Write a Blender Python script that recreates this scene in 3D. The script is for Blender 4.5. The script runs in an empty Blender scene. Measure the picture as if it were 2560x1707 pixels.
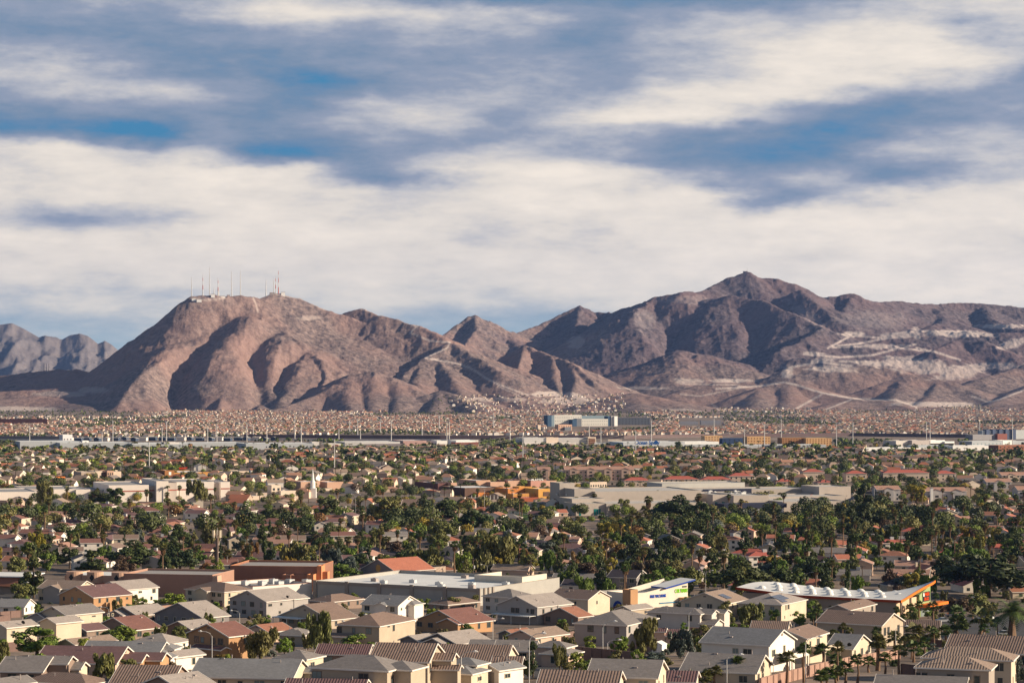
import bpy, bmesh, math, random
import numpy as np
from mathutils import Vector, Matrix
random.seed(7); rng = np.random.default_rng(11)
D = bpy.data; SC = bpy.context.scene; COL = SC.collection
R = math.radians
EXPO = 0.70
# ------------------------------------------------------------------ camera, sky, sun
F = 6000.0; YH = 960.0; CZ = 110.0            # focal length and horizon row in photo pixels (2560 wide), eye height
cd = D.cameras.new('camera'); cam = D.objects.new('camera', cd); COL.objects.link(cam)
cam.location = (0, 0, CZ); cam.rotation_euler = (R(90), 0, 0)
cd.sensor_width = 36; cd.lens = 36 * F / 2560; cd.shift_y = (YH - 853.5) / 2560
cd.clip_start = 5; cd.clip_end = 80000
SC.camera = cam
SC.view_settings.view_transform = 'Standard'; SC.view_settings.look = 'None'
SC.view_settings.exposure = EXPO; SC.view_settings.gamma = 1.0
SC.cycles.max_bounces = 4; SC.cycles.diffuse_bounces = 2; SC.cycles.glossy_bounces = 2
SC.cycles.transparent_max_bounces = 6; SC.cycles.volume_bounces = 0
try:
    SC.cycles.use_denoising = True
except Exception: pass
SUN = Vector((1.0, -0.09, 0.0)).normalized(); SEL = R(19.5)
SDIR = Vector((SUN.x*math.cos(SEL), SUN.y*math.cos(SEL), math.sin(SEL)))
sl = D.lights.new('sun', 'SUN'); sl.energy = 5.0; sl.angle = R(0.5); sl.color = (1.0, 0.84, 0.63)
so = D.objects.new('sun', sl); COL.objects.link(so)
so.rotation_euler = (-SDIR).to_track_quat('-Z', 'Y').to_euler(); so.location = (500, 0, 900)
w = D.worlds.new('World'); SC.world = w; w.use_nodes = True
wt = w.node_tree; WN = wt.nodes; WL = wt.links; WN.clear()
def wmath(op, a, b=None, clamp=False):
    n = WN.new('ShaderNodeMath'); n.operation = op; n.use_clamp = clamp
    for i, v in enumerate((a, b)):
        if v is None: continue
        if isinstance(v, (int, float)): n.inputs[i].default_value = v
        else: WL.new(v, n.inputs[i])
    return n.outputs[0]
tc = WN.new('ShaderNodeTexCoord'); sp = WN.new('ShaderNodeSeparateXYZ'); WL.new(tc.outputs['Generated'], sp.inputs[0])
az = wmath('ARCTAN2', sp.outputs[0], sp.outputs[1]); el = wmath('ARCSINE', sp.outputs[2])
cb = WN.new('ShaderNodeCombineXYZ'); WL.new(az, cb.inputs[0]); WL.new(el, cb.inputs[1])
def wnoise(sx, sy, scale, det, rough, off=0.0, rot=0.0):
    mp = WN.new('ShaderNodeMapping'); WL.new(cb.outputs[0], mp.inputs[0])
    mp.inputs['Scale'].default_value = (sx, sy, 1); mp.inputs['Location'].default_value = (off, off*.7, off); mp.inputs['Rotation'].default_value = (0, 0, rot)
    n = WN.new('ShaderNodeTexNoise'); WL.new(mp.outputs[0], n.inputs['Vector'])
    n.inputs['Scale'].default_value = scale; n.inputs['Detail'].default_value = det; n.inputs['Roughness'].default_value = rough
    return n
wa = wnoise(1, 2.6, 11, 6, .6, 3.1); wb = wnoise(1, 2.0, 12, 6, .6, 8.4)
u = wmath('ADD', az, wmath('MULTIPLY', wmath('SUBTRACT', wa.outputs[0], .5), .085))
v = wmath('ADD', el, wmath('MULTIPLY', wmath('SUBTRACT', wb.outputs[0], .5), .022))
uu = wmath('ADD', wmath('MULTIPLY', u, F/2560*1.0), .5)                       # 0..1 across the view
rowp = wmath('DIVIDE', wmath('SUBTRACT', YH/F, v), 50/F)                 # row number: elevation bands of 0.48 degrees
GRID = """35 30 50 55 60 55 40 10 10 15 15 15 20 30 50 65 70
30 30 45 58 74 78 65 60 65 35 40 58 62 58 65 72 70
28 30 25 25 35 40 40 45 50 30 48 65 72 80 82 52 58
50 40 30 25 25 30 30 40 45 38 45 60 80 88 86 72 70
66 66 46 35 25 10 18 45 45 40 45 65 80 88 78 55 30
40 58 62 55 35 25 55 55 52 48 65 85 88 72 38 30 42
30 28 35 36 30 36 55 68 45 68 88 80 52 28 10 30 40
12 8 0 33 34 30 40 35 35 52 45 30 15 8 30 58 55
78 74 66 60 6 12 30 55 72 50 30 20 12 20 55 62 50
82 84 88 90 88 72 25 55 92 88 72 50 40 52 28 50 66
76 84 80 90 88 82 78 82 92 94 92 85 30 42 75 82 88
78 48 60 86 88 84 72 78 82 72 85 80 92 92 96 92 92
86 86 86 88 92 92 86 92 68 76 86 88 92 92 96 92 80
82 86 82 82 88 88 86 86 85 90 86 92 86 86 90 86 92
84 84 82 84 84 86 86 88 84 88 86 88 90 92 92 92 94
76 74 74 78 80 82 80 78 74 80 84 88 88 90 90 90 90
52 55 60 70 74 70 58 48 46 58 72 82 84 86 86 86 86
56 58 60 64 60 56 50 45 44 52 60 70 74 76 76 76 76"""
acc = None
for r, line in enumerate(GRID.split('\n')):
    vals = [int(x)/100 for x in line.split()]
    cr = WN.new('ShaderNodeValToRGB'); cr.color_ramp.interpolation = 'CARDINAL'
    e = cr.color_ramp.elements
    e[0].position = 0; e[1].position = 1
    for i in range(1, 16): e.new(i/16)
    for i, val in enumerate(vals): e[i].color = (val, val, val, 1)
    WL.new(uu, cr.inputs[0])
    rr = rowp
    if r == 0: rr = wmath('MAXIMUM', rowp, 0)
    if r == 17: rr = wmath('MINIMUM', rowp, 17)
    wgt = wmath('SUBTRACT', 1, wmath('ABSOLUTE', wmath('SUBTRACT', rr, r)), clamp=True)
    wgt = wmath('MULTIPLY', wmath('MULTIPLY', wgt, wgt), wmath('SUBTRACT', 3, wmath('MULTIPLY', wgt, 2)))
    t = wmath('MULTIPLY', wgt, cr.outputs[0])
    acc = t if acc is None else wmath('ADD', acc, t)
n1 = wnoise(1, 4.0, 26, 9, .64, 1.7, .10); n2 = wnoise(1, 2.0, 34, 8, .6, 5.2, -.35)
dens = wmath('ADD', acc, wmath('MULTIPLY', wmath('SUBTRACT', n1.outputs[0], .5), .62))
dens = wmath('ADD', dens, wmath('MULTIPLY', wmath('SUBTRACT', n2.outputs[0], .5), .26))
n3 = wnoise(1, 3.0, 95, 7, .6, 9.3, .12); dens = wmath('ADD', dens, wmath('MULTIPLY', wmath('SUBTRACT', n3.outputs[0], .5), .16))
dens = wmath('SUBTRACT', dens, wmath('MULTIPLY', wmath('SUBTRACT', el, .18, clamp=True), .45), clamp=True)
cc = WN.new('ShaderNodeValToRGB'); WL.new(dens, cc.inputs[0])
def s2l(c): 
    return tuple((x/255/12.92 if x <= 10 else ((x/255+.055)/1.055)**2.4) for x in c)
stops = [(0, (50, 123, 166)), (.1, (88, 126, 161)), (.25, (116, 135, 160)), (.42, (143, 151, 170)), (.6, (188, 186, 190)), (.8, (230, 219, 206)), (1, (250, 236, 219))]
e = cc.color_ramp.elements; e[0].position = 0; e[1].position = 1
for p, _ in stops[1:-1]: e.new(p)
for i, (p, c) in enumerate(stops): e[i].color = (*[x*10/2**(EXPO-.13) for x in s2l(c)], 1)
# the pale blue-green of the clear sky low over the hills
low = wmath('MULTIPLY', wmath('SUBTRACT', 1, wmath('DIVIDE', el, .05), clamp=True), wmath('SUBTRACT', 1, dens))
mx = WN.new('ShaderNodeMix'); mx.data_type = 'RGBA'; WL.new(wmath('MULTIPLY', low, 1.7, clamp=True), mx.inputs[0]); WL.new(cc.outputs[0], mx.inputs[6])
mx.inputs[7].default_value = (*[x*10/2**(EXPO-.13) for x in s2l((160, 192, 202))], 1)
st = WN.new('ShaderNodeTexSky'); st.sky_type = 'NISHITA'; st.sun_disc = False
st.sun_elevation = SEL; st.sun_rotation = math.atan2(SUN.x, SUN.y); st.altitude = 600
mx2 = WN.new('ShaderNodeMix'); mx2.data_type = 'RGBA'
WL.new(wmath('ADD', .86, wmath('MULTIPLY', wmath('SUBTRACT', .3, el, clamp=True), .5), clamp=True), mx2.inputs[0])
WL.new(st.outputs[0], mx2.inputs[6]); WL.new(mx.outputs[2], mx2.inputs[7])
dk = WN.new('ShaderNodeVectorMath'); dk.operation = 'SCALE'; WL.new(mx2.outputs[2], dk.inputs[0])
WL.new(wmath('SUBTRACT', 1, wmath('MULTIPLY', wmath('MULTIPLY', wmath('SUBTRACT', el, .2, clamp=True), 2.5, clamp=True), .5)), dk.inputs['Scale'])   # unseen sky above the view dimmed to weaken its fill light
bg = WN.new('ShaderNodeBackground'); bg.inputs[1].default_value = 0.1; WL.new(dk.outputs[0], bg.inputs[0])
wo = WN.new('ShaderNodeOutputWorld'); WL.new(bg.outputs[0], wo.inputs[0])
# ------------------------------------------------------------------ helpers
TAB = [(1760,400),(1700,450),(1640,545),(1617,600),(1570,723),(1500,909),(1400,1154),(1310,1450),(1230,1935),(1160,2650),(1120,3530),(1100,4300),
       (1060,6300),(1040,7500),(1022,8700),(1000,10200),(985,11500),(972,13500),(960,30000)]
_ys = np.array([0]+[t[1] for t in TAB], float); _zs = np.array([58.0]+[CZ-(t[0]-YH)*t[1]/F for t in TAB])
_fy = np.linspace(0, 30000, 6001); _fz = np.interp(_fy, _ys, _zs)
_k = np.ones(31)/31
_fz2 = np.convolve(np.pad(_fz, 15, mode='edge'), _k, 'valid'); _wm = np.clip((_fy-1500)/2500, 0, 1); _fz = _fz*(1-_wm)+_fz2*_wm
def zg(Y): return np.interp(Y, _fy, _fz)
def pxy(X, Y, Z): return 1280+F*X/Y, YH-F*(Z-CZ)/Y
_gy = np.linspace(350, 14000, 27301); _gp = YH-F*(np.interp(_gy, _fy, _fz)-CZ)/_gy
def Yof(py, h=0.0):                       # distance at which something h metres above the ground shows at photo row py
    g = YH-F*(np.interp(_gy, _fy, _fz)+h-CZ)/_gy
    i = np.argmax(g <= py)
    return float(_gy[i])
def W(px, py, Y): return Vector(((px-1280)*Y/F, Y, CZ-(py-YH)*Y/F))
def G(px, py):                            # ground point seen at (px, py)
    Y = Yof(py); return Vector(((px-1280)*Y/F, Y, float(zg(Y))))
def tag(o, label=None, cat=None, group=None, kind=None):
    if label: o['label'] = label
    if cat: o['category'] = cat
    if group: o['group'] = group
    if kind: o['kind'] = kind
    return o
def link(name, me, parent=None, loc=None, rz=0.0, scale=None):
    o = D.objects.new(name, me); COL.objects.link(o)
    if parent: o.parent = parent
    if loc is not None: o.location = loc
    if rz: o.rotation_euler = (0, 0, rz)
    if scale is not None: o.scale = scale
    return o
def npmesh(name, V, Fa, mats, mi=None, smooth=False):
    """mesh from numpy arrays; Fa is an (n,4) or (n,3) index array"""
    me = D.meshes.new(name); V = np.asarray(V, np.float32); Fa = np.asarray(Fa, np.int32); k = Fa.shape[1]
    me.vertices.add(len(V)); me.vertices.foreach_set('co', V.ravel())
    me.loops.add(Fa.size); me.loops.foreach_set('vertex_index', Fa.ravel())
    me.polygons.add(len(Fa)); me.polygons.foreach_set('loop_start', np.arange(0, Fa.size, k, dtype=np.int32))
    for m in (mats if isinstance(mats, (list, tuple)) else [mats]): me.materials.append(m)
    if mi is not None: me.polygons.foreach_set('material_index', np.asarray(mi, np.int32))
    me.polygons.foreach_set('use_smooth', np.full(len(Fa), smooth))
    me.update(calc_edges=True)
    return me
class MB:
    """collects boxes, prisms and tubes and links them as ONE mesh object"""
    def __init__(s): s.v = []; s.f = []; s.uv = []
    def face(s, pts, uv=None):
        b = len(s.v); s.v += [tuple(p) for p in pts]; s.f.append(list(range(b, b+len(pts)))); s.uv.append(uv)
    def box(s, x0, y0, z0, x1, y1, z1):
        b = len(s.v)
        s.v += [(x0,y0,z0),(x1,y0,z0),(x1,y1,z0),(x0,y1,z0),(x0,y0,z1),(x1,y0,z1),(x1,y1,z1),(x0,y1,z1)]
        for q in ((0,3,2,1),(4,5,6,7),(0,1,5,4),(1,2,6,5),(2,3,7,6),(3,0,4,7)): s.f.append([b+i for i in q]); s.uv.append(None)
        return s
    def tube(s, pts, rad, n=8, cap=True):
        b0 = len(s.v); m = len(pts)
        if not isinstance(rad, (list, tuple)): rad = [rad]*m
        for i, p in enumerate(pts):
            p = Vector(p); d = (Vector(pts[min(i+1, m-1)])-Vector(pts[max(i-1, 0)])).normalized()
            a = d.orthogonal().normalized() if abs(d.z) < .99 else Vector((1, 0, 0)); c = d.cross(a).normalized(); a = c.cross(d)
            for j in range(n):
                t = 2*math.pi*j/n; s.v.append(tuple(p+a*math.cos(t)*rad[i]+c*math.sin(t)*rad[i]))
        for i in range(m-1):
            for j in range(n):
                s.f.append([b0+i*n+j, b0+i*n+(j+1)%n, b0+(i+1)*n+(j+1)%n, b0+(i+1)*n+j]); s.uv.append(None)
        if cap:
            s.f.append([b0+j for j in range(n)][::-1]); s.f.append([b0+(m-1)*n+j for j in range(n)]); s.uv += [None, None]
        return s
    def dome(s, c, rx, ry, rz, n=10, m=4):
        b0 = len(s.v)
        for i in range(m):
            t = i/m*math.pi/2
            for j in range(n):
                p = 2*math.pi*j/n; s.v.append((c[0]+rx*math.cos(t)*math.cos(p), c[1]+ry*math.cos(t)*math.sin(p), c[2]+rz*math.sin(t)))
        s.v.append((c[0], c[1], c[2]+rz))
        for i in range(m-1):
            for j in range(n): s.f.append([b0+i*n+j, b0+i*n+(j+1)%n, b0+(i+1)*n+(j+1)%n, b0+(i+1)*n+j]); s.uv.append(None)
        for j in range(n): s.f.append([b0+(m-1)*n+j, b0+(m-1)*n+(j+1)%n, b0+m*n]); s.uv.append(None)
        return s
    def mesh(s, name, mat):
        me = D.meshes.new(name); me.from_pydata(s.v, [], s.f)
        if any(q is not None for q in s.uv):
            ul = me.uv_layers.new(name='UVMap'); k = 0
            for f, q in zip(s.f, s.uv):
                for j in range(len(f)):
                    if q is not None: ul.data[k].uv = q[j]
                    k += 1
        me.materials.append(mat); me.validate(); me.update(); return me
    def build(s, name, mat, parent=None, **kw): return link(name, s.mesh(name, mat), parent, **kw)
# ------------------------------------------------------------------ materials
MATS = {}
def mat(name, col, rough=.85, var=.12, scale=.6, bump=0.0, metal=0.0, objrand=0.0, noise2=None, spec=.3):
    """principled with a mottled base colour; col is linear rgb"""
    if name in MATS: return MATS[name]
    m = D.materials.new(name); m.use_nodes = True; nt = m.node_tree; N = nt.nodes; L = nt.links
    b = N['Principled BSDF']; b.inputs['Roughness'].default_value = rough; b.inputs['Metallic'].default_value = metal
    b.inputs['Specular IOR Level'].default_value = spec
    t = N.new('ShaderNodeTexCoord'); nz = N.new('ShaderNodeTexNoise'); L.new(t.outputs['Object'], nz.inputs['Vector'])
    nz.inputs['Scale'].default_value = scale; nz.inputs['Detail'].default_value = 5; nz.inputs['Roughness'].default_value = .6
    mr = N.new('ShaderNodeMapRange'); L.new(nz.outputs[0], mr.inputs[0]); mr.inputs[1].default_value = .3; mr.inputs[2].default_value = .7
    mr.inputs[3].default_value = 1-var; mr.inputs[4].default_value = 1+var
    src = mr.outputs[0]
    if objrand:
        oi = N.new('ShaderNodeObjectInfo'); m2 = N.new('ShaderNodeMapRange'); L.new(oi.outputs['Random'], m2.inputs[0])
        m2.inputs[3].default_value = 1-objrand; m2.inputs[4].default_value = 1+objrand
        mm = N.new('ShaderNodeMath'); mm.operation = 'MULTIPLY'; L.new(src, mm.inputs[0]); L.new(m2.outputs[0], mm.inputs[1]); src = mm.outputs[0]
    vm = N.new('ShaderNodeVectorMath'); vm.operation = 'SCALE'; vm.inputs[0].default_value = col[:3]; L.new(src, vm.inputs['Scale'])
    L.new(vm.outputs[0], b.inputs['Base Color'])
    if bump:
        bp = N.new('ShaderNodeBump'); bp.inputs['Strength'].default_value = bump; bp.inputs['Distance'].default_value = .1; L.new(nz.outputs[0], bp.inputs['Height']); L.new(bp.outputs[0], b.inputs['Normal'])
    MATS[name] = m; return m
# ------------------------------------------------------------------ ground sheet
def vnoise(x, y, seed):
    xi = np.floor(x).astype(np.int64); yi = np.floor(y).astype(np.int64); fx = x-xi; fy = y-yi
    fx = fx*fx*fx*(fx*(fx*6-15)+10); fy = fy*fy*fy*(fy*(fy*6-15)+10)
    def h(a, b):
        n = (a*374761393+b*668265263+seed*974711) & 0x7fffffff
        n = ((n ^ (n >> 13))*1274126177) & 0x7fffffff
        return ((n ^ (n >> 16)) & 0xffff)/65535.0
    return (h(xi, yi)*(1-fx)+h(xi+1, yi)*fx)*(1-fy)+(h(xi, yi+1)*(1-fx)+h(xi+1, yi+1)*fx)*fy
def fbm(x, y, seed, oct=4, ridged=False):
    s = 0; a = 1; t = 0
    for o in range(oct):
        n = vnoise(x, y, seed+o*17)
        if ridged: n = 1-np.abs(2*n-1)
        s = s+a*n; t += a; a *= .5; x = x*2.03+5.1; y = y*2.03+3.7
    return s/t
def gridmesh(P):                                    # P (rows, cols, 3) -> V, F
    r, c = P.shape[:2]; i = np.arange(r*c).reshape(r, c)
    Fq = np.stack([i[:-1, :-1], i[:-1, 1:], i[1:, 1:], i[1:, :-1]], -1).reshape(-1, 4)
    return P.reshape(-1, 3), Fq
def ground_mat():
    m = D.materials.new('dry_ground'); m.use_nodes = True; N = m.node_tree.nodes; L = m.node_tree.links; b = N['Principled BSDF']
    b.inputs['Roughness'].default_value = .95; b.inputs['Specular IOR Level'].default_value = .1
    t = N.new('ShaderNodeTexCoord')
    def nz(s, d):
        n = N.new('ShaderNodeTexNoise'); L.new(t.outputs['Object'], n.inputs['Vector']); n.inputs['Scale'].default_value = s; n.inputs['Detail'].default_value = d; return n.outputs[0]
    cr = N.new('ShaderNodeValToRGB'); L.new(nz(.012, 6), cr.inputs[0]); e = cr.color_ramp.elements
    e[0].position = .35; e[0].color = (.15, .12, .10, 1); e[1].position = .65; e[1].color = (.34, .26, .21, 1)
    c2 = N.new('ShaderNodeValToRGB'); L.new(nz(.25, 5), c2.inputs[0]); e = c2.color_ramp.elements
    e[0].position = .3; e[0].color = (.6, .6, .6, 1); e[1].position = .7; e[1].color = (1.15, 1.15, 1.15, 1)
    mm = N.new('ShaderNodeMix'); mm.data_type = 'RGBA'; mm.blend_type = 'MULTIPLY'; mm.inputs[0].default_value = 1; L.new(cr.outputs[0], mm.inputs[6]); L.new(c2.outputs[0], mm.inputs[7])
    L.new(mm.outputs[2], b.inputs['Base Color']); return m
gm = ground_mat()
ys = np.concatenate([np.linspace(150, 3000, 120), np.linspace(3050, 12000, 120), np.linspace(12500, 45000, 12)])
us = np.linspace(-1, 1, 60)
P = np.zeros((len(ys), len(us), 3)); P[..., 1] = ys[:, None]; P[..., 0] = us[None]*(ys[:, None]*.55+400); P[..., 2] = zg(ys)[:, None]
V, Fq = gridmesh(P); tag(link('ground', npmesh('ground', V, Fq, gm, smooth=True)), 'dusty tan desert ground under the town', kind='structure')
# ------------------------------------------------------------------ hills
def hill_mat(name, c_dark, c_light, c_red):
    m = D.materials.new(name); m.use_nodes = True; N = m.node_tree.nodes; L = m.node_tree.links; b = N['Principled BSDF']
    b.inputs['Roughness'].default_value = .95; b.inputs['Specular IOR Level'].default_value = .1
    t = N.new('ShaderNodeTexCoord')
    def nz(s, d, r=.6):
        n = N.new('ShaderNodeTexNoise'); L.new(t.outputs['Object'], n.inputs['Vector']); n.inputs['Scale'].default_value = s; n.inputs['Detail'].default_value = d; n.inputs['Roughness'].default_value = r; return n.outputs[0]
    cr = N.new('ShaderNodeValToRGB'); L.new(nz(.045, 9, .8), cr.inputs[0]); e = cr.color_ramp.elements
    e[0].position = .36; e[0].color = (*c_dark, 1); e[1].position = .60; e[1].color = (*c_light, 1)
    mx = N.new('ShaderNodeMix'); mx.data_type = 'RGBA'; mp = N.new('ShaderNodeMapRange'); L.new(nz(.0022, 4), mp.inputs[0]); mp.inputs[1].default_value = .42; mp.inputs[2].default_value = .62; mp.inputs[4].default_value = .7
    L.new(mp.outputs[0], mx.inputs[0]); L.new(cr.outputs[0], mx.inputs[6]); mx.inputs[7].default_value = (*c_red, 1)
    at = N.new('ShaderNodeAttribute'); at.attribute_name = 'bare'
    m2 = N.new('ShaderNodeMix'); m2.data_type = 'RGBA'; L.new(at.outputs['Fac'], m2.inputs[0]); L.new(mx.outputs[2], m2.inputs[6]); m2.inputs[7].default_value = (.60, .50, .45, 1)
    av = N.new('ShaderNodeAttribute'); av.attribute_name = 'dark_tint'; m3 = N.new('ShaderNodeMix'); m3.data_type = 'RGBA'; m3.blend_type = 'MULTIPLY'; L.new(av.outputs['Fac'], m3.inputs[0]); L.new(m2.outputs[2], m3.inputs[6]); m3.inputs[7].default_value = (.60, .64, .76, 1)
    L.new(m3.outputs[2], b.inputs['Base Color'])
    bp = N.new('ShaderNodeBump'); bp.inputs['Strength'].default_value = 1.0; bp.inputs['Distance'].default_value = 12.0; L.new(nz(.016, 10, .66), bp.inputs['Height']); L.new(bp.outputs[0], b.inputs['Normal'])
    return m
# ridges: photo column, row and distance of each point along a crest; slope of its flanks; roundness of the crest
RID = []
def rg(pts, s=.62, r=18, fl=.08, fr=-.28):
    RID.append(([W(*p) for p in pts], s, r, fl, fr))
# antenna mountain: skyline and spurs
rg([(-160,955,9300),(0,938,9250),(130,927,9200),(190,922,9180)], .34, 20)
rg([(462,756,9050),(480,745,9060),(540,738,9090),(600,738,9160),(650,744,9250),(690,733,9360),(740,746,9420),(800,772,9480)], .80, 16)
rg([(800,773,9480),(850,785,9520),(905,773,9520),(950,788,9420),(1012,806,9350),(1049,813,9300),(1088,834,9220),(1125,857,9120),(1160,878,9000),(1210,905,8850),(1250,930,8700)], .60, 10)
rg([(540,745,9090),(578,762,9020),(541,795,8920),(486,817,8820),(431,854,8700),(395,890,8580),(350,935,8430),(318,975,8300),(300,1010,8180),(292,1040,8080)], .66, 10)
rg([(560,742,9090),(592,792,8980),(563,834,8880),(530,874,8780),(500,905,8660),(470,936,8540),(442,968,8420),(430,1000,8280),(420,1040,8120)], .78, 10, .4)
rg([(600,742,9160),(625,790,9020),(612,830,8900),(592,880,8760),(580,930,8600),(560,980,8380),(540,1035,8100)], .72, 12)
rg([(612,745,9150),(648,790,9050),(668,838,8940),(672,888,8820),(660,935,8620),(650,985,8380),(640,1035,8080)], .8, 10, .35)
rg([(648,790,9050),(695,823,8990),(740,850,8900),(770,878,8820),(802,902,8740),(818,945,8600),(790,985,8400),(740,1030,8120)], .75, 8)
rg([(700,860,8900),(720,900,8760),(730,950,8560),(700,1000,8300)], .6, 10)
rg([(735,746,9420),(720,790,9300),(745,815,9250)], .5, 14)
rg([(830,786,9500),(770,800,9380),(742,830,9280)], .45, 18)
rg([(-60,985,8700),(60,975,8750),(150,972,8750),(215,985,8600)], .3, 18)
# the light ridge with the track and its dark left flank
rg([(1125,857,9120),(1100,876,9020),(1062,895,8920),(1036,915,8830),(1010,940,8700)], .55, 8, -.1)
rg([(1080,890,8980),(1120,930,8760),(1150,975,8480),(1160,1010,8250)], .5, 14)
rg([(1060,900,8900),(1040,950,8640),(1060,985,8400)], .5, 14)
rg([(850,965,8350),(880,937,8480),(930,930,8500),(975,945,8470),(1000,958,8430),(1040,978,8330)], .5, 26)
rg([(880,937,8480),(870,975,8280),(880,1020,8020)], .5, 26)
rg([(930,930,8500),(935,980,8260),(930,1025,8000)], .5, 26)
rg([(990,955,8430),(1000,990,8220),(990,1030,7980)], .5, 26)
rg([(838,960,8360),(800,985,8280),(745,1005,8150),(700,1020,8050),(640,1038,7950)], .55, 8)
rg([(1030,1005,8200),(1070,988,8260),(1102,978,8300),(1130,985,8250),(1160,1003,8130),(1200,1022,7980)], .5, 26)
rg([(1102,978,8300),(1095,1005,8130),(1080,1030,7960)], .5, 26)
rg([(1270,885,9500),(1311,864,9450),(1345,878,9380),(1390,895,9250),(1430,910,9120),(1465,935,8980),(1485,957,8900)], .62, 7)
rg([(1311,864,9450),(1302,900,9250),(1290,938,9050),(1282,965,8900)], .72, 6)
rg([(1380,895,9250),(1385,940,9000),(1400,985,8750)], .6, 9)
rg([(1430,912,9120),(1440,950,8900),(1430,985,8700)], .6, 9)
rg([(1330,992,9500),(1325,1012,8900),(1330,1030,8250),(1335,1044,7750)], .05, 90)
rg([(1480,1002,9400),(1440,1018,8900),(1420,1034,8150)], .05, 90)
# middle distance peaks
rg([(1090,850,11300),(1120,828,11400),(1150,808,11500),(1172,792,11550),(1188,788,11560),(1200,798,11560),(1213,810,11580),(1224,804,11600),(1240,812,11620),(1262,826,11650),(1290,833,11800),(1340,815,11900),(1400,788,12000),(1450,765,12050),(1480,781,12050),(1520,783,12000),(1545,781,11900)], .75, 8)
rg([(1188,790,11560),(1190,825,11350),(1170,850,11150),(1160,870,11000)], .65, 8)
rg([(1260,828,11650),(1290,860,11300),(1310,880,11050)], .5, 14)
rg([(1450,767,12050),(1442,805,11750),(1436,830,11500),(1440,860,11150),(1425,885,10900),(1380,900,10600)], .6, 9)
# big mountain with the conical summit
rg([(1530,785,11700),(1560,772,11500),(1600,757,11300),(1640,743,11200),(1700,733,11150),(1762,727,11300),(1800,706,11420),(1830,691,11460),(1868,681,11480),(1895,695,11480),(1940,696,11470),(1975,705,11450),(2000,722,11420),(2024,741,11380),(2070,743,11300),(2110,738,11300),(2135,735,11300),(2165,755,11320),(2190,757,11350),(2240,755,11500),(2330,763,11700),(2400,758,11800),(2460,762,11800),(2560,771,11800),(2760,785,11800)], .60, 14)
rg([(1640,745,11200),(1590,775,11000),(1581,800,10850),(1600,830,10700),(1630,850,10580),(1662,874,10420)], .55, 12, -.1, -.2)
rg([(1680,775,11120),(1760,752,11080),(1830,738,11010),(1905,750,10900),(1960,775,10760),(2010,795,10640),(2058,820,10500)], .58, 10, -.12, -.2)
rg([(2058,820,10500),(2010,850,10250),(1940,880,10050)], .5, 16)
rg([(2000,725,11240),(2040,760,11050),(2080,790,10880)], .5, 14)
rg([(2130,738,11300),(2110,775,11050),(2095,805,10850),(2110,835,10650)], .5, 12)
rg([(2240,760,11500),(2190,800,11100),(2150,828,10850),(2100,850,10600)], .42, 20)
rg([(2330,765,11700),(2360,800,11300),(2300,830,10900),(2250,850,10650)], .4, 20)
rg([(2460,765,11800),(2480,800,11350),(2540,820,11100),(2620,830,10950)], .45, 14)
# benches and quarry shoulders at the right
rg([(2080,835,10700),(2160,842,10650),(2280,824,10700),(2400,830,10650),(2500,833,10600),(2700,830,10600)], .38, 14)
rg([(2060,862,10300),(2140,865,10250),(2200,858,10300),(2270,868,10250),(2340,890,10200)], .45, 12)
rg([(2330,880,10100),(2400,848,10350),(2460,855,10250),(2520,880,10100)], .5, 12)
rg([(1990,895,9950),(2080,897,9900),(2150,903,9900),(2240,900,9950),(2360,901,9950)], .5, 10)
rg([(1960,925,9600),(2000,915,9650),(2100,920,9600),(2180,915,9650),(2250,925,9600)], .5, 10)
# foothills
rg([(1560,940,9900),(1640,905,9980),(1700,877,10000),(1745,887,9950),(1795,907,9850),(1850,940,9700)], .36, 26)
rg([(1700,877,10000),(1690,925,9650),(1680,955,9400)], .32, 30)
rg([(1680,985,8950),(1740,965,9050),(1790,957,9080),(1840,963,9050),(1900,985,8900)], .36, 26)
rg([(1850,990,8800),(1900,970,8900),(1945,957,8970),(1975,955,8970),(2015,966,8900),(2065,984,8800),(2130,996,8700),(2190,1006,8600)], .37, 22)
rg([(1968,956,8970),(1975,995,8700),(1950,1030,8400)], .36, 26)
rg([(1900,972,8900),(1890,1010,8550),(1860,1035,8350)], .36, 26)
rg([(1440,1028,8100),(1500,1006,8250),(1545,990,8320),(1585,983,8350),(1630,991,8300),(1680,1008,8200),(1740,1024,8100)], .30, 28)
rg([(1585,983,8350),(1600,1010,8150),(1590,1035,7980)], .30, 28)
rg([(2130,985,9250),(2190,965,9300),(2240,948,9380),(2270,938,9400),(2310,943,9380),(2370,955,9300),(2420,975,9200),(2470,998,9050)], .37, 21)
rg([(2270,939,9400),(2250,975,9150),(2230,1005,8900)], .36, 24)
rg([(2350,957,9300),(2330,985,9100),(2300,1010,8850)], .37, 20)
rg([(2780,870,10000),(2640,890,9900),(2560,912,9800),(2500,935,9650),(2440,950,9500),(2400,968,9400)], .40, 22)
rg([(2700,930,9500),(2600,955,9300),(2530,985,9050),(2480,1010,8850)], .36, 22)
rg([(2040,1022,8350),(2080,1008,8450),(2140,999,8520),(2200,1000,8520),(2250,1008,8450),(2290,1025,8300)], .32, 26)
rg([(2300,1022,8350),(2340,1018,8380),(2390,1030,8250)], .29, 26)
rg([(2450,1030,8200),(2520,1012,8350),(2620,1000,8400)], .29, 26)
rg([(-120,1010,8400),(0,1000,8500),(90,990,8600),(180,1000,8500),(230,1015,8300)], .25, 32)
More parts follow.
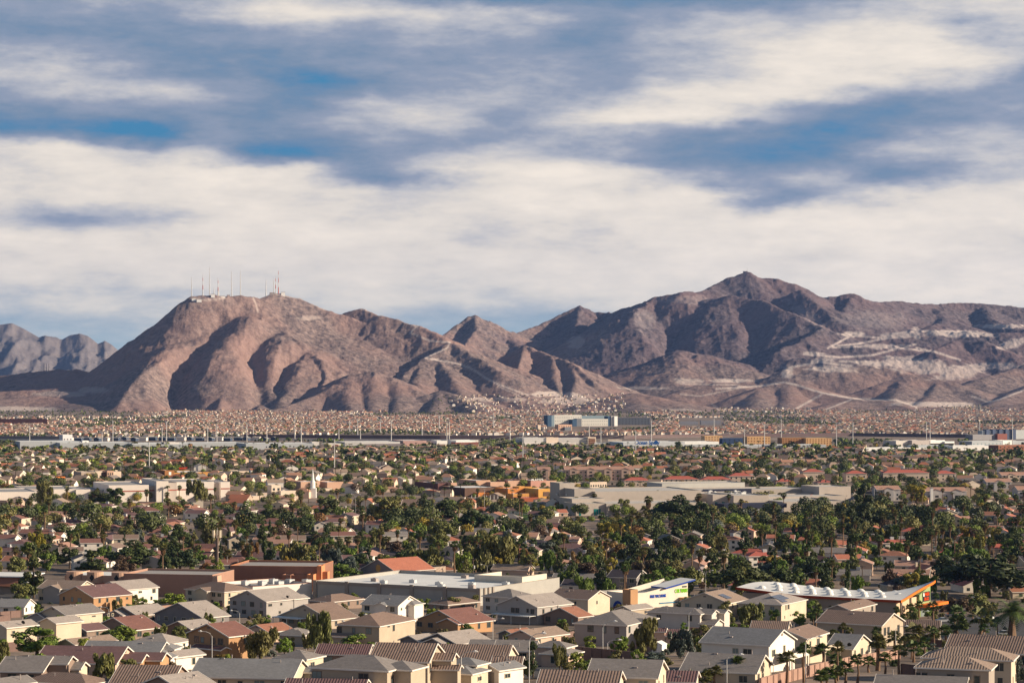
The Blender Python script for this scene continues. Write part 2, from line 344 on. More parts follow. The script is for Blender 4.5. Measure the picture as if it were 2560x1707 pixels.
def build_hills():
    nu, ny = 1250, 560
    uu_ = np.linspace(-260, 2820, nu); yy_ = np.linspace(7650, 12650, ny)
    X = (uu_[None]-1280)*yy_[:, None]/F; Y = np.repeat(yy_[:, None], nu, 1)
    base = zg(Y)
    wx = (fbm(X/420, Y/420, 3, 4)-.5)*90+(fbm(X/110, Y/110, 5, 4)-.5)*52; wy = (fbm(X/420, Y/420, 9, 4)-.5)*90+(fbm(X/110, Y/110, 6, 4)-.5)*52
    Xw, Yw = X+wx*.55, Y+wy*.55
    Z = base-60.0
    for pts, s, r, fl, fr in RID:
        best = None
        for a, b in zip(pts[:-1], pts[1:]):
            dx, dy = b.x-a.x, b.y-a.y; L2 = dx*dx+dy*dy+1e-6
            reach = (max(a.z, b.z)+10)/s*1.7+250
            x0, x1, y0, y1 = min(a.x, b.x)-reach, max(a.x, b.x)+reach, min(a.y, b.y)-reach, max(a.y, b.y)+reach
            j0, j1 = np.searchsorted(yy_, y0), np.searchsorted(yy_, y1)
            if j1 <= j0: continue
            umin = min(x0*F/max(y0, 6500), x0*F/y1)+1280; umax = max(x1*F/max(y0, 6500), x1*F/y1)+1280
            i0, i1 = np.searchsorted(uu_, umin), np.searchsorted(uu_, umax)
            if i1 <= i0: continue
            xs, ysub = Xw[j0:j1, i0:i1], Yw[j0:j1, i0:i1]
            # the crest itself stays where it was drawn: fade the warp close to it
            t = np.clip(((X[j0:j1, i0:i1]-a.x)*dx+(Y[j0:j1, i0:i1]-a.y)*dy)/L2, 0, 1)
            d0 = np.hypot(X[j0:j1, i0:i1]-a.x-t*dx, Y[j0:j1, i0:i1]-a.y-t*dy)
            k = np.clip(d0/140, 0, 1)
            xs = X[j0:j1, i0:i1]*(1-k)+xs*k; ysub = Y[j0:j1, i0:i1]*(1-k)+ysub*k
            t = np.clip(((xs-a.x)*dx+(ysub-a.y)*dy)/L2, 0, 1)
            d = np.hypot(xs-a.x-t*dx, ysub-a.y-t*dy); side = .5+.5*np.tanh((xs-a.x-t*dx)/(18+.3*d)); al = abs(dy)/math.sqrt(L2); sv = s*(1+al*(fl*(1-side)+fr*side))
            z = a.z+(b.z-a.z)*t
            d = np.sqrt(d*d+r*r)-r
            h = np.maximum(z-base[j0:j1, i0:i1], 1.0)
            # concave flanks: steep near the crest, easing out at the foot
            q = sv*d/h
            zz = base[j0:j1, i0:i1]+h*(1-q*1.06+.14*q*q)
            zz = np.where(q > 1.7, base[j0:j1, i0:i1]-40, zz)
            sub = Z[j0:j1, i0:i1]
            kk = 6.0; hh = np.clip(.5+.5*(zz-sub)/kk, 0, 1)
            Z[j0:j1, i0:i1] = sub*(1-hh)+zz*hh+kk*hh*(1-hh)*.5
    for pts, dep, wd in (([(600,790,9060),(560,812,8960),(500,850,8800),(448,897,8620),(436,940,8440),(445,985,8250),(450,1030,8080)], 95, 62), ([(690,835,8980),(640,872,8840),(622,900,8700),(640,930,8560),(655,965,8380),(640,1000,8200)], 55, 40),
                         ([(745,880,8800),(705,905,8690),(690,940,8520),(700,970,8380)], 45, 34), ([(1850,790,10950),(1900,830,10600),(1860,880,10250)], 40, 60), ([(1700,800,10950),(1660,850,10500),(1600,900,10150)], 50, 80)):
        q = [W(*p) for p in pts]; dm = np.full_like(X, 1e9); al = np.zeros_like(X)
        for k_, (a, b) in enumerate(zip(q[:-1], q[1:])):
            dx, dy = b.x-a.x, b.y-a.y; t = np.clip(((Xw-a.x)*dx+(Yw-a.y)*dy)/(dx*dx+dy*dy), 0, 1); d = np.hypot(Xw-a.x-t*dx, Yw-a.y-t*dy)
            al = np.where(d < dm, (k_+t)/(len(q)-1), al); dm = np.minimum(dm, d)
        Z = Z-dep*np.exp(-(dm/wd)**1.6)*np.sin(np.clip(al, 0, 1)*2.7+.3)
    hgt = np.clip((Z-base)/160, 0, 1)
    rd = fbm(X/150, Y/150, 21, 5, True)-.6
    rd2 = fbm(X/46, Y/46, 41, 4, True)-.6
    Z = Z+hgt*(rd*15+rd2*11)
    edge = np.clip((Y-7650)/150, 0, 1); Z = Z*edge+(base-40)*(1-edge)
    Z = np.maximum(Z, base-25)
    # bare tracks and quarry faces: places on the slopes that have lost their dark desert crust
    PX, PY = 1280+F*X/Y, YH-F*(Z-CZ)/Y
    run = np.minimum.accumulate(PY, 0); vis = (PY <= run+1.5)
    bare = np.zeros_like(X)
    n = fbm(X/30, Y/30, 77, 4)
    def trk(pts, wd=1.6, a=.9):
        for (x0, y0), (x1, y1) in zip(pts[:-1], pts[1:]):
            dx, dy = x1-x0, y1-y0; t = np.clip(((PX-x0)*dx+(PY-y0)*dy)/(dx*dx+dy*dy+1e-6), 0, 1)
            d = np.hypot(PX-x0-t*dx, PY-y0-t*dy); np.maximum(bare, np.where(vis, np.clip(1.3-d/wd, 0, 1)*a, 0), out=bare)
    def pat(cx, cy, rx, ry, a=.8, rot=0):
        c, s_ = math.cos(rot), math.sin(rot); x = (PX-cx)*c+(PY-cy)*s_; y = -(PX-cx)*s_+(PY-cy)*c
        d = np.sqrt((x/rx)**2+(y/ry)**2)+(n-.5)*1.1; np.maximum(bare, np.where(vis, np.clip((1.15-d)*3, 0, 1)*a, 0), out=bare)
    trk([(1049,810),(1026,832),(1075,852),(1125,856),(1118,870),(1062,895),(1150,910),(1185,925),(1215,945),(1245,960),(1320,988)], 2.2, .8)
    trk([(1062,893),(1130,905),(1175,918)], 1.4, .6); trk([(1245,965),(1300,990)], 1.6, .7)
    trk([(633,745),(640,760),(645,780)], 2, .6); trk([(480,745),(520,750),(560,745)], 3, .6)
    trk([(905,774),(960,782),(1010,802),(1045,818)], 3, .5); trk([(690,735),(760,748),(810,774)], 2.5, .45)
    trk([(1700,985),(1750,990),(1860,968),(1840,962),(1700,960)], 1.6, .7); trk([(1790,972),(1900,965),(1960,955),(1990,962),(2055,982),(2130,996),(2240,1000),(2290,1015),(2292,1025),(2240,1042)], 2.6, .9)
    trk([(2055,985),(2020,1005),(1975,1030)], 3, .7); trk([(2130,998),(2060,1025)], 2, .8); trk([(1780,1010),(1800,1025),(1850,1035),(1880,1045)], 1.6, .7)
    trk([(1690,1035),(1650,1045),(1620,1062)], 3, .8); trk([(1600,1040),(1660,1025),(1720,1024),(1760,1030)], 3, .6)
    trk([(2560,975),(2500,998),(2470,1005),(2430,990)], 2.5, .8)
    for q in ([(2070,870),(2130,838),(2200,845),(2260,830),(2320,828),(2460,835)], [(2080,866),(2140,860),(2220,845),(2270,840)], [(2080,868),(2180,865),(2270,872),(2330,878)], [(2010,885),(2100,893),(2180,888),(2250,870),(2290,860)], [(2100,903),(2180,905),(2240,915)], [(1975,918),(2050,905),(2130,915)], [(2290,870),(2340,880),(2400,900)]): trk(q, 3.2, .85)
    pat(2130,836,28,7,.95); pat(2250,838,50,7,.7); pat(2390,834,90,9,.9,.02); pat(2290,833,12,16,.7); pat(2500,816,60,6,.8); pat(2530,860,36,12,.7,-.2)
    pat(2210,866,60,7,.7); pat(2030,884,28,5,.8); pat(2060,900,30,6,.7,-.1); pat(2080,922,60,9,.7); pat(2190,908,50,8,.8); pat(2300,915,100,20,.75,.1); pat(2400,930,70,16,.6,-.15); pat(2480,915,70,9,.6)
    pat(1970,930,14,20,.7); pat(1830,952,50,5,.8); pat(2330,1010,90,7,.8); pat(2400,1018,50,10,.8); pat(2120,1035,60,5,.8); pat(1990,1035,36,8,.6); pat(1720,952,40,7,.6); pat(1610,970,60,4,.6)
    pat(1420,1000,60,10,.5); pat(1370,985,50,6,.8); pat(1430,990,26,9,.6); pat(1250,998,90,5,.5); pat(440,1043,60,4,.8); pat(150,985,60,7,.4); pat(230,975,40,8,.35); pat(60,1025,90,9,.7); pat(160,1040,50,10,.6); pat(600,1030,20,5,.6)
    pat(770,795,30,5,.35); pat(1610,800,25,30,.25,-.5); pat(1440,855,20,16,.35); pat(1720,750,60,10,.25); pat(2020,790,50,14,.25,.6); pat(2180,800,90,25,.2)
    V, Fq = gridmesh(np.stack([X, Y, Z], -1))
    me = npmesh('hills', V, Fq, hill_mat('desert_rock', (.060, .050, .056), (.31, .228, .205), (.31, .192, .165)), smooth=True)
    at = me.attributes.new('bare', 'FLOAT', 'POINT'); at.data.foreach_set('value', bare.astype(np.float32).ravel())
    # darker, cooler tint painted over the right-hand massif, with a ragged edge
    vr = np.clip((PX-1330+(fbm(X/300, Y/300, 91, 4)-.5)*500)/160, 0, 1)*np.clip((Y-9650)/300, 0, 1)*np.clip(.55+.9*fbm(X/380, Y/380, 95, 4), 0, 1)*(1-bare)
    at = me.attributes.new('dark_tint', 'FLOAT', 'POINT'); at.data.foreach_set('value', vr.astype(np.float32).ravel())
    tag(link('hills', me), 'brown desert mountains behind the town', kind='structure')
    return uu_, yy_, Z
HU, HY, HZ = build_hills()
def hz(px, Y):
    j = min(max(int(np.searchsorted(HY, Y)), 0), len(HY)-1); i = min(max(int(np.searchsorted(HU, px)), 0), len(HU)-1)
    return float(HZ[j, i])
def skyline(px):                                    # crest point of the hills at a photo column
    i = int(np.searchsorted(HU, px)); rows = YH-F*(HZ[:, i]-CZ)/HY; j = int(np.argmin(rows)); return W(px, float(rows[j]), float(HY[j]))
def far_range():
    nu, ny = 300, 90
    uu_ = np.linspace(-400, 620, nu); yy_ = np.linspace(15500, 21500, ny); X = (uu_[None]-1280)*yy_[:, None]/F; Y = np.repeat(yy_[:, None], nu, 1)
    sk = np.interp(uu_, [-400,-200,-60,0,30,60,100,112,150,175,200,220,245,262,280,300,330,400,620], [850,830,815,812,808,822,845,842,852,838,834,840,860,852,862,880,900,930,960])
    ztop = CZ-(sk-YH)*18500/F; h = ztop+80
    prof = np.clip(1-np.abs(Y-18500)/3000, 0, 1)**1.15
    rn = fbm(X/420, Y/900, 61, 5, True); r2 = fbm(X/150, Y/260, 65, 4, True)
    Z = -80+h[None]*prof*(.80+.30*rn)+(r2-.6)*170*prof*(1-prof)*4*.5
    Z = np.where(np.abs(Y-18500) < 40, -80+h[None], Z)
    V, Fq = gridmesh(np.stack([X, Y, Z], -1))
    me = npmesh('distant_hills', V, Fq, hill_mat('grey_rock', (.10, .095, .11), (.23, .20, .20), (.20, .17, .17)), smooth=True)
    tag(link('distant_hills', me), 'jagged grey range beyond the valley', kind='structure')
far_range()
# ------------------------------------------------------------------ haze
def haze():
    m = D.materials.new('haze_air'); m.use_nodes = True; N = m.node_tree.nodes; L = m.node_tree.links; N.clear()
    o = N.new('ShaderNodeOutputMaterial'); v = N.new('ShaderNodeVolumePrincipled'); L.new(v.outputs[0], o.inputs['Volume'])
    v.inputs['Color'].default_value = (.26, .46, 1.0, 1); v.inputs['Density'].default_value = HAZE; v.inputs['Anisotropy'].default_value = .2
    b = MB().box(-9000, -300, -90, 9000, 24000, 1300)
    o = b.build('haze', m); tag(o, 'thin bluish air over the valley', kind='stuff'); return o
HAZE = 1.4e-5
# ------------------------------------------------------------------ surface materials
def lin(*c): return s2l(c)
def tile_mat(name, c, ribs=True, dark=.40):
    """roof tiles: rows down the slope and, for barrel tiles, ribs across it (uv in metres)"""
    if name in MATS: return MATS[name]
    m = D.materials.new(name); m.use_nodes = True; N = m.node_tree.nodes; L = m.node_tree.links; b = N['Principled BSDF']
    b.inputs['Roughness'].default_value = .8; b.inputs['Specular IOR Level'].default_value = .25
    uv = N.new('ShaderNodeUVMap'); sx = N.new('ShaderNodeSeparateXYZ'); L.new(uv.outputs[0], sx.inputs[0])
    def mth(op, a, v=None):
        n = N.new('ShaderNodeMath'); n.operation = op
        for i, q in enumerate((a, v)):
            if q is None: continue
            if isinstance(q, (int, float)): n.inputs[i].default_value = q
            else: L.new(q, n.inputs[i])
        return n.outputs[0]
    rib = mth('ABSOLUTE', mth('SINE', mth('MULTIPLY', sx.outputs[0], math.pi/(.50 if ribs else 2.4))))
    row = mth('FRACT', mth('MULTIPLY', sx.outputs[1], 1/.42))
    h = mth('ADD', mth('MULTIPLY', rib, .10 if ribs else .0), mth('MULTIPLY', row, .03))
    nz = N.new('ShaderNodeTexNoise'); nz.inputs['Scale'].default_value = 1.6; nz.inputs['Detail'].default_value = 4; L.new(uv.outputs[0], nz.inputs['Vector'])
    n2 = N.new('ShaderNodeTexNoise'); n2.inputs['Scale'].default_value = .22; n2.inputs['Detail'].default_value = 3; L.new(uv.outputs[0], n2.inputs['Vector'])
    wn = N.new('ShaderNodeTexWhiteNoise'); fl = N.new('ShaderNodeVectorMath'); fl.operation = 'FLOOR'; ms = N.new('ShaderNodeVectorMath'); ms.operation = 'MULTIPLY'; ms.inputs[1].default_value = (1/.42, 1/.42, 1)
    L.new(uv.outputs[0], ms.inputs[0]); L.new(ms.outputs[0], fl.inputs[0]); L.new(fl.outputs[0], wn.inputs['Vector'])
    k = mth('ADD', .62, mth('MULTIPLY', nz.outputs[0], .36)); k = mth('ADD', k, mth('MULTIPLY', n2.outputs[0], .34)); k = mth('ADD', k, mth('MULTIPLY', wn.outputs[0], .16))
    if ribs: k = mth('MULTIPLY', k, mth('ADD', 1-dark, mth('MULTIPLY', mth('POWER', rib, .8), dark*1.35)))
    else: k = mth('MULTIPLY', k, mth('ADD', .78, mth('MULTIPLY', mth('GREATER_THAN', row, .22), .24)))
    vs = N.new('ShaderNodeVectorMath'); vs.operation = 'SCALE'; vs.inputs[0].default_value = c; L.new(k, vs.inputs['Scale']); L.new(vs.outputs[0], b.inputs['Base Color'])
    bp = N.new('ShaderNodeBump'); bp.inputs['Distance'].default_value = 1.0; bp.inputs['Strength'].default_value = .6 if ribs else .5; L.new(h, bp.inputs['Height']); L.new(bp.outputs[0], b.inputs['Normal'])
    MATS[name] = m; return m
def stucco(key, c): return mat('stucco_'+key, c, .9, .07, .35, .05, spec=.15)
WALLC = {'cream': (.56,.47,.36), 'tan': (.44,.36,.275), 'grey': (.36,.33,.31), 'taupe': (.33,.28,.24), 'orange': (.43,.25,.135), 'white': (.74,.68,.61), 'pale': (.55,.50,.45),
         'blue': (.40,.41,.46), 'brown': (.26,.19,.155), 'peach': (.56,.40,.31), 'stone': (.34,.24,.16), 'slate': (.22,.20,.20), 'navy': (.055,.075,.115)}
ROOFC = {'grey': (.225,.20,.19), 'pale': (.36,.31,.28), 'blue': (.22,.215,.22), 'brown': (.23,.16,.13), 'tan': (.30,.22,.175), 'red': (.215,.105,.088), 'wine': (.165,.095,.095), 'dark': (.055,.045,.055),
         'terra': (.42,.155,.10), 'rust': (.33,.15,.10), 'salmon': (.42,.24,.18), 'redtile': (.42,.115,.085), 'sand': (.36,.25,.20)}
def wallm(k): return stucco(k, WALLC[k])
def roofm(k, ribs=False): return tile_mat('roof_tiles_'+k+('_barrel' if ribs else '_flat'), ROOFC[k], ribs)
M_FASCIA = mat('white_trim', (.72,.66,.60), .6, .04, 1); M_TRIM = mat('brown_trim', (.20,.15,.12), .7, .05, 1); M_CREAMTRIM = mat('cream_trim', (.55,.47,.36), .7, .05, 1)
def glassm():
    m = D.materials.new('window_glass'); m.use_nodes = True; b = m.node_tree.nodes['Principled BSDF']; b.inputs['Base Color'].default_value = (.03,.045,.05,1); b.inputs['Roughness'].default_value = .12; b.inputs['Specular IOR Level'].default_value = .6; return m
M_GLASS = glassm(); M_METAL = mat('galvanised_metal', (.50,.50,.50), .5, .08, 2, metal=.3); M_POLE = mat('steel_pole', (.56,.54,.52), .5, .05, 1); M_DARKPOLE = mat('brown_pole', (.12,.085,.07), .7, .1, 1)
M_WHITE = mat('white_paint', (.78,.76,.73), .6, .05, .4); M_DARK = mat('dark_void', (.03,.028,.028), .9, .05, 1); M_BLINDS = mat('blinds', (.20,.24,.23), .4, .1, 3)
M_WHITEROOF = mat('white_roof_membrane', (.74,.73,.71), .7, .08, .12); M_GARAGE = mat('garage_door', (.34,.29,.24), .7, .04, 1); M_VENT = mat('vent_pipe', (.34,.29,.27), .7, .1, 2)
M_BLOCK = mat('block_wall_brown', (.17,.11,.095), .95, .12, .9); M_BLOCKPINK = mat('block_wall_pink', (.34,.21,.165), .95, .14, .7)
M_STONE = mat('stone_facing', (.36,.25,.16), .95, .5, 1.8); M_SOLAR = mat('solar_glass', (.06,.075,.12), .15, .1, .5, spec=.8); M_BLACK = mat('black_metal', (.02,.02,.022), .5, .05, 1)
# ------------------------------------------------------------------ houses
OV, TH = .45, .16
def slab(mb, pts, th, uv):                            # roof plane with thickness below it
    mb.face(pts, uv); lo = [(p[0], p[1], p[2]-th) for p in pts]; mb.face(lo[::-1])
    for i in range(len(pts)):
        j = (i+1) % len(pts); mb.face([pts[j], pts[i], lo[i], lo[j]])
def roof_mb(x0, y0, x1, y1, ze, kind, pitch, ov=OV):
    """roof over a box. local axes: x to the left along the front wall, y away. 'F' gable on the front wall, 'S' gable on the side walls, 'H' hip.
    returns roof, fascia (boards along the edges), gable wall infill, ridge height"""
    rf, fa, gb = MB(), MB(), MB(); X0, X1, Y0, Y1 = x0-ov, x1+ov, y0-ov, y1+ov; fz = ze-ov*pitch
    def board(a, b, t=.05, h=.20):                   # thin board hung under an edge from a to b
        a, b = Vector(a), Vector(b); d = (b-a); n = Vector((d.y, -d.x, 0)).normalized()*t
        pts = [a+n+Vector((0,0,.03)), b+n+Vector((0,0,.03)), b+n-Vector((0,0,h+.02)), a+n-Vector((0,0,h+.02))]; q = [p-n*1.6 for p in pts]
        fa.face(pts[::-1]); fa.face(q)
        for i in range(4): j = (i+1) % 4; fa.face([pts[i], pts[j], q[j], q[i]])
    if kind == 'F':                                   # ridge along y
        xm = (X0+X1)/2; zr = fz+(X1-X0)/2*pitch; sl = math.hypot((X1-X0)/2, zr-fz); Ly = Y1-Y0
        slab(rf, [(X0,Y0,fz),(xm,Y0,zr),(xm,Y1,zr),(X0,Y1,fz)], TH, [(0,0),(0,sl),(Ly,sl),(Ly,0)])
        slab(rf, [(xm,Y0,zr),(X1,Y0,fz),(X1,Y1,fz),(xm,Y1,zr)], TH, [(0,sl),(0,0),(Ly,0),(Ly,sl)])
        gx0, gx1 = x0, x1; zt = ze+(gx1-gx0)/2*pitch-.02
        for yy, s in ((y0, 1), (y1, -1)):
            f = [(gx0,yy,ze-.01),(gx1,yy,ze-.01),((x0+x1)/2,yy,zt)]; gb.face(f if s < 0 else f[::-1])
        board((X0,Y1,fz),(X0,Y0,fz)); board((X1,Y0,fz),(X1,Y1,fz))
        board((X0,Y0,fz),(xm,Y0,zr)); board((xm,Y0,zr),(X1,Y0,fz))
        board((X1,Y1,fz),(xm,Y1,zr)); board((xm,Y1,zr),(X0,Y1,fz))
    elif kind == 'S':
        ym = (Y0+Y1)/2; zr = fz+(Y1-Y0)/2*pitch; sl = math.hypot((Y1-Y0)/2, zr-fz); Lx = X1-X0
        slab(rf, [(X0,Y0,fz),(X0,ym,zr),(X1,ym,zr),(X1,Y0,fz)][::-1], TH, [(0,0),(0,sl),(Lx,sl),(Lx,0)][::-1])
        slab(rf, [(X0,ym,zr),(X0,Y1,fz),(X1,Y1,fz),(X1,ym,zr)][::-1], TH, [(0,sl),(0,0),(Lx,0),(Lx,sl)][::-1])
        zt = ze+(y1-y0)/2*pitch-.02
        for xx, s in ((x0, 1), (x1, -1)):
            f = [(xx,y0,ze-.01),(xx,y1,ze-.01),(xx,(y0+y1)/2,zt)]; gb.face(f if s > 0 else f[::-1])
        board((X0,Y0,fz),(X1,Y0,fz)); board((X1,Y1,fz),(X0,Y1,fz))
        for xx in (X0, X1):
            board((xx,ym,zr),(xx,Y0,fz)); board((xx,Y1,fz),(xx,ym,zr))
    else:
        Wd, Dp = X1-X0, Y1-Y0; h = min(Wd, Dp)/2; zr = fz+h*pitch; sl = math.hypot(h, zr-fz)
        if Wd >= Dp: A, B = (X0+h, (Y0+Y1)/2, zr), (X1-h, (Y0+Y1)/2, zr)
        else: A, B = ((X0+X1)/2, Y0+h, zr), ((X0+X1)/2, Y1-h, zr)
        c = [(X0,Y0,fz),(X1,Y0,fz),(X1,Y1,fz),(X0,Y1,fz)]
        def pl(p):
            e = Vector(p[1])-Vector(p[0]); e.normalize(); uv = []
            for q in p:
                d = Vector(q)-Vector(p[0]); uu2 = d.dot(e); uv.append((uu2, (d-e*uu2).length))
            slab(rf, p[::-1], TH, uv[::-1])
        if Wd >= Dp:
            pl([c[1], c[0], A, B]); pl([c[0], c[3], A]); pl([c[3], c[2], B, A]); pl([c[2], c[1], B])
        else:
            pl([c[1], c[0], A]); pl([c[0], c[3], B, A]); pl([c[3], c[2], B]); pl([c[2], c[1], A, B])
        for i in range(4): board(c[i], c[(i+1) % 4])
    return rf, fa, gb, zr
def window_pair(root, face, a, z, wd, ht, box, trim, pane=None, name='window'):
    """a framed window on the front ('f': position along x) or the right-hand side ('r': position along y) of box"""
    x0, y0, x1, y1 = box; t = .11
    fr, pn = MB(), MB()
    def bx(mb, a0, z0, a1, z1, o0, o1):
        if face == 'f': mb.box(a0, y0-o1, z0, a1, y0-o0, z1)
        else: mb.box(x0-o1, a0, z0, x0-o0, a1, z1)
    bx(fr, a-wd/2-t, z-ht/2-t, a+wd/2+t, z-ht/2, 0, .07); bx(fr, a-wd/2-t, z+ht/2, a+wd/2+t, z+ht/2+t, 0, .07)
    bx(fr, a-wd/2-t, z-ht/2, a-wd/2, z+ht/2, 0, .07); bx(fr, a+wd/2, z-ht/2, a+wd/2+t, z+ht/2, 0, .07)
    if wd > .9: bx(fr, a-.03, z-ht/2, a+.03, z+ht/2, .01, .05)
    bx(pn, a-wd/2, z-ht/2, a+wd/2, z+ht/2, -.02, .025)
    f = fr.build(name, trim, root); pn.build('pane', pane or M_GLASS, f)
def garage(root, a, box, wd=4.8, face='f'):
    x0, y0, x1, y1 = box; mb = MB()
    if face == 'f': mb.box(a-wd/2, y0-.03, 0, a+wd/2, y0+.05, 2.2)
    else: mb.box(x0-.03, a-wd/2, 0, x0+.05, a+wd/2, 2.2)
    mb.build('garage_door', M_GARAGE, root)
NH = 0
def house(px, ep, wl, wr, a, st, kind, wall, roof, label, ribs=False, pitch=.36, wins='auto', wings=(), trim=None, vents=3, group='houses of the near neighbourhood', yo=None, front=None, fasc=None, nm='stucco_house', cat='house', dauto=True):
    """a house by its nearest wall corner: photo column, eave row, spans of the front (left) and side (right) walls in photo pixels, turn of the plan in degrees"""
    global NH; NH += 1
    h = {1: 2.8, 2: 5.5, 3: 8.2}[st]; Y = yo or Yof(ep, h)
    if yo: h = CZ-(ep-YH)*Y/F-float(zg(Y))
    X = (px-1280)*Y/F; th = math.atan2(X, Y); ar = R(a)
    if kind == 'S' and dauto:                          # depth of a side-gabled house is about 14 m: that fixes its turn
        ar = th+math.asin(min(.68, max(.10, wr*Y/F/14.0))); ar = min(max(ar, R(7)), R(42)); a = math.degrees(ar)
    Wd = wl*Y/F/max(.3, math.cos(ar-th))*.97; Dp = min(wr*Y/F/max(.16, math.sin(ar-th)), 24)*.97
    Wd = min(max(Wd, 5), 34); Dp = max(Dp, 7)
    gz = float(zg(Y)); root = link(nm, None, loc=(X, Y, gz), rz=-ar); root.rotation_euler = (0, 0, math.pi-ar) if False else (0, 0, -ar)
    # local x axis must run to the left: build mirrored (x -> -x) by using negative coordinates
    root.scale = (1, 1, 1)
    tag(root, label, cat, group)
    wm = wallm(wall); rm = roofm(roof, ribs); trim = trim or (M_TRIM if wall in ('grey','tan','orange','brown','taupe') else M_CREAMTRIM)
    boxes = [(-Wd, 0, 0, Dp, h, kind)]
    for wg in wings: # (u0,u1,v0,v1, storeys, kind) in metres: u measured leftward from the corner, v back from the front wall
        u0, u1, v0, v1, s2, k2 = wg[:6]; boxes.append((-u1, v0, -u0, v1, {1: 2.8, 2: 5.45, 1.5: 3.9}[s2], k2))
    top = 0
    for i, (x0, y0, x1, y1, hh, kd) in enumerate(boxes):
        wb = MB(); wb.box(x0, y0, -1.5, x1, y1, hh)
        rf, fa, gb, zr = roof_mb(x0, y0, x1, y1, hh, kd, pitch); top = max(top, zr)
        # gable infill belongs to the wall
        for f in gb.f: b0 = len(wb.v); wb.v += [gb.v[j] for j in f]; wb.f.append(list(range(b0, b0+len(f)))); wb.uv.append(None)
        w_ = wb.build('wall' if i == 0 else 'wing_wall', (wallm(front) if front and i else wm), root)
        r_ = rf.build('roof' if i == 0 else 'wing_roof', rm, root); fa.build('fascia', fasc or M_FASCIA, r_)
        if kd == 'F' and hh > 2:
            gv = MB().box((x0+x1)/2-.45, y0-.05, hh+(x1-x0)*pitch*.24, (x0+x1)/2+.45, y0+.02, hh+(x1-x0)*pitch*.24+.5); gv.build('gable_vent', M_TRIM, w_)
        if kd == 'S' and hh > 2:
            ym = (y0+y1)/2; gv = MB().box(x1-.02, ym-.45, hh+(y1-y0)*pitch*.24, x1+.05, ym+.45, hh+(y1-y0)*pitch*.24+.5); gv.build('gable_vent', M_TRIM, w_)
        if i == 0:
            for q in range(vents):
                fx = x0+(x1-x0)*random.uniform(.15, .85); fy = y0+(y1-y0)*random.uniform(.15, .85)
                if kd == 'F': zz = hh+(min(fx-x0, x1-fx))*pitch
                elif kd == 'S': zz = hh+(min(fy-y0, y1-fy))*pitch
                else: zz = hh+min(fx-x0, x1-fx, fy-y0, y1-fy)*pitch
                vp = MB().tube([(fx, fy, zz-.1), (fx, fy, zz+random.choice((.45,.5,.9)))], .09, 6)
                if q % 2: vp = MB().box(fx-.3, fy-.25, zz-.1, fx+.3, fy+.25, zz+.16)
                vp.build('roof_vent', M_VENT, r_)
    # windows (the right-hand wall is at x = 0, the front wall at y = 0)
    if wins == 'auto':
        rr = random.Random(int(px*7+ep)); wins = []
        nf = max(1, int(Wd/3.6)); ns = max(1, int(Dp/4.2))
        for lv in ([1.45] if st == 1 else [1.45, 4.1]):
            for i in range(nf):
                if rr.random() < .93: wins.append(('f', -(i+.5+rr.uniform(-.15,.15))*Wd/nf, lv, rr.choice((.9,1.5,1.8)), rr.choice((1.2,1.45))))
            for i in range(ns):
                if rr.random() < .85: wins.append(('r', (i+.5+rr.uniform(-.15,.15))*Dp/ns, lv, rr.choice((.8,.9,1.5)), rr.choice((.7,1.3,1.45))))
    for wn in wins:
        fc, p, z, wd, ht = wn[:5]
        x0, y0, x1, y1 = -Wd, 0, 0, Dp
        if fc == 'f': window_pair(root, 'f', p, z, wd, ht, (x0, y0, x1, y1), trim, M_BLINDS if (int(p*10) % 3 == 0) else None)
        else:
            fr, pn = MB(), MB(); t = .11; bb = MB()
            fr.box(0, p-wd/2-t, z-ht/2-t, .07, p+wd/2+t, z-ht/2).box(0, p-wd/2-t, z+ht/2, .07, p+wd/2+t, z+ht/2+t).box(0, p-wd/2-t, z-ht/2, .07, p-wd/2, z+ht/2).box(0, p+wd/2, z-ht/2, .07, p+wd/2+t, z+ht/2)
            if wd > .9: fr.box(.01, p-.03, z-ht/2, .05, p+.03, z+ht/2)
            pn.box(-.02, p-wd/2, z-ht/2, .025, p+wd/2, z+ht/2); f = fr.build('window', trim, root); pn.build('pane', M_GLASS, f)
    return root, Wd, Dp, h
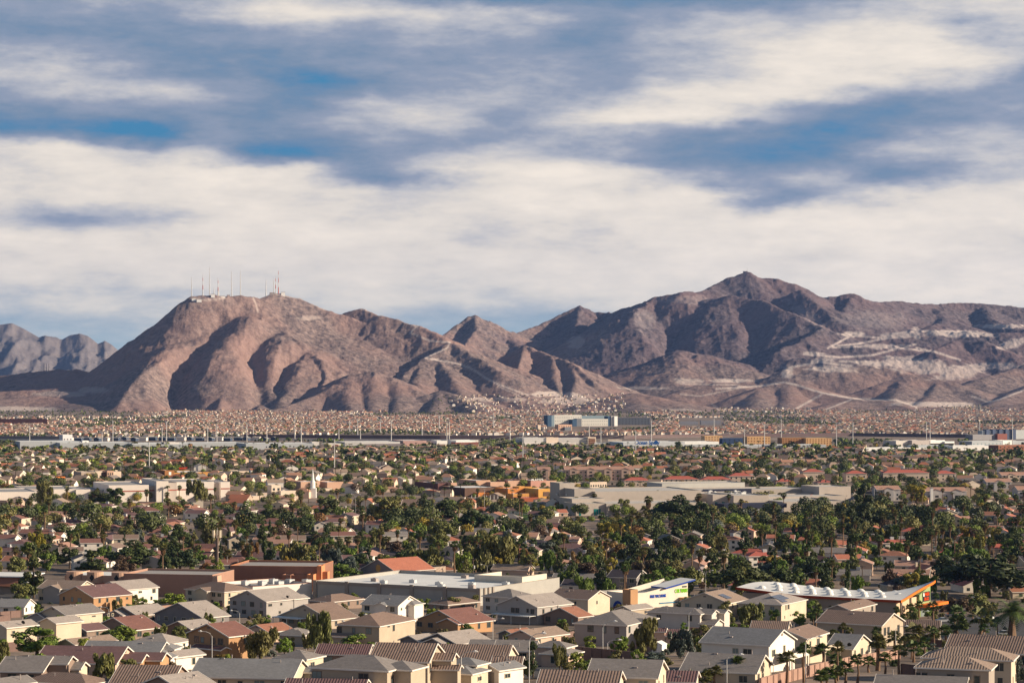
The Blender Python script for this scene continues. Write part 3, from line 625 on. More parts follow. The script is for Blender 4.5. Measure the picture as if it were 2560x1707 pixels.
# ------------------------------------------------------------------ the near neighbourhood, house by house
HS = [
# px, eave, front span, side span, turn, storeys, roof kind, wall, roof, label, options
(190,1471,96,50,25,2,'S','cream','tan','two-storey house with tan roof and pale right gable below the pink storefronts',dict(wings=[(6,13,-1.6,4,2,'F')],front='grey')),
(309,1473,67,89,25,2,'F','white','pale','tall white-sided house with pale grey roof below the long brown wall',dict(wings=[(4.5,11,-2,3,1.5,'F')],front='grey')),
(234,1492,88,99,25,2,'F','orange','wine','orange stucco house with wine red roof, far left group',dict()),
(561,1478,101,72,25,2,'H','cream','brown','cream two-storey house with brown hipped roof left of the white store wall',dict(wings=[(7,13,-2,3,2,'F')])),
(166,1536,67,93,25,2,'F','cream','grey','cream-sided house with grey roof and small square windows, below the orange house',dict(wings=[(7,16,-1,8,1.5,'F')],front='grey',wins=[('r',3,4.2,.6,.7),('r',4.6,4.2,.6,.7),('r',10,4.4,1.3,.4),('r',15.5,4.3,.6,.7),('r',17,4.3,.6,.7)])),
(17,1567,40,77,25,2,'F','cream','pale','cream house with pale pinkish roof at the left edge of the photo',dict(wings=[(-0.3,6,15,23,2,'F')])),
(60,1515,90,28,25,1,'S','white','blue','low house with blue-grey roof and white gable end at the left edge',dict()),
(344,1537,72,84,25,1,'F','brown','pale','low brown house with pale grey roof below the tall white-sided house',dict(wings=[(4,11,-2.5,5,1,'F')])),
(508,1543,126,67,25,1,'F','slate','pale','wide slate-coloured gable house with pale roof and patio cover',dict()),
(334,1573,100,70,25,1,'F','brown','red','low house with long red roof behind the feathery green tree',dict()),
(217,1575,48,30,25,1,'F','brown','wine','small brown gable with wine red roof beside the long red roof',dict()),
(666,1502,95,100,25,2,'F','grey','pale','grey two-storey gable house with satellite dish in front of the white store wall',dict(wings=[(-0.2,5,12.5,19,2,'F')])),
(477,1570,62,62,25,1,'F','brown','pale','low pale-roofed house just left of the orange gable house',dict()),
(572,1589,105,66,25,2,'F','orange','red','orange stucco gable house with red roof and low front roof, lamp post before it',dict(wings=[(0.2,9,-2.2,0.2,1,'S')],wins=[('f',-2.6,4.1,1.5,1.3),('f',-5,4.1,1.4,1.3),('f',-8.4,4.1,.9,1.1),('f',-10.3,4.1,1.4,1.3),('r',5,4.1,.9,1.3)])),
(188,1609,42,105,25,1,'F','tan','tan','low house under a plain tan roof behind the purple-red roof',dict()),
(387,1642,193,50,25,1,'S','white','blue','long low house with pale blue-grey roof and white right gable',dict(wings=[(-3,4,1,8,1,'H'),(-2,3,6,12,1.5,'H')])),
(420,1608,100,60,25,1,'H','white','pale','pale-roofed low house directly behind the blue-grey roof',dict()),
(440,1640,26,70,25,1,'F','white','pale','small white garage house between the blue-grey roof and the orange house',dict(gar=1)),
(288,1656,203,54,25,1,'S','peach','wine','long house with purple-red roof and stone right gable',dict(wings=[(-4,4,3,9,1,'S'),(-7,2,6.5,12.5,1,'S')],front='orange')),
(104,1676,110,48,25,1,'S','brown','grey','dark plum-walled house with grey roof, near left corner',dict(wings=[(-3.5,4,3.5,9,1.5,'S')])),
(150,1672,60,44,25,1,'S','cream','grey','cream gable with peach garage between the grey and purple-red roofs',dict(wings=[(-3,2,2,7,1,'S')])),
(215,1709,160,50,25,1,'H','white','brown','house with ribbed brown hipped roof, bottom edge left',dict(ribs=True)),
(425,1706,150,50,25,1,'S','brown','brown','house with ribbed brown roof behind the pale gable roof, bottom edge',dict(ribs=True)),
(455,1722,110,90,25,1,'F','brown','pale','dark-fronted house under a wide pale roof slope, bottom edge',dict()),
(728,1693,258,46,25,1,'S','cream','blue','long house with slate blue roof and cream gable behind the feather palm',dict(wings=[(-1.2,5,9.5,14,1,'S')])),
(765,1645,80,40,25,1,'H','cream','grey','small grey hipped roof behind the slate blue roof',dict()),
(968,1674,195,64,22,2,'H','tan','grey','tan two-storey house with grey hipped roof and dark windows, bottom centre',dict(wings=[(-3,3,3,9,2,'H')],wins=[('f',-13.2,3.9,1.7,1.5),('f',-4.4,3.9,1.7,1.5),('r',2,3.6,.9,1.4)])),
(917,1634,130,20,25,1,'S','brown','wine','low ribbed plum roof behind the tan two-storey house',dict(ribs=True)),
(1069,1652,149,41,25,2,'S','tan','brown','tall cream-gabled house with ribbed brown roof, bottom centre',dict(ribs=True,wings=[(-3.4,3,4.2,9,2,'S'),(-4.8,0,3,6,1.5,'S')],wins=[('f',-2,3.9,1.2,1.7),('r',2.2,4,.9,1.5),('f',-6,3.9,1.2,1.4)])),
(1262,1652,290,30,25,1,'S','cream','brown','very long ribbed brown roof with cream gable behind the tall cream house',dict(ribs=True)),
(1178,1682,40,27,25,1,'H','cream','blue','small cream house with pale blue hipped roof, bottom centre',dict(wings=[(1,7,4,9,1.5,'H')])),
(1247,1673,42,29,25,1,'F','white','blue','small white garage house with pale blue roof right of the pale blue hipped roof',dict(gar=1)),
(948,1563,108,95,25,2,'H','tan','brown','tan two-storey house with brown hipped roof behind the weeping tree',dict(wings=[(5,14,-3,0.2,1,'S')],wins=[('f',-11.3,4,1.3,1.4),('f',-3,4,1.4,1.4),('f',-7.2,4,.7,1.2),('r',5,4.9,1,.4),('r',7.7,4.2,.9,1.4)])),
(828,1548,136,70,25,1,'F','tan','brown','low gable house with white scalloped patio cover and brown roof',dict(patio=1)),
(828,1503,56,84,25,1,'H','brown','brown','low brown roof directly below the pillared store wall, left',dict()),
(995,1512,94,56,25,2,'S','white','blue','white two-storey house with blue-grey roof in front of the pillared store wall',dict(wings=[(-2.4,5,6,12,2,'H'),(4,8,-1,2,2,'F')])),
(1157,1557,122,80,25,1,'F','orange','red','low red-roofed house with rusty brown front, centre',dict(wings=[(0.5,8,-1.6,4,1,'F')])),
(1120,1510,50,84,25,1,'H','brown','brown','low brown roof beside the round tree below the store wall',dict()),
(1282,1493,78,60,25,2,'H','pale','grey','pale two-storey house with grey hipped roof at the right end of the store wall',dict()),
(1343,1516,104,91,25,2,'F','grey','pale','grey two-storey gable house with white patio cover, centre',dict(patio=2,wings=[(-0.2,4,10,17,2,'F')],wins=[('f',-1.9,3.9,1.4,1.4),('f',-3.8,4.1,.8,1.1),('f',-8,3.9,1.4,1.4),('f',-9.8,3.9,1.4,1.4),('r',3,3.9,.8,1.3),('r',7,4,.7,1.2)])),
(1470,1497,101,57,25,2,'S','cream','brown','cream two-storey house with brown-grey roof left of the slanted white building',dict(wings=[(6,13,-1.6,4,1.5,'F')],front='grey',wins=[('r',5.5,4,.7,1.1),('f',-5,4,.8,1)])),
(1577,1523,38,56,25,1,'F','tan','pale','small low house in front of the slanted white building',dict()),
(1750,1533,137,24,22,2,'H','pale','grey','long pale two-storey house with blue-grey roof and stepped right gables',dict(wings=[(-2.6,4,2.5,7,2,'S'),(-4.6,3,7,11,2,'S'),(-4.5,0,0,6,1,'S')],wins=[('f',-13,3.9,1.4,1.4),('f',-3.2,4,1.4,1.6),('r',1.6,4,.9,1.4)])),
(1566,1561,135,82,25,2,'H','grey','grey','grey two-storey house with dark-framed windows above the brown block wall',dict(trim='black',wings=[(-2,4,9,13,2,'H')],wins=[('f',-2.6,4,1,1.5),('f',-6,4,.8,1.5),('f',-9.8,4.1,1.4,1.4),('f',-8.8,1.2,.8,.9),('r',2,4.1,.9,1.4)])),
(1445,1541,90,25,25,1,'F','brown','rust','rusty brown gable house left of the grey two-storey house',dict()),
(1338,1592,70,85,25,1,'F','peach','tan','low house with bright tan roof and peach wall',dict()),
(1335,1625,100,18,25,1,'S','cream','grey','low grey roof with small cream gable behind the conical pine',dict()),
(1421,1634,70,31,25,1,'H','peach','grey','small stone-fronted house with grey hipped roof and cream garage',dict(wings=[(2,9,3,8,1.5,'H')])),
(1299,1661,70,15,25,1,'S','tan','brown','low ribbed brown roof left of the conical pine',dict(ribs=True)),
(1540,1714,200,26,20,2,'S','cream','brown','broad ribbed brown roof with cream gable, bottom edge right of centre',dict(ribs=True)),
(1640,1691,175,30,20,2,'S','cream','grey','broad grey-tiled roof with yellowish gable behind the ribbed roof, bottom edge',dict()),
(1735,1702,75,18,20,1,'S','cream','wine','small ribbed plum roof behind the fan palms, bottom edge',dict(ribs=True)),
(1888,1679,190,42,20,1,'S','cream','grey','long grey-tiled roof with two white gables beside the pink wall',dict(wings=[(3,9,5.5,10,1.5,'S')])),
(1922,1611,175,68,20,2,'S','white','blue','white-gabled two-storey house with blue-grey roof and balcony',dict(balc=1,wins=[('f',-7.2,3.6,1.2,1.6),('f',-4.6,3.6,1.8,1.6),('r',2.4,3.6,1.6,1.3),('r',8,3.9,1,1.4)])),
(2015,1594,100,55,18,2,'F','cream','brown','cream two-storey house with brown roof and terrace right of the white gable',dict(balc=1,wins=[('r',2.8,3.9,.9,1.3),('r',8,3.9,1.8,1.5)])),
(2130,1620,65,50,18,1,'S','cream','blue','low cream gable house with blue-grey roof and dish, behind the palms',dict()),
(2204,1561,166,56,18,2,'S','tan','brown','wide two-storey house with ribbed brown roof and shuttered cream gable',dict(ribs=True,wins=[('f',-11,3.4,2,1.4),('r',2,3.6,1.2,1.9),('r',4.2,3.6,1.2,1.9),('r',10.5,3.6,1.2,1.9)])),
(2124,1523,60,150,22,2,'F','taupe','brown','brown-roofed house in front of the domed white roof',dict(wings=[(3,9,-1,4,1.5,'F')])),
(1953,1510,111,66,22,2,'H','cream','pale','cream two-storey house with solar panels on its pale roof',dict(solar=1,wins=[('r',4,4.2,.8,1.6),('r',6.2,4.2,1.6,1.5),('f',-3,4,1.4,1.4),('f',-6.6,4,1,1.5),('f',-9.6,4,1,1.5),('r',3,1.2,.5,.9),('r',8,1.4,.6,.5),('r',9.6,1.4,.6,.5)])),
(1821,1506,123,50,22,2,'F','cream','tan','olive-brown gable house behind the pale two-storey house',dict(solar=2)),
(1966,1571,90,14,20,1,'S','tan','brown','low ribbed brown roof behind the white-gabled house',dict(ribs=True)),
(2345,1580,92,8,16,1,'S','taupe','brown','low outbuilding with tall ribbed roof beside the green-walled car wash',dict(ribs=True,pitch=.8)),
(2472,1671,184,20,18,2,'H','taupe','tan','large taupe house with ribbed hipped roof, bottom right',dict(ribs=True,wins=[('f',-11.3,3.6,1.8,1.6),('f',-6.4,3.5,1.1,1.6),('f',-2,3.4,.9,1.6)])),
(2528,1648,225,20,18,2,'H','cream','tan','ribbed hipped roof just behind the large taupe house, bottom right',dict(ribs=True)),
(2590,1633,230,30,18,2,'S','taupe','brown','broad ribbed brown roof at the right edge',dict(ribs=True)),
(2410,1716,225,16,18,1,'S','cream','grey','grey-tiled ridge roof peeking over the bottom edge at the right',dict()),
(905,1722,200,10,22,1,'S','cream','wine','ribbed crimson roof at the bottom edge, left of centre',dict(ribs=True)),
(1712,1588,78,10,22,1,'S','peach','wine','ribbed plum roof with peach dormer between the two pale two-storey houses',dict(ribs=True,wings=[(5,9,-.5,3,1.5,'S')])),
(1300,1617,130,10,25,1,'S','slate','grey','low plain grey roof behind the very long ribbed roof',dict()),
(1145,1608,100,84,25,1,'F','slate','pale','low house under a broad pinkish pale roof with slate gables, centre',dict(wings=[(2,8.5,-2.5,4,1,'F'),(11,17,-1,5,1,'F')])),
(743,1581,36,25,25,1,'H','tan','grey','small tan house with stacked grey hipped roofs left of the weeping tree',dict(wings=[(-4,3,-4,1,1,'H')])),
(672,1578,60,62,25,1,'F','peach','rust','low house with broad rusty pink roof behind the willow-like tree',dict()),
(2,1712,40,30,25,1,'F','tan','grey','corner of a grey roof in the bottom left corner',dict()),
(1285,1584,40,50,25,1,'F','slate','rust','small rust-roofed gable beside a lamp post, centre',dict()),
]
def on_right(root, parts): pass
for row in HS:
    px, ep, wl, wr, a, st, kd, wall, roof, lab, op = row
    if ep < 1560: a = 40 if px < 1600 else 28
    elif kd == 'F': a = 40 if px < 1900 else 26
    extra = {k: op[k] for k in ('gar', 'patio', 'balc', 'solar') if k in op}
    op = {k: v_ for k, v_ in op.items() if k not in extra}
    if op.get('trim') == 'black': op['trim'] = M_BLACK
    root, Wd, Dp, h = house(px, ep, wl, wr, a, st, kd, wall, roof, lab, **op)
    if 'gar' in extra: garage(root, -Wd/2, (-Wd, 0, 0, Dp), min(2.8, Wd*.6))
    if 'patio' in extra:
        if extra['patio'] == 1: x0, x1, zz = -Wd+.2, -Wd*.45, 2.5
        else: x0, x1, zz = -Wd+.3, -.4, 2.6
        mb = MB(); mb.box(x0, -3.2, zz, x1, -.03, zz+.12)
        for i in range(int((x1-x0)/.6)): mb.box(x0+i*.6, -3.35, zz-.22, x0+i*.6+.4, -3.2, zz+.1)
        p = mb.build('patio_cover', M_WHITE, root)
        pb = MB()
        for xx in (x0+.1, (x0+x1)/2, x1-.25): pb.box(xx, -3.1, -.3, xx+.15, -2.95, zz)
        pb.build('post', M_WHITE, p)
    if 'balc' in extra:
        mb = MB(); mb.box(.05, 3.4, 2.3, 3.2, Dp-.2, 2.5).box(3.0, 3.4, 2.5, 3.2, Dp-.2, 3.4).box(.05, 3.4, 2.5, 3.0, 3.55, 3.4)
        b = mb.build('balcony', wallm(wall), root)
        pb = MB().box(2.9, 3.45, -.5, 3.15, 3.7, 2.3).box(2.9, Dp-.5, -.5, 3.15, Dp-.25, 2.3); pb.build('post', wallm(wall), b)
    if 'solar' in extra:
        mb = MB(); pt = .36; Z0 = h+.06
        def pan(x0, y0, x1, y1):
            z = lambda x: Z0+(-x)*pt+.12
            mb.face([(x1,y0,z(x1)),(x1,y1,z(x1)),(x0,y1,z(x0)),(x0,y0,z(x0))]); mb.face([(x1,y0,z(x1)-.06),(x1,y1,z(x1)-.06),(x0,y1,z(x0)-.06),(x0,y0,z(x0)-.06)][::-1]); mb.face([(x1,y0,z(x1)),(x0,y0,z(x0)),(x0,y0,z(x0)-.06),(x1,y0,z(x1)-.06)])
        n = 6 if extra['solar'] == 1 else 3
        for i in range(n):
            pan(-3.6, 4+i*1.35, -2.0, 4+i*1.35+1.28); pan(-5.3, 4+i*1.35, -3.7, 4+i*1.35+1.28)
        if n == 6:
            for i in range(3): pan(-1.8, 3.2+i*1.35, -.6, 3.2+i*1.35+1.28)
        mb.build('solar_panels', M_SOLAR, root)
    if px in (666, 2130, 17):
        dm = MB(); cx, cy, cz = .2, Dp*.55, h+.5
        if px == 2130: cx, cy, cz = -.6, 1.0, h+.4
        dm.dome((0, 0, 0), .5, .5, .16, 12, 3); me = dm.mesh('dish', M_BLACK); d = link('satellite_dish', me, root, loc=(cx-.3, cy, cz+.3)); d.rotation_euler = (R(115), 0, R(20))
        ar = MB().tube([(0,0,.1),(.0,.1,.5),(0,.5,.8)], .03, 5); ar.build('arm', M_BLACK, d)
# garden and boundary walls
def wall_run(pts, h, t, m, label, nm='block_wall', grp=None):
    """wall along ground points given as (px, py of the foot)"""
    q = [G(*p) for p in pts]; o = q[0]; mb = MB(); cp = MB()
    for a, b in zip(q[:-1], q[1:]):
        d = (b-a); d.z = 0; n = Vector((-d.y, d.x, 0)).normalized()*t/2; a2, b2 = a-o, b-o
        for m_, z0, z1, w_ in ((mb, -1, h, 1), (cp, h, h+.1, 1.35)):
            P_ = [a2-n*w_+Vector((0,0,z0)), b2-n*w_+Vector((0,0,z0)), b2+n*w_+Vector((0,0,z0)), a2+n*w_+Vector((0,0,z0))]; Q_ = [p+Vector((0,0,z1-z0)) for p in P_]
            m_.face(P_[::-1]); m_.face(Q_)
            for i in range(4): j = (i+1) % 4; m_.face([P_[i], P_[j], Q_[j], Q_[i]])
        k = int((b-a).length/4.5)
        for i in range(k+1):
            c = a2+(b2-a2)*(i/max(k, 1)); mb.box(c.x-.22, c.y-.22, c.z-1, c.x+.22, c.y+.22, c.z+h+.05)
    r = link(nm, None, loc=o); mb.build('panels', m, r); cp.build('coping', m, r); tag(r, label, 'wall', grp); return r
wall_run([(1434,1652),(1580,1668)], 3.2, .25, M_BLOCK, 'tall dark brown block wall below the grey two-storey house', grp='block walls')
wall_run([(1405,1618),(1436,1624)], 2.6, .2, M_BLOCKPINK, 'short rusty block wall beside the tan roof', grp='block walls')
wall_run([(1900,1725),(2035,1688),(2120,1668),(2250,1645)], 2.1, .25, M_BLOCKPINK, 'long pink striped block wall stepping behind the palms', grp='block walls')
wall_run([(1850,1706),(1896,1712)], 2.0, .25, M_BLOCK, 'low plum block wall at the corner of the pink wall', grp='block walls')
wall_run([(1150,1600),(1215,1604)], 2.2, .2, M_BLOCK, 'brown garden wall behind the broad pinkish roof', grp='block walls')
wall_run([(0,1546),(52,1542)], 2.2, .2, M_BLOCK, 'brownish garden wall at the left edge', grp='block walls')
wall_run([(2255,1690),(2285,1694)], 2.4, .25, M_BLOCK, 'taupe side wall left of the large taupe house', grp='block walls')
sh = G(1655, 1634); r = link('garden_shed', None, loc=sh, rz=-R(25)); tag(r, 'small white garden shed behind the brown block wall', 'shed')
MB().box(-2.6, 0, 0, 0, 3, 2.2).build('body', M_WHITE, r); rf, fa, gb, z = roof_mb(-2.6, 0, 0, 3, 2.2, 'F', .5, .1); rf.build('roof', M_WHITE, r); gb.build('gable', M_WHITE, r)
# ------------------------------------------------------------------ larger buildings
VC = []
KEEP = []                                            # (px0, px1, py0, py1, height allowed) ground zones kept clear of scattered trees and houses
def keep(x0, x1, y0, y1, h=0): KEEP.append((x0, x1, y0, y1, h))
def text(body, size, m, parent, loc, rot, ext=.06, name='lettering', sx=1.0):
    c = D.curves.new(name, 'FONT'); c.body = body; c.size = size; c.extrude = ext; c.align_x = 'CENTER'; c.align_y = 'CENTER'; c.materials.append(m); c.offset = size*.02
    o_ = D.objects.new(name, c); COL.objects.link(o_); bpy.context.view_layer.update(); me_ = D.meshes.new_from_object(o_); D.objects.remove(o_); o = D.objects.new(name, me_); COL.objects.link(o); o.parent = parent; o.location = loc; o.rotation_euler = rot; o.scale = (sx, 1, 1); return o
def flatbox(root, x0, y0, z0, x1, y1, z1, wm, rm=None, par=.7, name='wall', cap=None):
    """walls with a parapet round a sunk flat roof"""
    t = .3; mb = MB(); mb.box(x0, y0, z0, x1, y0+t, z1).box(x0, y1-t, z0, x1, y1, z1).box(x0, y0+t, z0, x0+t, y1-t, z1).box(x1-t, y0+t, z0, x1, y1-t, z1)
    w_ = mb.build(name, wm, root)
    MB().box(x0+t, y0+t, z1-par-.2, x1-t, y1-t, z1-par).build('roof', rm or M_WHITEROOF, w_)
    if cap:
        e = .06; cb_ = MB(); cb_.box(x0-e, y0-e, z1, x1+e, y0+t+e, z1+.12).box(x0-e, y1-t-e, z1, x1+e, y1+e, z1+.12).box(x0-e, y0+t+e, z1, x0+t+e, y1-t-e, z1+.12).box(x1-t-e, y0+t+e, z1, x1+e, y1-t-e, z1+.12); cb_.build('coping', cap, w_)
    return w_
def rtu(root, x, y, z, w=2.2, d=1.6, h=1.3, m=None):
    mb = MB().box(x, y, z, x+w, y+d, z+h).tube([(x+w*.5, y+d*.5, z+h), (x+w*.5, y+d*.5, z+h+.2)], .5, 8); return mb.build('rooftop_unit', m or M_METAL, root)
def C(*c): return tuple(c)
def sm(name, col, var=.07, sc=.25): return mat(name, col, .9, var, sc, .04, spec=.15)
# a building by its nearest corner, like the houses
def corner_root(nm, px, top, h, a, label, cat='building', group=None, Y=None):
    Y = Y or Yof(top, h); X = (px-1280)*Y/F; r = link(nm, None, loc=(X, Y, float(zg(Y))), rz=-R(a)); tag(r, label, cat, group)
    th = math.atan2(X, Y); s = F/Y; return r, s*math.cos(R(a)-th), s*math.sin(R(a)-th)
# store with pillars
r, sw, sd = corner_root('store_building', 1198, 1472, 6, 30, 'long pillared store with white roof behind the front rows of houses')
Wd, Dp = 431/sw, 60.0
m1, m2 = sm('taupe_block', (.30,.255,.22)), sm('grey_block', (.36,.345,.32)); m3 = sm('store_cream', (.60,.53,.44))
flatbox(r, -Wd, 0, -2, 0, Dp, 6, m2, par=1.1, cap=m1)
n = 5; pl = MB()
for i in range(n+1):
    x = -Wd+i*(Wd-.9)/n; pb = MB().box(x, -.5, -2, x+1.5, -.02, 6.4); pb.build('pillar', m1, r)
MB().box(-Wd, -.25, 4.9, 0, -.03, 5.9).build('wall_band', m1, r)
for i in range(3): MB().box(.03, 3+i*3, -2, .5, 4+i*3, 6.2).build('pillar', m1, r)
MB().box(-6, 40, 4.8, -5, Dp-1, 7.4).box(-26, 40, 4.8, -25, Dp-1, 7.4).box(-25, 40, 4.8, -6, 41, 7.4).build('raised_screen', m3, r)
for i, (x, y) in enumerate([(-60,20),(-52,14),(-44,22),(-38,50),(-30,18),(-18,22),(-12,12),(-8,30),(-24,10)]): rtu(r, x, y, 4.9, 2.4, 1.8, 1.2, M_METAL if i % 3 else M_VENT)
keep(720, 1420, 1442, 1540)
# white store wall with rust coping
r, sw, sd = corner_root('store_building', 632, 1466, 6, 50, 'white-walled store with rust red coping left of the pillared store')
Dp = 150/sd; flatbox(r, -26, 0, -2, 0, Dp, 6, sm('store_white', (.72,.66,.60)), sm('grey_gravel_roof', (.34,.32,.31)), par=1.2, cap=sm('rust_coping', (.30,.12,.08)))
MB().box(.02, 2, .4, .12, Dp-4, .8).build('stripe', sm('rust_coping', (.30,.12,.08)), r)
for i in range(6): rtu(r, -20+2.5*(i % 3)*2, 8+i*4.2, 4.8, 3, 2.4, 1.8)
# brick red building
mo, mor = sm('brick_red_stucco', (.27,.135,.095), .08), sm('bright_orange_stucco', (.55,.24,.12))
r, sw, sd = corner_root('store_building', 793, 1416, 9.5, 8, 'windowless brick red store with bright orange pillar at its right end')
Wd = 218/sw; flatbox(r, -Wd, 0, -2, 0, 30, 9.5, mo, sm('grey_gravel_roof', (.34,.32,.31)), cap=mor)
flatbox(r, .02, -.8, -2, 1.9, 6, 9.9, mor, par=.3, name='pillar'); MB().box(1.92, 1, 4.2, 4.0, 5, 7.4).build('sign_box', mor, r)
flatbox(r, -13, -6, -2, -9.5, -.02, 6.6, mo, par=.4, name='entrance_block'); flatbox(r, -9.48, -5, -2, -2.9, -.02, 6.4, mo, par=.4, name='wing_wall')
flatbox(r, -2.88, -6, -2, -.2, -.02, 6.8, mor, par=.4, name='entrance_block')
for x in (-15.5, -13.9, -12.0, -10.4, -8.6, -7.6): MB().box(x, -6.08 if -13 < x < -9.5 else (-5.08 if x > -9.5 else -.08), .9, x+.7, -5.98 if -13 < x < -9.5 else (-4.98 if x > -9.5 else .02), 1.9).build('window', M_WHITE, r)
# long rusty wall
mr = sm('rosy_brown_stucco', (.34,.20,.15), .07)
r, sw, sd = corner_root('store_building', 531, 1437, 8.5, 12, 'long rosy brown windowless store wall behind the far left houses')
Wd = 222/sw; flatbox(r, -Wd, 0, -2, 0, 26, 8.5, mr, sm('grey_gravel_roof', (.34,.32,.31)), cap=sm('pink_coping', (.5,.32,.25)))
MB().box(.02, 0, -2, 2.0, 5, 8.2).build('end_pier', sm('pink_stucco', (.52,.33,.24)), r)
# curved pink storefront with diamonds
mp = sm('pink_stucco', (.52,.33,.24))
r, sw, sd = corner_root('shopping_arcade', 318, 1434, 7, 14, 'pink shop row with round towers and black diamonds at the left')
Wd = 155/sw; flatbox(r, -Wd, 0, -2, 0, 24, 6.2, mp, M_WHITEROOF, par=.5)
for i, x in enumerate((-3.4, -Wd*.52, -Wd+4)):
    tb = MB().tube([(x, .5, -2), (x, .5, 7.6)], 3.3, 20); t_ = tb.build('round_tower', mp, r)
    d = MB().face([(x-.0, -2.92, 4.2), (x+.9, -2.92, 5.4), (x, -2.92, 6.6), (x-.9, -2.92, 5.4)]); MB_ = MB(); MB_.face([(x, -2.95, 4.0), (x+1, -2.95, 5.4), (x, -2.95, 6.8), (x-1, -2.95, 5.4)]); MB_.face([(x, -2.80, 4.0), (x-1, -2.80, 5.4), (x, -2.80, 6.8), (x+1, -2.80, 5.4)])
    MB_.build('diamond', M_BLACK, t_)
MB().box(-Wd, -2.5, 3, -5, .0, 3.3).build('awning', sm('rust_awning', (.32,.11,.06)), r)
# left edge building
r, sw, sd = corner_root('store_building', 62, 1440, 7, 10, 'low store with rust roof band and white flat roof at the left edge')
flatbox(r, -22, 0, -2, 0, 18, 6.2, sm('taupe_block', (.3,.255,.22)), M_WHITEROOF, par=.3); q = MB()
q.face([(-23,-2.2,3.2),(1.2,-2.2,3.2),(0,-.02,6.4),(-22,-.02,6.4)]); q.face([(-23,-2.2,3.0),(-22,-.02,3.0),(0,-.02,3.0),(1.2,-2.2,3.0)]); q.build('roof_band', roofm('rust'), r)
MB().box(-23, -1, 6.6, 1, 19, 7).build('flat_roof', M_WHITEROOF, r)
keep(-60, 830, 1432, 1540); keep(-60, 330, 1425, 1540)
# station with terracotta gable and flat block
sr, Wd, Dp, h = house(990, 1428, 92, 100, 45, 2, 'F', 'slate', 'terra', 'grey station with round emblem and terracotta gable roof behind the pillared store', pitch=.42, vents=0, group=None, nm='station_building', cat='building', wins=[])
MB().tube([(-Wd*.5, -.12, 6.3), (-Wd*.5, -.02, 6.3)], 1.5, 20).build('emblem', sm('gold_emblem', (.5,.3,.1)), sr)
r, sw, sd = corner_root('station_annexe', 1049, 1421, 5, 38, 'flat-roofed block with banded walls right of the terracotta gable', 'building')
flatbox(r, -50/sw, 0, -2, 0, 66/sd, 5, sm('banded_block', (.38,.29,.23)), sm('grey_gravel_roof', (.34,.32,.31)), cap=m1)
MB().box(.02, 3, 0, .08, 4, 3.6).build('door', M_TRIM, r); MB().box(.02, 15, 0, .08, 16, 3.6).build('door', M_TRIM, r)
# slanted white building
r, sw, sd = corner_root('car_wash', 1577, 1483, 5.2, 52, 'white building with slanted roof and blue and green lettering', 'building')
mw = sm('warm_white_stucco', (.70,.62,.52)); Lw = 145/sd; k = Lw
def slant(y, lo=5.2, hi=8.4): return lo+(hi-lo)*max(0, (y/k-.25)/.75)**1.1
mb = MB(); n = 12
for i in range(n):
    y0, y1 = k*i/n, k*(i+1)/n; z0, z1 = slant(y0), slant(y1)
    mb.face([(0,y0,-2),(0,y1,-2),(0,y1,z1),(0,y0,z0)]); mb.face([(-.3,y0,-2),(-.3,y0,z0),(-.3,y1,z1),(-.3,y1,-2)]); mb.face([(0,y0,z0),(0,y1,z1),(-.3,y1,z1),(-.3,y0,z0)])
    mb.face([(-13,y0,-2),(-13,y0,z0),(-13,y1,z1),(-13,y1,-2)]); mb.face([(-12.7,y0,-2),(-12.7,y1,-2),(-12.7,y1,z1),(-12.7,y0,z0)]); mb.face([(-12.7,y0,z0),(-12.7,y1,z1),(-13,y1,z1),(-13,y0,z0)])
mb.box(-12.7, 0, -2, -.3, .3, 5.2).box(-12.7, k-.3, -2, -.3, k, 7.6); mb.build('wall', mw, r)
rb = MB(); y0 = k*.55
P1 = [(1.5,k*.56,6.6),(1.5,k+2.4,8.9),(-6.5,k+2.4,9.0),(-6.5,k*.56,6.7)]
rb.face(P1); rb.face([(x,y,z-.35) for x,y,z in P1][::-1]); rb.build('roof', M_WHITEROOF, r)
rb = MB()
for i in range(4):
    a_, b_ = P1[i], P1[(i+1) % 4]; rb.face([a_, (a_[0],a_[1],a_[2]-.5), (b_[0],b_[1],b_[2]-.5), b_])
rb.build('roof_edge', sm('blue_edge', (.03,.07,.32)), r)
MB().box(-12.7, .3, 4.0, -.3, k-.3, 4.2).build('flat_roof', M_WHITEROOF, r)
flatbox(r, -3.5, -.8, -2, .8, 2.6, 6.6, sm('caramel_stucco', (.48,.28,.15)), par=.3, name='entrance_tower')
flatbox(r, .02, k*.84, -2, 2.5, k*1.02, 2.6, sm('caramel_stucco', (.48,.28,.15)), par=.2, name='side_block')
ar_ = MB(); ar_.tube([(-7, -.06, -.4), (-7, .1, -.4)], 2.6, 20); ar_.build('arch', sm('blue_edge', (.03,.07,.32)), r)
text('FREE VACUUMS', 1.5, sm('blue_sign', (.02,.08,.42)), r, (.1, k*.47, 3.6), (R(90), 0, R(90)), .08, sx=.72)
text('CAR WASH', 1.9, sm('green_sign', (.25,.62,.03)), r, (.1, k*.88, 4.9), (R(90), 0, R(90)), .08, sx=.62)
MB().box(.02, k*.90, 6.1, .12, k*.98, 6.6).build('high_window', M_BLACK, r); MB().box(.02, k*.5, .9, .3, k*.82, 1.2).build('blue_canopy', sm('teal_edge', (.03,.2,.35)), r)
MB().box(-30, 3, -2, -13.3, 20, 3.6).build('side_hall', sm('store_cream', (.6,.53,.44)), r)
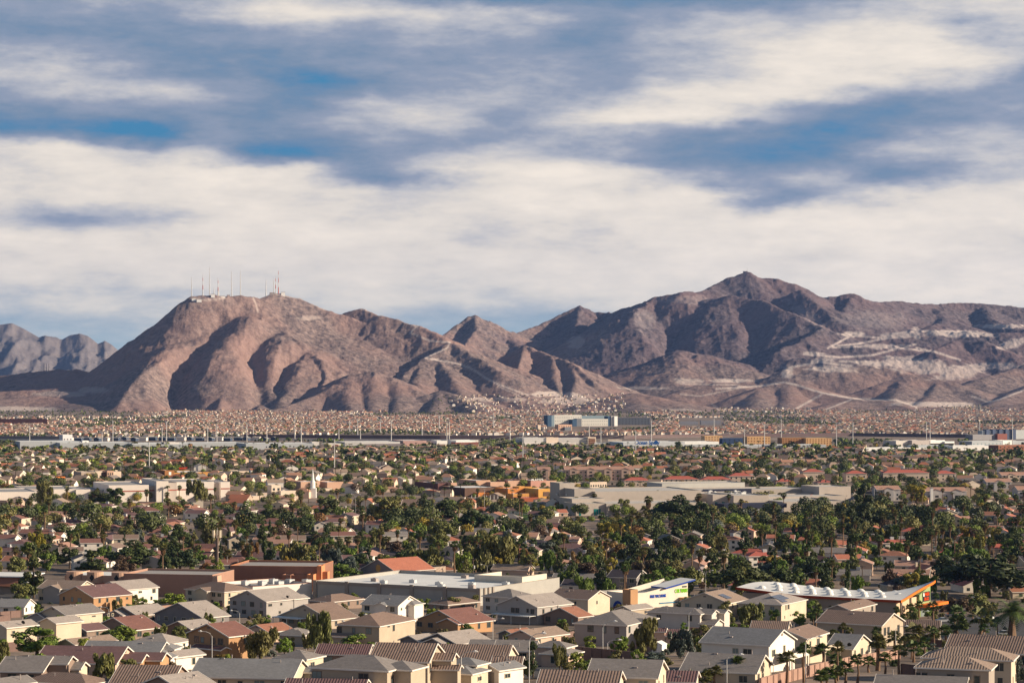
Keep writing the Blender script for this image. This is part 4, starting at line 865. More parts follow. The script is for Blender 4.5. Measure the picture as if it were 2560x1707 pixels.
# domed white roof car wash at the right
r, sw, sd = corner_root('car_wash', 2241, 1497, 6.4, 33, 'long car wash with white domed roof lights and pale green sign tower', 'building')
Wd, Dp = 395/sw, 25.0; mt = sm('taupe_block', (.3,.255,.22)); mbg = sm('beige_panel', (.60,.44,.30)); mg = sm('sage_green_stucco', (.28,.36,.17)); mred = sm('dark_red_edge', (.30,.05,.02)); mor2 = sm('orange_edge', (.70,.18,.03))
MB().box(-Wd, 0, -2, -.3, .3, 6).box(-Wd, Dp-.3, -2, -.3, Dp, 6).box(-Wd, .3, -2, -Wd+.3, Dp-.3, 6).build('wall', mt, r)
MB().box(-.3, 0, -2, 0, Dp*.72, 6).build('side_wall', mbg, r)
for y in (3, 10.5, 18): MB().box(.02, y, -2, .35, y+.9, 6.2).build('column', M_DARKPOLE, r)
NXg, NYg = 44, 16; P_ = np.zeros((NYg, NXg, 3))
for j in range(NYg):
    for i in range(NXg):
        x = -Wd-2+(Wd+4)*i/(NXg-1); y = -1+(Dp+3)*j/(NYg-1); uq = (x+Wd)/Wd; vq = y/Dp
        z = 6.1+.7*math.sin(math.pi*min(max(vq, 0), 1))+1.6*max(0, .35-uq)/.35*.9+ 3.5*max(0, uq-.72)**1.4/.28**1.4*max(0, (vq+.1)/1.1)**1.6
        P_[j, i] = (x, y, z)
Vq, Fq = gridmesh(P_); lo = Vq.copy(); lo[:, 2] -= .35; VV = np.concatenate([Vq, lo]); FF = np.concatenate([Fq, Fq[:, ::-1]+len(Vq)])
rf = link('roof', npmesh('roof', VV, FF, M_WHITEROOF, smooth=True), r)
def edge(ids, m, nm):
    mb = MB()
    for a_, b_ in zip(ids[:-1], ids[1:]):
        A, B = Vector(P_[a_]), Vector(P_[b_]); U = Vector((0,0,.06)); L_ = Vector((0,0,-.75)); dn = (B-A).cross(Vector((0,0,1))).normalized()*.12
        mb.face([A+U+dn, B+U+dn, B+L_+dn, A+L_+dn]); mb.face([A+U-dn, A+L_-dn, B+L_-dn, B+U-dn]); mb.face([A+U+dn, A+U-dn, B+U-dn, B+U+dn])
    mb.build(nm, m, rf)
edge([(0, i) for i in range(NXg)], mred, 'front_edge'); edge([(j, NXg-1) for j in range(NYg)], mor2, 'side_edge')
k_ = 0
for j, yy in enumerate((3.5, 9, 14.5, 20)):
    for i in range(8):
        x = -Wd*.90+i*Wd*.112+(j % 2)*3.4; uq = (x+Wd)/Wd; vq = yy/Dp
        z = 6.1+.7*math.sin(math.pi*vq)+1.6*max(0, .35-uq)/.35*.9
        mb = MB(); mb.dome((0, 0, 0), 1.35, 1.35, .95, 12, 4); mb.build('roof_light', M_WHITE, rf, loc=(x, yy, z-.05))
# sign tower
P1 = [(-.6,Dp*.66,-2),(.9,Dp*.66,-2),(.9,Dp+.5,-2),(-.6,Dp+.5,-2)]
mb = MB(); t0, t1 = 6.6, 9.2
top = [(x, y, t0 if y < Dp*.8 else t1) for x, y, z in P1]
mb.face(P1[::-1]); mb.face(top)
for i in range(4): j = (i+1) % 4; mb.face([P1[i], P1[j], top[j], top[i]])
tw = mb.build('sign_tower', mg, r)
sgy = Dp*.86; msg = sm('red_orange_sign', (.75,.09,.02)); 
bk = MB().box(.92, Dp*.76, 4.2, 1.15, Dp*.985, 7.3); bk.build('sign_back', M_BLACK, tw)
text('WASH', 1.6, msg, tw, (1.22, sgy+.4, 6.45), (R(90), 0, R(90)), .06, sx=.78); text('ON GO', 1.4, msg, tw, (1.22, sgy, 4.95), (R(90), 0, R(90)), .06, sx=.78)
mb = MB(); mb.dome((1.2, Dp*.775, 5.9), .12, .55, 1.3, 8, 4); mb.build('drop_emblem', M_WHITE, tw)
MB().box(.95, Dp*.62, 2.6, 4.2, Dp*1.32, 3.5).build('canopy', mor2, r); gl = MB()
for i in range(5): gl.box(.95, Dp*(.70+.055*i), -1.5, 1.05, Dp*(.70+.055*i)+1.3, 2.5)
gl.build('glazing', M_BLINDS, r)
keep(1530, 1750, 1450, 1560); keep(1840, 2380, 1488, 1570); keep(2370, 2600, 1500, 1600)
# dark-roofed house behind the slanted building
house(1590, 1443, 74, 30, 20, 2, 'S', 'slate', 'dark', 'grey house with dark roof, white trim and rooftop coolers behind the slanted white building', group=None, nm='stucco_house', wings=[(-3.5,4.5,3,9,1.5,'S')])
# ---- frontal buildings further away: nearest corner is the left front one
def fb(nm, label, px0, px1, base, boxes, wm, b=30, cat='building', group=None, rm=None, kp=True, cap=None):
    """boxes: (px0, px1, top row, setback m, depth m, material or None, windows (rows, cols) or None)"""
    Y = Yof(base); X = (px0-1280)*Y/F; r = link(nm, None, loc=(X, Y, float(zg(Y))), rz=R(b)); tag(r, label, cat, group); th = math.atan2((px0+px1)/2-1280, F); s = F/Y*math.cos(R(b)+th)
    def LX(p, sb): k = (p-1280)/F; return (k*(Y+sb*math.cos(R(b)))+sb*math.sin(R(b))-X)/(math.cos(R(b))-k*math.sin(R(b)))
    global LXf; LXf = LX
    for q in boxes:
        p0, p1, tp, sb, dp = q[:5]; m = q[5] if len(q) > 5 and q[5] else wm
        x0, x1 = LX(p0, sb), LX(p1, sb); yy = sb; Yw = Y+(x0+x1)/2*math.sin(R(b))+sb*math.cos(R(b))
        z1 = max(CZ-(tp-YH)*Yw/F-float(zg(Y)), 2.2)
        w_ = flatbox(r, x0, yy, -2, x1, yy+dp, z1, m, rm, par=.5, cap=cap)
        if len(q) > 6 and q[6]:
            nr, nc = q[6][:2]; wmt = q[6][2] if len(q[6]) > 2 else M_GLASS; fh = z1/(nr+.3)
            for rr_ in range(nr):
                for cc_ in range(nc):
                    cx = x0+(x1-x0)*(cc_+.5)/nc; cz = fh*(rr_+.55)+.1; ww = min((x1-x0)/nc*.5, 2.0)
                    MB().box(cx-ww/2, yy-.06, cz-min(fh*.28, .9), cx+ww/2, yy+.02, cz+min(fh*.28, .9)).build('window', wmt, w_)
    VC.append((px0-4, px1+4, base, base-.45*(base-min(q[2] for q in boxes))))
    if kp: keep(px0-6, px1+6, base-18, base+(3 if base > 1140 else 9))
    return r, Y, s
mteal = sm('teal_paint', (.01,.17,.17)); msc = sm('school_block', (.46,.40,.355), .05); msc2 = sm('school_light_panel', (.52,.50,.46), .04); mnavy = sm('navy_paint', (.035,.04,.07))
r, Y, s = fb('school_building', 'huge beige flat-roofed school complex right of centre', 1399, 2127, 1290, [
 (1399,1436,1207,75,20), (1436,1488,1222,55,30,None,(1,3,mteal)), (1488,1752,1227,50,60), (1430,1512,1246,24,26), (1440,1516,1258,2,24), (1516,1765,1257,0,40),
 (1655,1862,1207,160,30,msc2), (1752,2030,1223,120,40), (1782,1834,1236,40,40,None,(1,3,mteal)), (1834,1922,1238,30,60), (1922,2112,1240,60,40), (1957,2112,1253,8,52), (2048,2127,1216,90,30)], msc, b=18, cat='school', rm=sm('school_roof', (.50,.47,.44)), cap=sm('school_coping', (.5,.46,.42)))
rng2 = random.Random(5)
for i in range(26): rtu(r, rng2.uniform(20, 165), rng2.uniform(60, 95), rng2.uniform(8.5, 10.5), rng2.uniform(1.5, 3.5), 2, rng2.uniform(.6, 1.4), M_WHITE if i % 2 else M_METAL)
for xx in (LXf(1448, 1.9), LXf(1485, 1.9), LXf(1491, 1.9), LXf(1497, 1.9)): MB().box(xx, 1.85, 0, xx+1.3, 1.98, 4.2).build('door', mteal, r)
MB().box(LXf(1810, -8), -8, 3.6, LXf(1967, -8), 7, 6.4).build('canopy', mnavy, r); MB().box(LXf(1850, -7), -7, -2, LXf(1960, -7), 6, 3.5).build('canopy_wall', sm('grey_paint', (.42,.42,.44)), r)
MB().box(LXf(1758, 119), 119.6, 7.0, LXf(1880, 119), 119.9, 10.4).build('dark_opening', mnavy, r)
keep(1390, 2140, 1285, 1312, 0); keep(1390, 2100, 1312, 1350, 4.5)
mwh = sm('mall_white', (.78,.69,.62), .04); mrd = sm('mall_stripe', (.38,.13,.10)); mgr = sm('mall_grey_roof', (.33,.32,.32))
r, Y, s = fb('shopping_centre', 'long white-walled shopping centre with red stripe at the left', -30, 575, 1262, [
 (-30,92,1229,0,60), (62,135,1222,60,60,sm('mall_shade', (.5,.44,.40))), (135,190,1222,20,60), (190,226,1223,18,60), (226,272,1224,30,50,sm('mall_shade', (.5,.44,.40))), (272,372,1212,8,70), (372,391,1214,14,40,sm('mall_shade', (.5,.44,.40))), (391,421,1202,6,60), (421,442,1206,16,50,sm('mall_shade', (.5,.44,.40))), (442,535,1204,20,60), (535,552,1206,34,40,sm('mall_shade', (.5,.44,.40))), (552,575,1204,26,50)], mwh, b=19, cat='shopping centre', rm=mgr)
for x0, x1, y in ((LXf(272,8)+.1, LXf(372,8)-.1, 7.9), (LXf(442,20)+.1, LXf(535,20)-.1, 19.9), (LXf(552,26)+.1, LXf(575,26)-.1, 25.9), (LXf(372,14)+.1, LXf(391,14)-.1, 13.9), (LXf(421,16)+.1, LXf(442,16)-.1, 15.9)): MB().box(x0, y-.02, 7.6, x1, y+.1, 8.5).build('stripe', mrd, r)
keep(-40, 590, 1225, 1262); keep(-40, 300, 1262, 1290, 7)
mcr = sm('cream_stucco2', (.62,.50,.40)); mpk = sm('pink_stucco', (.52,.33,.24)); morg = sm('orange_ochre', (.50,.25,.08)); mmar = sm('maroon_wall', (.16,.08,.075)); mdk = sm('dark_brown_wall', (.14,.085,.065))
fb('office_building', 'cream office with a row of small square windows above the shopping centre', 203, 255, 1203, [(203,238,1179,0,20,sm('tan2', (.42,.33,.27)),(1,6)), (238,256,1177,3,20,None,(1,2))], mcr)
fb('store_building', 'pink stepped store right of the cream office', 255, 303, 1202, [(255,268,1180,3,20,mdk), (268,284,1176,0,22,mpk,(2,3)), (284,303,1178,4,24)], mcr)
r, Y, s = fb('store_building', 'orange ochre supermarket with square tower at the left', 385, 526, 1196, [(385,412,1180,4,40,mmar), (412,436,1175,0,20,sm('ochre_tower', (.33,.15,.06))), (436,526,1180,2,50)], morg)
text('MARKET', 2.2, sm('red_sign', (.6,.05,.02)), r, (LXf(458, 2), 1.9, 9.0), (R(90), 0, 0), .05); MB().box(LXf(422, 0), -.12, 3, LXf(428, 0), -.02, 6.0).build('sign_panel', M_WHITE, r)
r, Y, s = fb('store_building', 'small cream shop with red lettering beyond the ochre supermarket', 550, 622, 1190, [(550,585,1179,6,25), (585,622,1177,2,25)], mcr)
fb('store_building', 'cream drum-shaped shop with orange sign wall at the left', 140, 175, 1212, [(140,163,1191,14,3,sm('bright_orange', (.62,.2,.05))), (140,165,1196,0,12), (165,175,1199,4,12,mpk)], mcr)
fb('mission_building', 'mission-style building with a small square tower', 615, 745, 1250, [(615,745,1238,0,30), (679,702,1212,14,8,None,(2,2)), (702,740,1226,10,18), (640,679,1231,16,20,sm('tan2', (.42,.33,.27)))], mcr)
fb('store_building', 'peach shop row behind the white steeple', 752, 858, 1228, [(752,800,1203,10,25,mpk), (818,858,1204,6,25), (780,830,1221,-2,12,mcr)], mpk)
fb('store_building', 'maroon-walled market left of the ball cage', 1095, 1142, 1232, [(1095,1128,1207,6,40,mmar), (1128,1142,1206,0,40,mpk,(1,1))], mmar)
r, Y, s = fb('store_building', 'pink and maroon shopping row above the ochre restaurants', 1190, 1390, 1222, [(1190,1226,1200,8,30,mpk), (1226,1262,1204,2,30,mpk), (1262,1270,1200,8,30,mmar), (1270,1302,1201,4,30,mpk), (1302,1327,1200,9,30,mmar), (1327,1366,1200,2,30,sm('rose_wall', (.50,.27,.22))), (1366,1392,1201,6,30,mpk)], mpk)
text('PLATO\'S', 2.4, M_WHITE, r, (LXf(1343, 2), 1.7, 6.4), (R(90), 0, 0), .05, sx=1.3)
fb('store_building', 'dark brown store with orange wall beside the ball cage', 1162, 1258, 1243, [(1162,1252,1218,6,40,mdk), (1195,1256,1231,0,6,sm('orange_wall', (.52,.20,.06)))], mdk)
r, Y, s = fb('restaurant_building', 'ochre restaurants with arched porch left of the school', 1270, 1388, 1254, [(1270,1330,1220,24,20,sm('orange_wall', (.52,.20,.06))), (1283,1348,1233,8,20), (1298,1330,1216,30,10,morg), (1346,1385,1221,4,20,sm('bright_ochre', (.60,.32,.09))), (1298,1346,1243,-6,12,sm('red_brick2', (.30,.09,.05)))], morg)
MB().box(LXf(1358, 4), 3.8, 3.2, LXf(1374, 4), 3.95, 6.4).build('porch_arch', mdk, r)
fb('office_building', 'small cream office with tall windows above the school', 1475, 1517, 1222, [(1436,1475,1206,10,20,sm('tan2', (.42,.33,.27))), (1475,1517,1204,0,16,None,(1,7))], mcr)
keep(1395, 1700, 1222, 1262)
VC.append((1395, 1640, 1290, 1288)); VC.append((1640, 2110, 1300, 1276)); VC.append((-40, 590, 1262, 1252)); VC.append((760, 1060, 1268, 1262)); VC.append((1265, 1400, 1302, 1290)); VC.append((2370, 2600, 1304, 1290))
# ---- industrial strip and beyond
mwg = sm('warehouse_grey', (.40,.42,.44), .05, .05); mpw = sm('pale_wall', (.62,.58,.55), .05, .1); mlg = sm('light_grey_wall', (.48,.46,.45), .05, .1)
fb('warehouse', 'long grey warehouse at the left of the industrial strip', 50, 330, 1122, [(50,200,1103,0,60), (150,330,1106,-30,60), (206,222,1101,-2,10,M_WHITE)], mwg, b=20, cat='warehouse')
fb('warehouse', 'grey warehouse with white loading blocks, second of the industrial strip', 330, 615, 1122, [(330,615,1107,0,60), (410,448,1105,-6,20,mpw), (330,480,1110,-25,30)], mwg, b=20, cat='warehouse')
fb('warehouse', 'grey warehouse with dark openings and white end blocks', 615, 800, 1124, [(615,785,1108,0,60,None,(1,5,M_DARK)), (780,798,1104,10,15,mpw), (812,852,1108,0,20,mpw)], mwg, b=20, cat='warehouse')
fb('grain_tower', 'white block tower above the left warehouses', 157, 181, 1107, [(157,181,1086,0,18,None,(1,3,M_DARK))], sm('white_block', (.66,.66,.68)), cat='tower')
fb('warehouse', 'low dark-based warehouse with pale roof left of centre', 862, 1010, 1116, [(862,1000,1104,10,60), (905,1012,1109,0,20,sm('plum_wall', (.2,.17,.18)))], mlg, b=20, cat='warehouse')
fb('warehouse', 'pink-roofed warehouse in the centre of the industrial strip', 1008, 1095, 1112, [(1008,1066,1101,0,60,sm('dusty_pink', (.45,.29,.26))), (1062,1082,1107,-6,10,mpk)], mpw, b=20, cat='warehouse')
fb('warehouse', 'white and maroon warehouse left of the pale sheds', 1092, 1196, 1112, [(1092,1118,1101,6,30,M_WHITE), (1140,1196,1100,12,40,M_WHITE), (1138,1196,1105,0,20,sm('brick_red2', (.25,.10,.08)))], mpw, b=20, cat='warehouse')
fb('warehouse', 'pale shed with mauve roof in the industrial strip', 1300, 1386, 1112, [(1310,1368,1094,20,40,mlg), (1366,1396,1093,18,20,mcr), (1300,1440,1107,0,20,mpw)], mlg, b=20, cat='warehouse')
fb('warehouse', 'second mauve-roofed shed right of the first', 1394, 1472, 1110, [(1396,1470,1095,12,40,mlg), (1470,1490,1092,6,20,mcr)], mlg, b=20, cat='warehouse')
fb('store_building', 'store with red-brown tower and white band in the industrial strip', 1473, 1558, 1115, [(1473,1488,1096,4,12,sm('sienna', (.36,.17,.10))), (1486,1558,1107,0,40,M_WHITE), (1520,1555,1098,20,20,mcr)], mpw, b=4)
r, Y, s = fb('warehouse', 'long pale grey drinks warehouse with blue lettering', 1558, 1712, 1121, [(1558,1712,1105,0,70)], sm('pale_blue_grey', (.52,.54,.56)), b=16, cat='warehouse')
text('Ocean Spray', 8.2, sm('sign_blue', (.02,.09,.30)), r, (LXf(1618, 0), -.2, 8.5), (R(90), 0, 0), .1, sx=.9); xx = LXf(1640, 0); mb = MB(); mb.tube([(xx,-.3,8.5),(xx,-.05,8.5)], 3.0, 16); mb.build('logo', sm('sign_blue', (.02,.09,.30)), r)
fb('warehouse', 'white-topped grey warehouse right of the drinks warehouse', 1710, 1800, 1119, [(1710,1797,1104,4,50,M_WHITE), (1716,1860,1111,-14,16,mwg)], mwg, b=16, cat='warehouse')
fb('warehouse', 'low grey warehouse with white roof vents', 1850, 2065, 1122, [(1850,2065,1112,0,50)], mwg, b=16, cat='warehouse')
mwd = sm('raw_timber', (.58,.36,.18), .1); 
fb('apartment_block', 'unfinished timber apartment block behind the drinks warehouse', 1762, 1805, 1108, [(1762,1806,1089,0,20,None,(3,6,sm('timber_shadow', (.2,.09,.03))))], mwd, cat='apartment block', b=14)
fb('apartment_block', 'dark blue office block between the timber blocks', 1806, 1866, 1110, [(1806,1866,1095,0,20,sm('blue_office', (.05,.08,.16)),(2,5))], mwd, cat='apartment block', b=10)
fb('apartment_block', 'timber apartment block right of the blue office', 1868, 1928, 1113, [(1868,1926,1091,0,20,None,(3,8,sm('timber_shadow', (.2,.09,.03))))], mwd, cat='apartment block', b=14)
fb('apartment_block', 'long unfinished timber apartment block, rightmost of the three', 1955, 2080, 1115, [(1955,2015,1094,10,20,sm('timber_dark', (.34,.18,.09)),(4,9,sm('timber_shadow', (.2,.09,.03)))), (2015,2079,1095,0,20,None,(4,9,sm('timber_shadow', (.2,.09,.03))))], mwd, cat='apartment block', b=14)
fb('office_building', 'bright white office with a row of windows at the right', 2326, 2386, 1117, [(2326,2362,1100,6,20), (2362,2386,1103,2,20), (2330,2384,1108,-3,4,M_DARK)], M_WHITE)
fb('warehouse', 'pale concrete warehouse left of the white office', 2240, 2324, 1118, [(2240,2282,1101,8,30), (2280,2324,1100,0,30,sm('concrete', (.45,.40,.38)))], sm('concrete_light', (.58,.54,.50)), cat='warehouse')
fb('warehouse', 'long white warehouse below the white office', 2165, 2382, 1127, [(2165,2230,1119,0,30), (2230,2340,1118,4,40), (2290,2382,1113,20,30,mwg)], M_WHITE, b=20, cat='warehouse')
fb('warehouse', 'long white warehouse at the right end of the strip', 2382, 2500, 1126, [(2382,2500,1114,0,40), (2496,2512,1118,-3,20,mwg)], M_WHITE, b=20, cat='warehouse')
fb('office_building', 'grey glass office near the right edge', 2430, 2506, 1115, [(2430,2506,1102,0,30,None,(1,8,sm('pale_teal_glass', (.2,.28,.3))))], mwg)
fb('store_building', 'low white building right of the glass office', 2502, 2552, 1112, [(2502,2530,1100,0,20,M_WHITE), (2530,2562,1101,6,20)], mwg)
fb('apartment_block', 'red-brown timber block at the right edge', 2496, 2590, 1130, [(2496,2590,1112,0,20,sm('red_timber', (.25,.11,.07)),(2,9,M_DARK))], mwd, cat='apartment block')
fb('industrial_plant', 'grey plant with tall dark panels at the right edge', 2432, 2600, 1100, [(2432,2500,1086,10,20,sm('grey_screen', (.28,.27,.28))), (2466,2474,1073,26,10,sm('slate_panel', (.08,.10,.16))), (2482,2490,1073,26,10,sm('slate_panel', (.08,.10,.16))), (2498,2506,1073,26,10,sm('slate_panel', (.08,.10,.16))), (2514,2522,1073,26,10,sm('slate_panel', (.08,.10,.16))), (2530,2540,1073,26,10,sm('slate_panel', (.08,.10,.16))), (2456,2600,1075,30,12,sm('plant_grey', (.42,.44,.45))), (2494,2518,1084,4,8,sm('brick_red2', (.25,.10,.08)))], mlg)
mwa = sm('white_flats', (.52,.50,.46), .03); mbl = sm('blue_flats', (.05,.09,.15))
fb('apartment_block', 'modern white and navy apartment block below the hills', 1368, 1546, 1066, [(1369,1379,1038,0,20,mbl), (1379,1386,1038,4,20,sm('steel_blue', (.2,.26,.3))), (1386,1454,1037,10,20,None,(3,12,sm('flat_shadow', (.08,.09,.1)))), (1431,1442,1048,-8,20,mbl), (1442,1454,1046,-4,14,sm('slate_flats', (.16,.17,.19))), (1454,1520,1047,0,20,None,(2,12,sm('flat_shadow', (.08,.09,.1)))), (1454,1522,1039,40,20,sm('steel_blue', (.2,.26,.3)),(1,9)), (1520,1532,1040,6,20,mbl), (1528,1536,1040,4,18,mwa), (1536,1544,1040,0,16,M_WHITE)], mwa, cat='apartment block', b=26)
fb('apartment_block', 'dark row of flats right of the white and navy block', 1545, 1625, 1062, [(1545,1625,1044,0,20,sm('slate_flats', (.16,.17,.19)),(3,10))], mwa, cat='apartment block', b=4)
fb('apartment_block', 'grey gabled flats at the foot of the round hill', 1700, 1802, 1062, [(1700,1745,1053,0,15), (1752,1802,1051,6,15)], sm('flats_grey', (.30,.30,.33)), cat='apartment block', b=4)
fb('apartment_block', 'brown and peach flats in front of the white and navy block', 1395, 1450, 1076, [(1345,1352,1062,0,10,mcr), (1396,1430,1061,6,15,mpk,(2,6)), (1412,1428,1067,0,10,sm('slate_flats', (.16,.17,.19)))], mpk, cat='apartment block')
# sound wall along the motorway
def band(name, pts, h, m, label, cat='wall', kind=None, t=1.0, dz=0.0):
    q = [G(*p) for p in pts]; o = q[0]; mb = MB()
    for a, b in zip(q[:-1], q[1:]):
        d = b-a; d.z = 0; n = Vector((-d.y, d.x, 0)).normalized()*t/2; P_ = [a-o-n, b-o-n, b-o+n, a-o+n]; lo = [p+Vector((0,0,-4)) for p in P_]; hi = [p+Vector((0,0,h+dz)) for p in P_]
        mb.face(hi)
        for i in range(4): j = (i+1) % 4; mb.face([lo[i], lo[j], hi[j], hi[i]])
    return tag(mb.build(name, m, loc=o), label, cat if not kind else None, kind=kind)
band('sound_wall', [(610,1094),(1100,1097),(1560,1097),(1760,1093),(2130,1090),(2440,1094)], 6.5, sm('sound_wall_plum', (.155,.11,.11)), 'long plum-coloured sound wall along the motorway')
band('sound_wall', [(-60,1097),(150,1098)], 6, sm('sound_wall_grey', (.2,.18,.18)), 'dark grey sound wall at the left end of the motorway')
band('motorway_barrier', [(-60,1100),(150,1101),(620,1100),(1180,1101)], 2.5, sm('pale_barrier', (.45,.45,.46)), 'pale concrete barrier along the motorway', 'barrier')
band('retaining_wall', [(-40,1062),(118,1062)], 16, sm('red_soil_wall', (.13,.06,.05)), 'dark red retaining wall of the building site at the left foot of the mountain')
# church
sr, Wd, Dp, h = house(1000, 1262, 225, 10, 4, 1, 'S', 'tan', 'brown', 'wide low church with brown-grey roof below its steeple', pitch=.5, vents=0, group=None, nm='church_building', cat='church', wins=[('f', -8, 1.3, 1, 1.4), ('f', -20, 1.3, 1, 1.4)], wings=[(16,24,-3,6,1,'F'),(-16,0,1,16,1,'S')])
st_ = link('steeple', None, loc=G(782, 1244)); tag(st_, 'slender white church steeple rising left of the church roof', 'steeple')
MB().box(-2.6, -2.6, 0, 2.6, 2.6, 7.5).build('base', M_WHITE, st_); MB().tube([(0,0,7.5),(0,0,12)], 1.9, 8).build('belfry', M_WHITE, st_); MB().tube([(0,0,12),(0,0,13.2),(0,0,22)], [2.0,1.2,.12], 8).build('spire', M_WHITE, st_)
keep(760, 1050, 1235, 1272); keep(760, 1050, 1272, 1290, 6)
# pink apartments
mpa = sm('pink_flats', (.52,.38,.31)); 
def flats(nm, label, px0, px1, base, top, ngab, b=10, wallmt=None, roof='salmon', grp=None, st=3):
    Y = Yof(base); X = (px0-1280)*Y/F; s = F/Y; r = link(nm, None, loc=(X, Y, float(zg(Y))), rz=R(b)); tag(r, label, 'apartment block', grp); wmt = wallmt or mpa
    L_ = (px1-px0)/s/math.cos(R(b)); H = (base-top)/s-2.6
    w_ = MB().box(0, 0, -2, L_, 15, H).build('wall', wmt, r); rf, fa, gb, z = roof_mb(0, 0, L_, 15, H, 'S' if ngab else 'H', .33); r_ = rf.build('roof', roofm(roof), r); fa.build('fascia', M_FASCIA, r_)
    if gb.f: gb.build('gable', wmt, r)
    for i in range(ngab):
        cx = L_*(i+.5)/ngab; w2 = min(7, L_/ngab*.7); bw = MB().box(cx-w2/2, -1.4, -2, cx+w2/2, -.02, H); bw_ = bw.build('bay', wmt, r); rf, fa, gb, z = roof_mb(cx-w2/2, -1.4, cx+w2/2, 5, H, 'F', .36, .3); rf.build('bay_roof', roofm(roof), bw_); gb.build('gable', wmt, bw_)
        for l in range(st): MB().box(cx-1.3, -1.46, .8+l*3, cx+1.3, -1.38, 2.3+l*3).build('window', M_DARK, bw_)
    nwin = max(2, int(L_/4))
    for i in range(nwin):
        cx = L_*(i+.5)/nwin
        if any(abs(cx-L_*(g+.5)/ngab) < min(7, L_/ngab*.7)/2+.8 for g in range(ngab)): continue
        for l in range(st): MB().box(cx-.6, -.06, .9+l*3, cx+.6, .02, 2.3+l*3).build('window', M_GLASS, w_)
    VC.append((px0-4, px1+4, base, base-.55*(base-top)))
    keep(px0-5, px1+5, base-10, base+3); keep(px0-5, px1+5, base+3, base+22, 4); return r
flats('apartment_block', 'long pink three-storey apartment block with four gables', 1412, 1585, 1201, 1166, 4, 4)
flats('apartment_block', 'small pink three-storey block left of the long pink block', 1345, 1376, 1198, 1167, 1, 4)
# red-tiled hipped complex
for i, (a_, b_, tp, bs, lab) in enumerate([(1560,1630,1193,1216,'red-tiled hipped house above the left part of the school'),(1660,1748,1190,1214,'large red-tiled hipped house above the school hall'),(1752,1832,1191,1213,'red-tiled hipped house right of the large one'),(1822,1886,1182,1208,'tall red-tiled hipped house above the school courtyard'),(1940,1985,1196,1212,'small red-tiled roof among pines above the school'),(2008,2062,1172,1204,'red-tiled roofs above the right end of the school'),(2044,2085,1198,1216,'low red-tiled roof behind the tall school block'),(2115,2168,1176,1204,'red-tiled hipped house left of the widest red roof'),(2208,2325,1174,1206,'widest red-tiled hipped roof at the right'),(2338,2392,1176,1202,'red-tiled hipped house with pale wing near the right edge')]):
    flats('hipped_house', lab, a_, b_, bs, tp, 0, 6, sm('cream_stucco2', (.62,.50,.40)), 'redtile', 'red-tiled hipped houses', 2)
mgf = sm('grey_white_flats', (.46,.43,.42))
flats('apartment_block', 'grey and white gabled flats with salmon roof right of the giant pine', 2192, 2252, 1252, 1214, 1, 6, mgf, 'salmon', None, 2)
flats('apartment_block', 'salmon-roofed flats with white chimney at the right', 2316, 2418, 1256, 1218, 2, 5, mgf, 'salmon', None, 2)
flats('apartment_block', 'salmon-roofed flats with grey chimney near the right edge', 2466, 2530, 1222, 1196, 1, 5, mgf, 'salmon', None, 2)
flats('apartment_block', 'salmon-roofed flats cut by the right edge', 2545, 2620, 1248, 1215, 1, 5, mgf, 'salmon', None, 2)
flats('apartment_block', 'stepped salmon-roofed flats at the upper right', 2505, 2600, 1204, 1180, 2, 8, mcr, 'salmon', None, 2)
for (px, t, b_, w_, lab) in ((2324,1219,1242,7,'tall white chimney stack of the salmon-roofed flats'),(2483,1206,1240,7,'dark grey chimney stack near the right edge')):
    g = G(px, 1256 if px < 2400 else 1246); s = F/g.y; r = link('chimney_stack', None, loc=g, rz=R(6)); tag(r, lab, 'chimney'); hh = (g.y*(1256-t)/F) if px < 2400 else g.y*(1246-t)/F
    MB().box(-w_/2/s, -6, 0, w_/2/s, -4, hh).build('stack', M_WHITE if px < 2400 else mgf, r); MB().box(-w_/2/s-.15, -6.15, hh, w_/2/s+.15, -3.85, hh+.4).build('cap', M_VENT, r)
ORD = ['first','second','third','fourth','fifth','sixth','seventh','eighth','ninth','tenth','eleventh','twelfth']
# ------------------------------------------------------------------ vegetation
def leaf_mat(name, c, sheen=.0):
    m = D.materials.new(name); m.use_nodes = True; N = m.node_tree.nodes; L = m.node_tree.links; b = N['Principled BSDF']; b.inputs['Roughness'].default_value = .6; b.inputs['Specular IOR Level'].default_value = .25
    t = N.new('ShaderNodeTexCoord'); nz = N.new('ShaderNodeTexNoise'); L.new(t.outputs['Object'], nz.inputs['Vector']); nz.inputs['Scale'].default_value = 9; nz.inputs['Detail'].default_value = 4
    oi = N.new('ShaderNodeObjectInfo'); hs = N.new('ShaderNodeHueSaturation'); hs.inputs['Color'].default_value = (*c, 1)
    mh = N.new('ShaderNodeMapRange'); L.new(oi.outputs['Random'], mh.inputs[0]); mh.inputs[3].default_value = .475; mh.inputs[4].default_value = .52; L.new(mh.outputs[0], hs.inputs['Hue'])
    mv = N.new('ShaderNodeMapRange'); L.new(nz.outputs[0], mv.inputs[0]); mv.inputs[1].default_value = .3; mv.inputs[2].default_value = .7; mv.inputs[3].default_value = .55; mv.inputs[4].default_value = 1.5; L.new(mv.outputs[0], hs.inputs['Value'])
    L.new(hs.outputs[0], b.inputs['Base Color']); return m
LEAF = {'pine': (.044,.060,.022), 'dark': (.058,.075,.022), 'green': (.115,.165,.028), 'olive': (.150,.148,.045), 'yellow': (.26,.21,.03), 'autumn': (.17,.10,.03), 'silver': (.085,.105,.085), 'brown': (.11,.075,.045), 'lime': (.16,.21,.03)}
LM = {k: leaf_mat('foliage_'+k, c) for k, c in LEAF.items()}
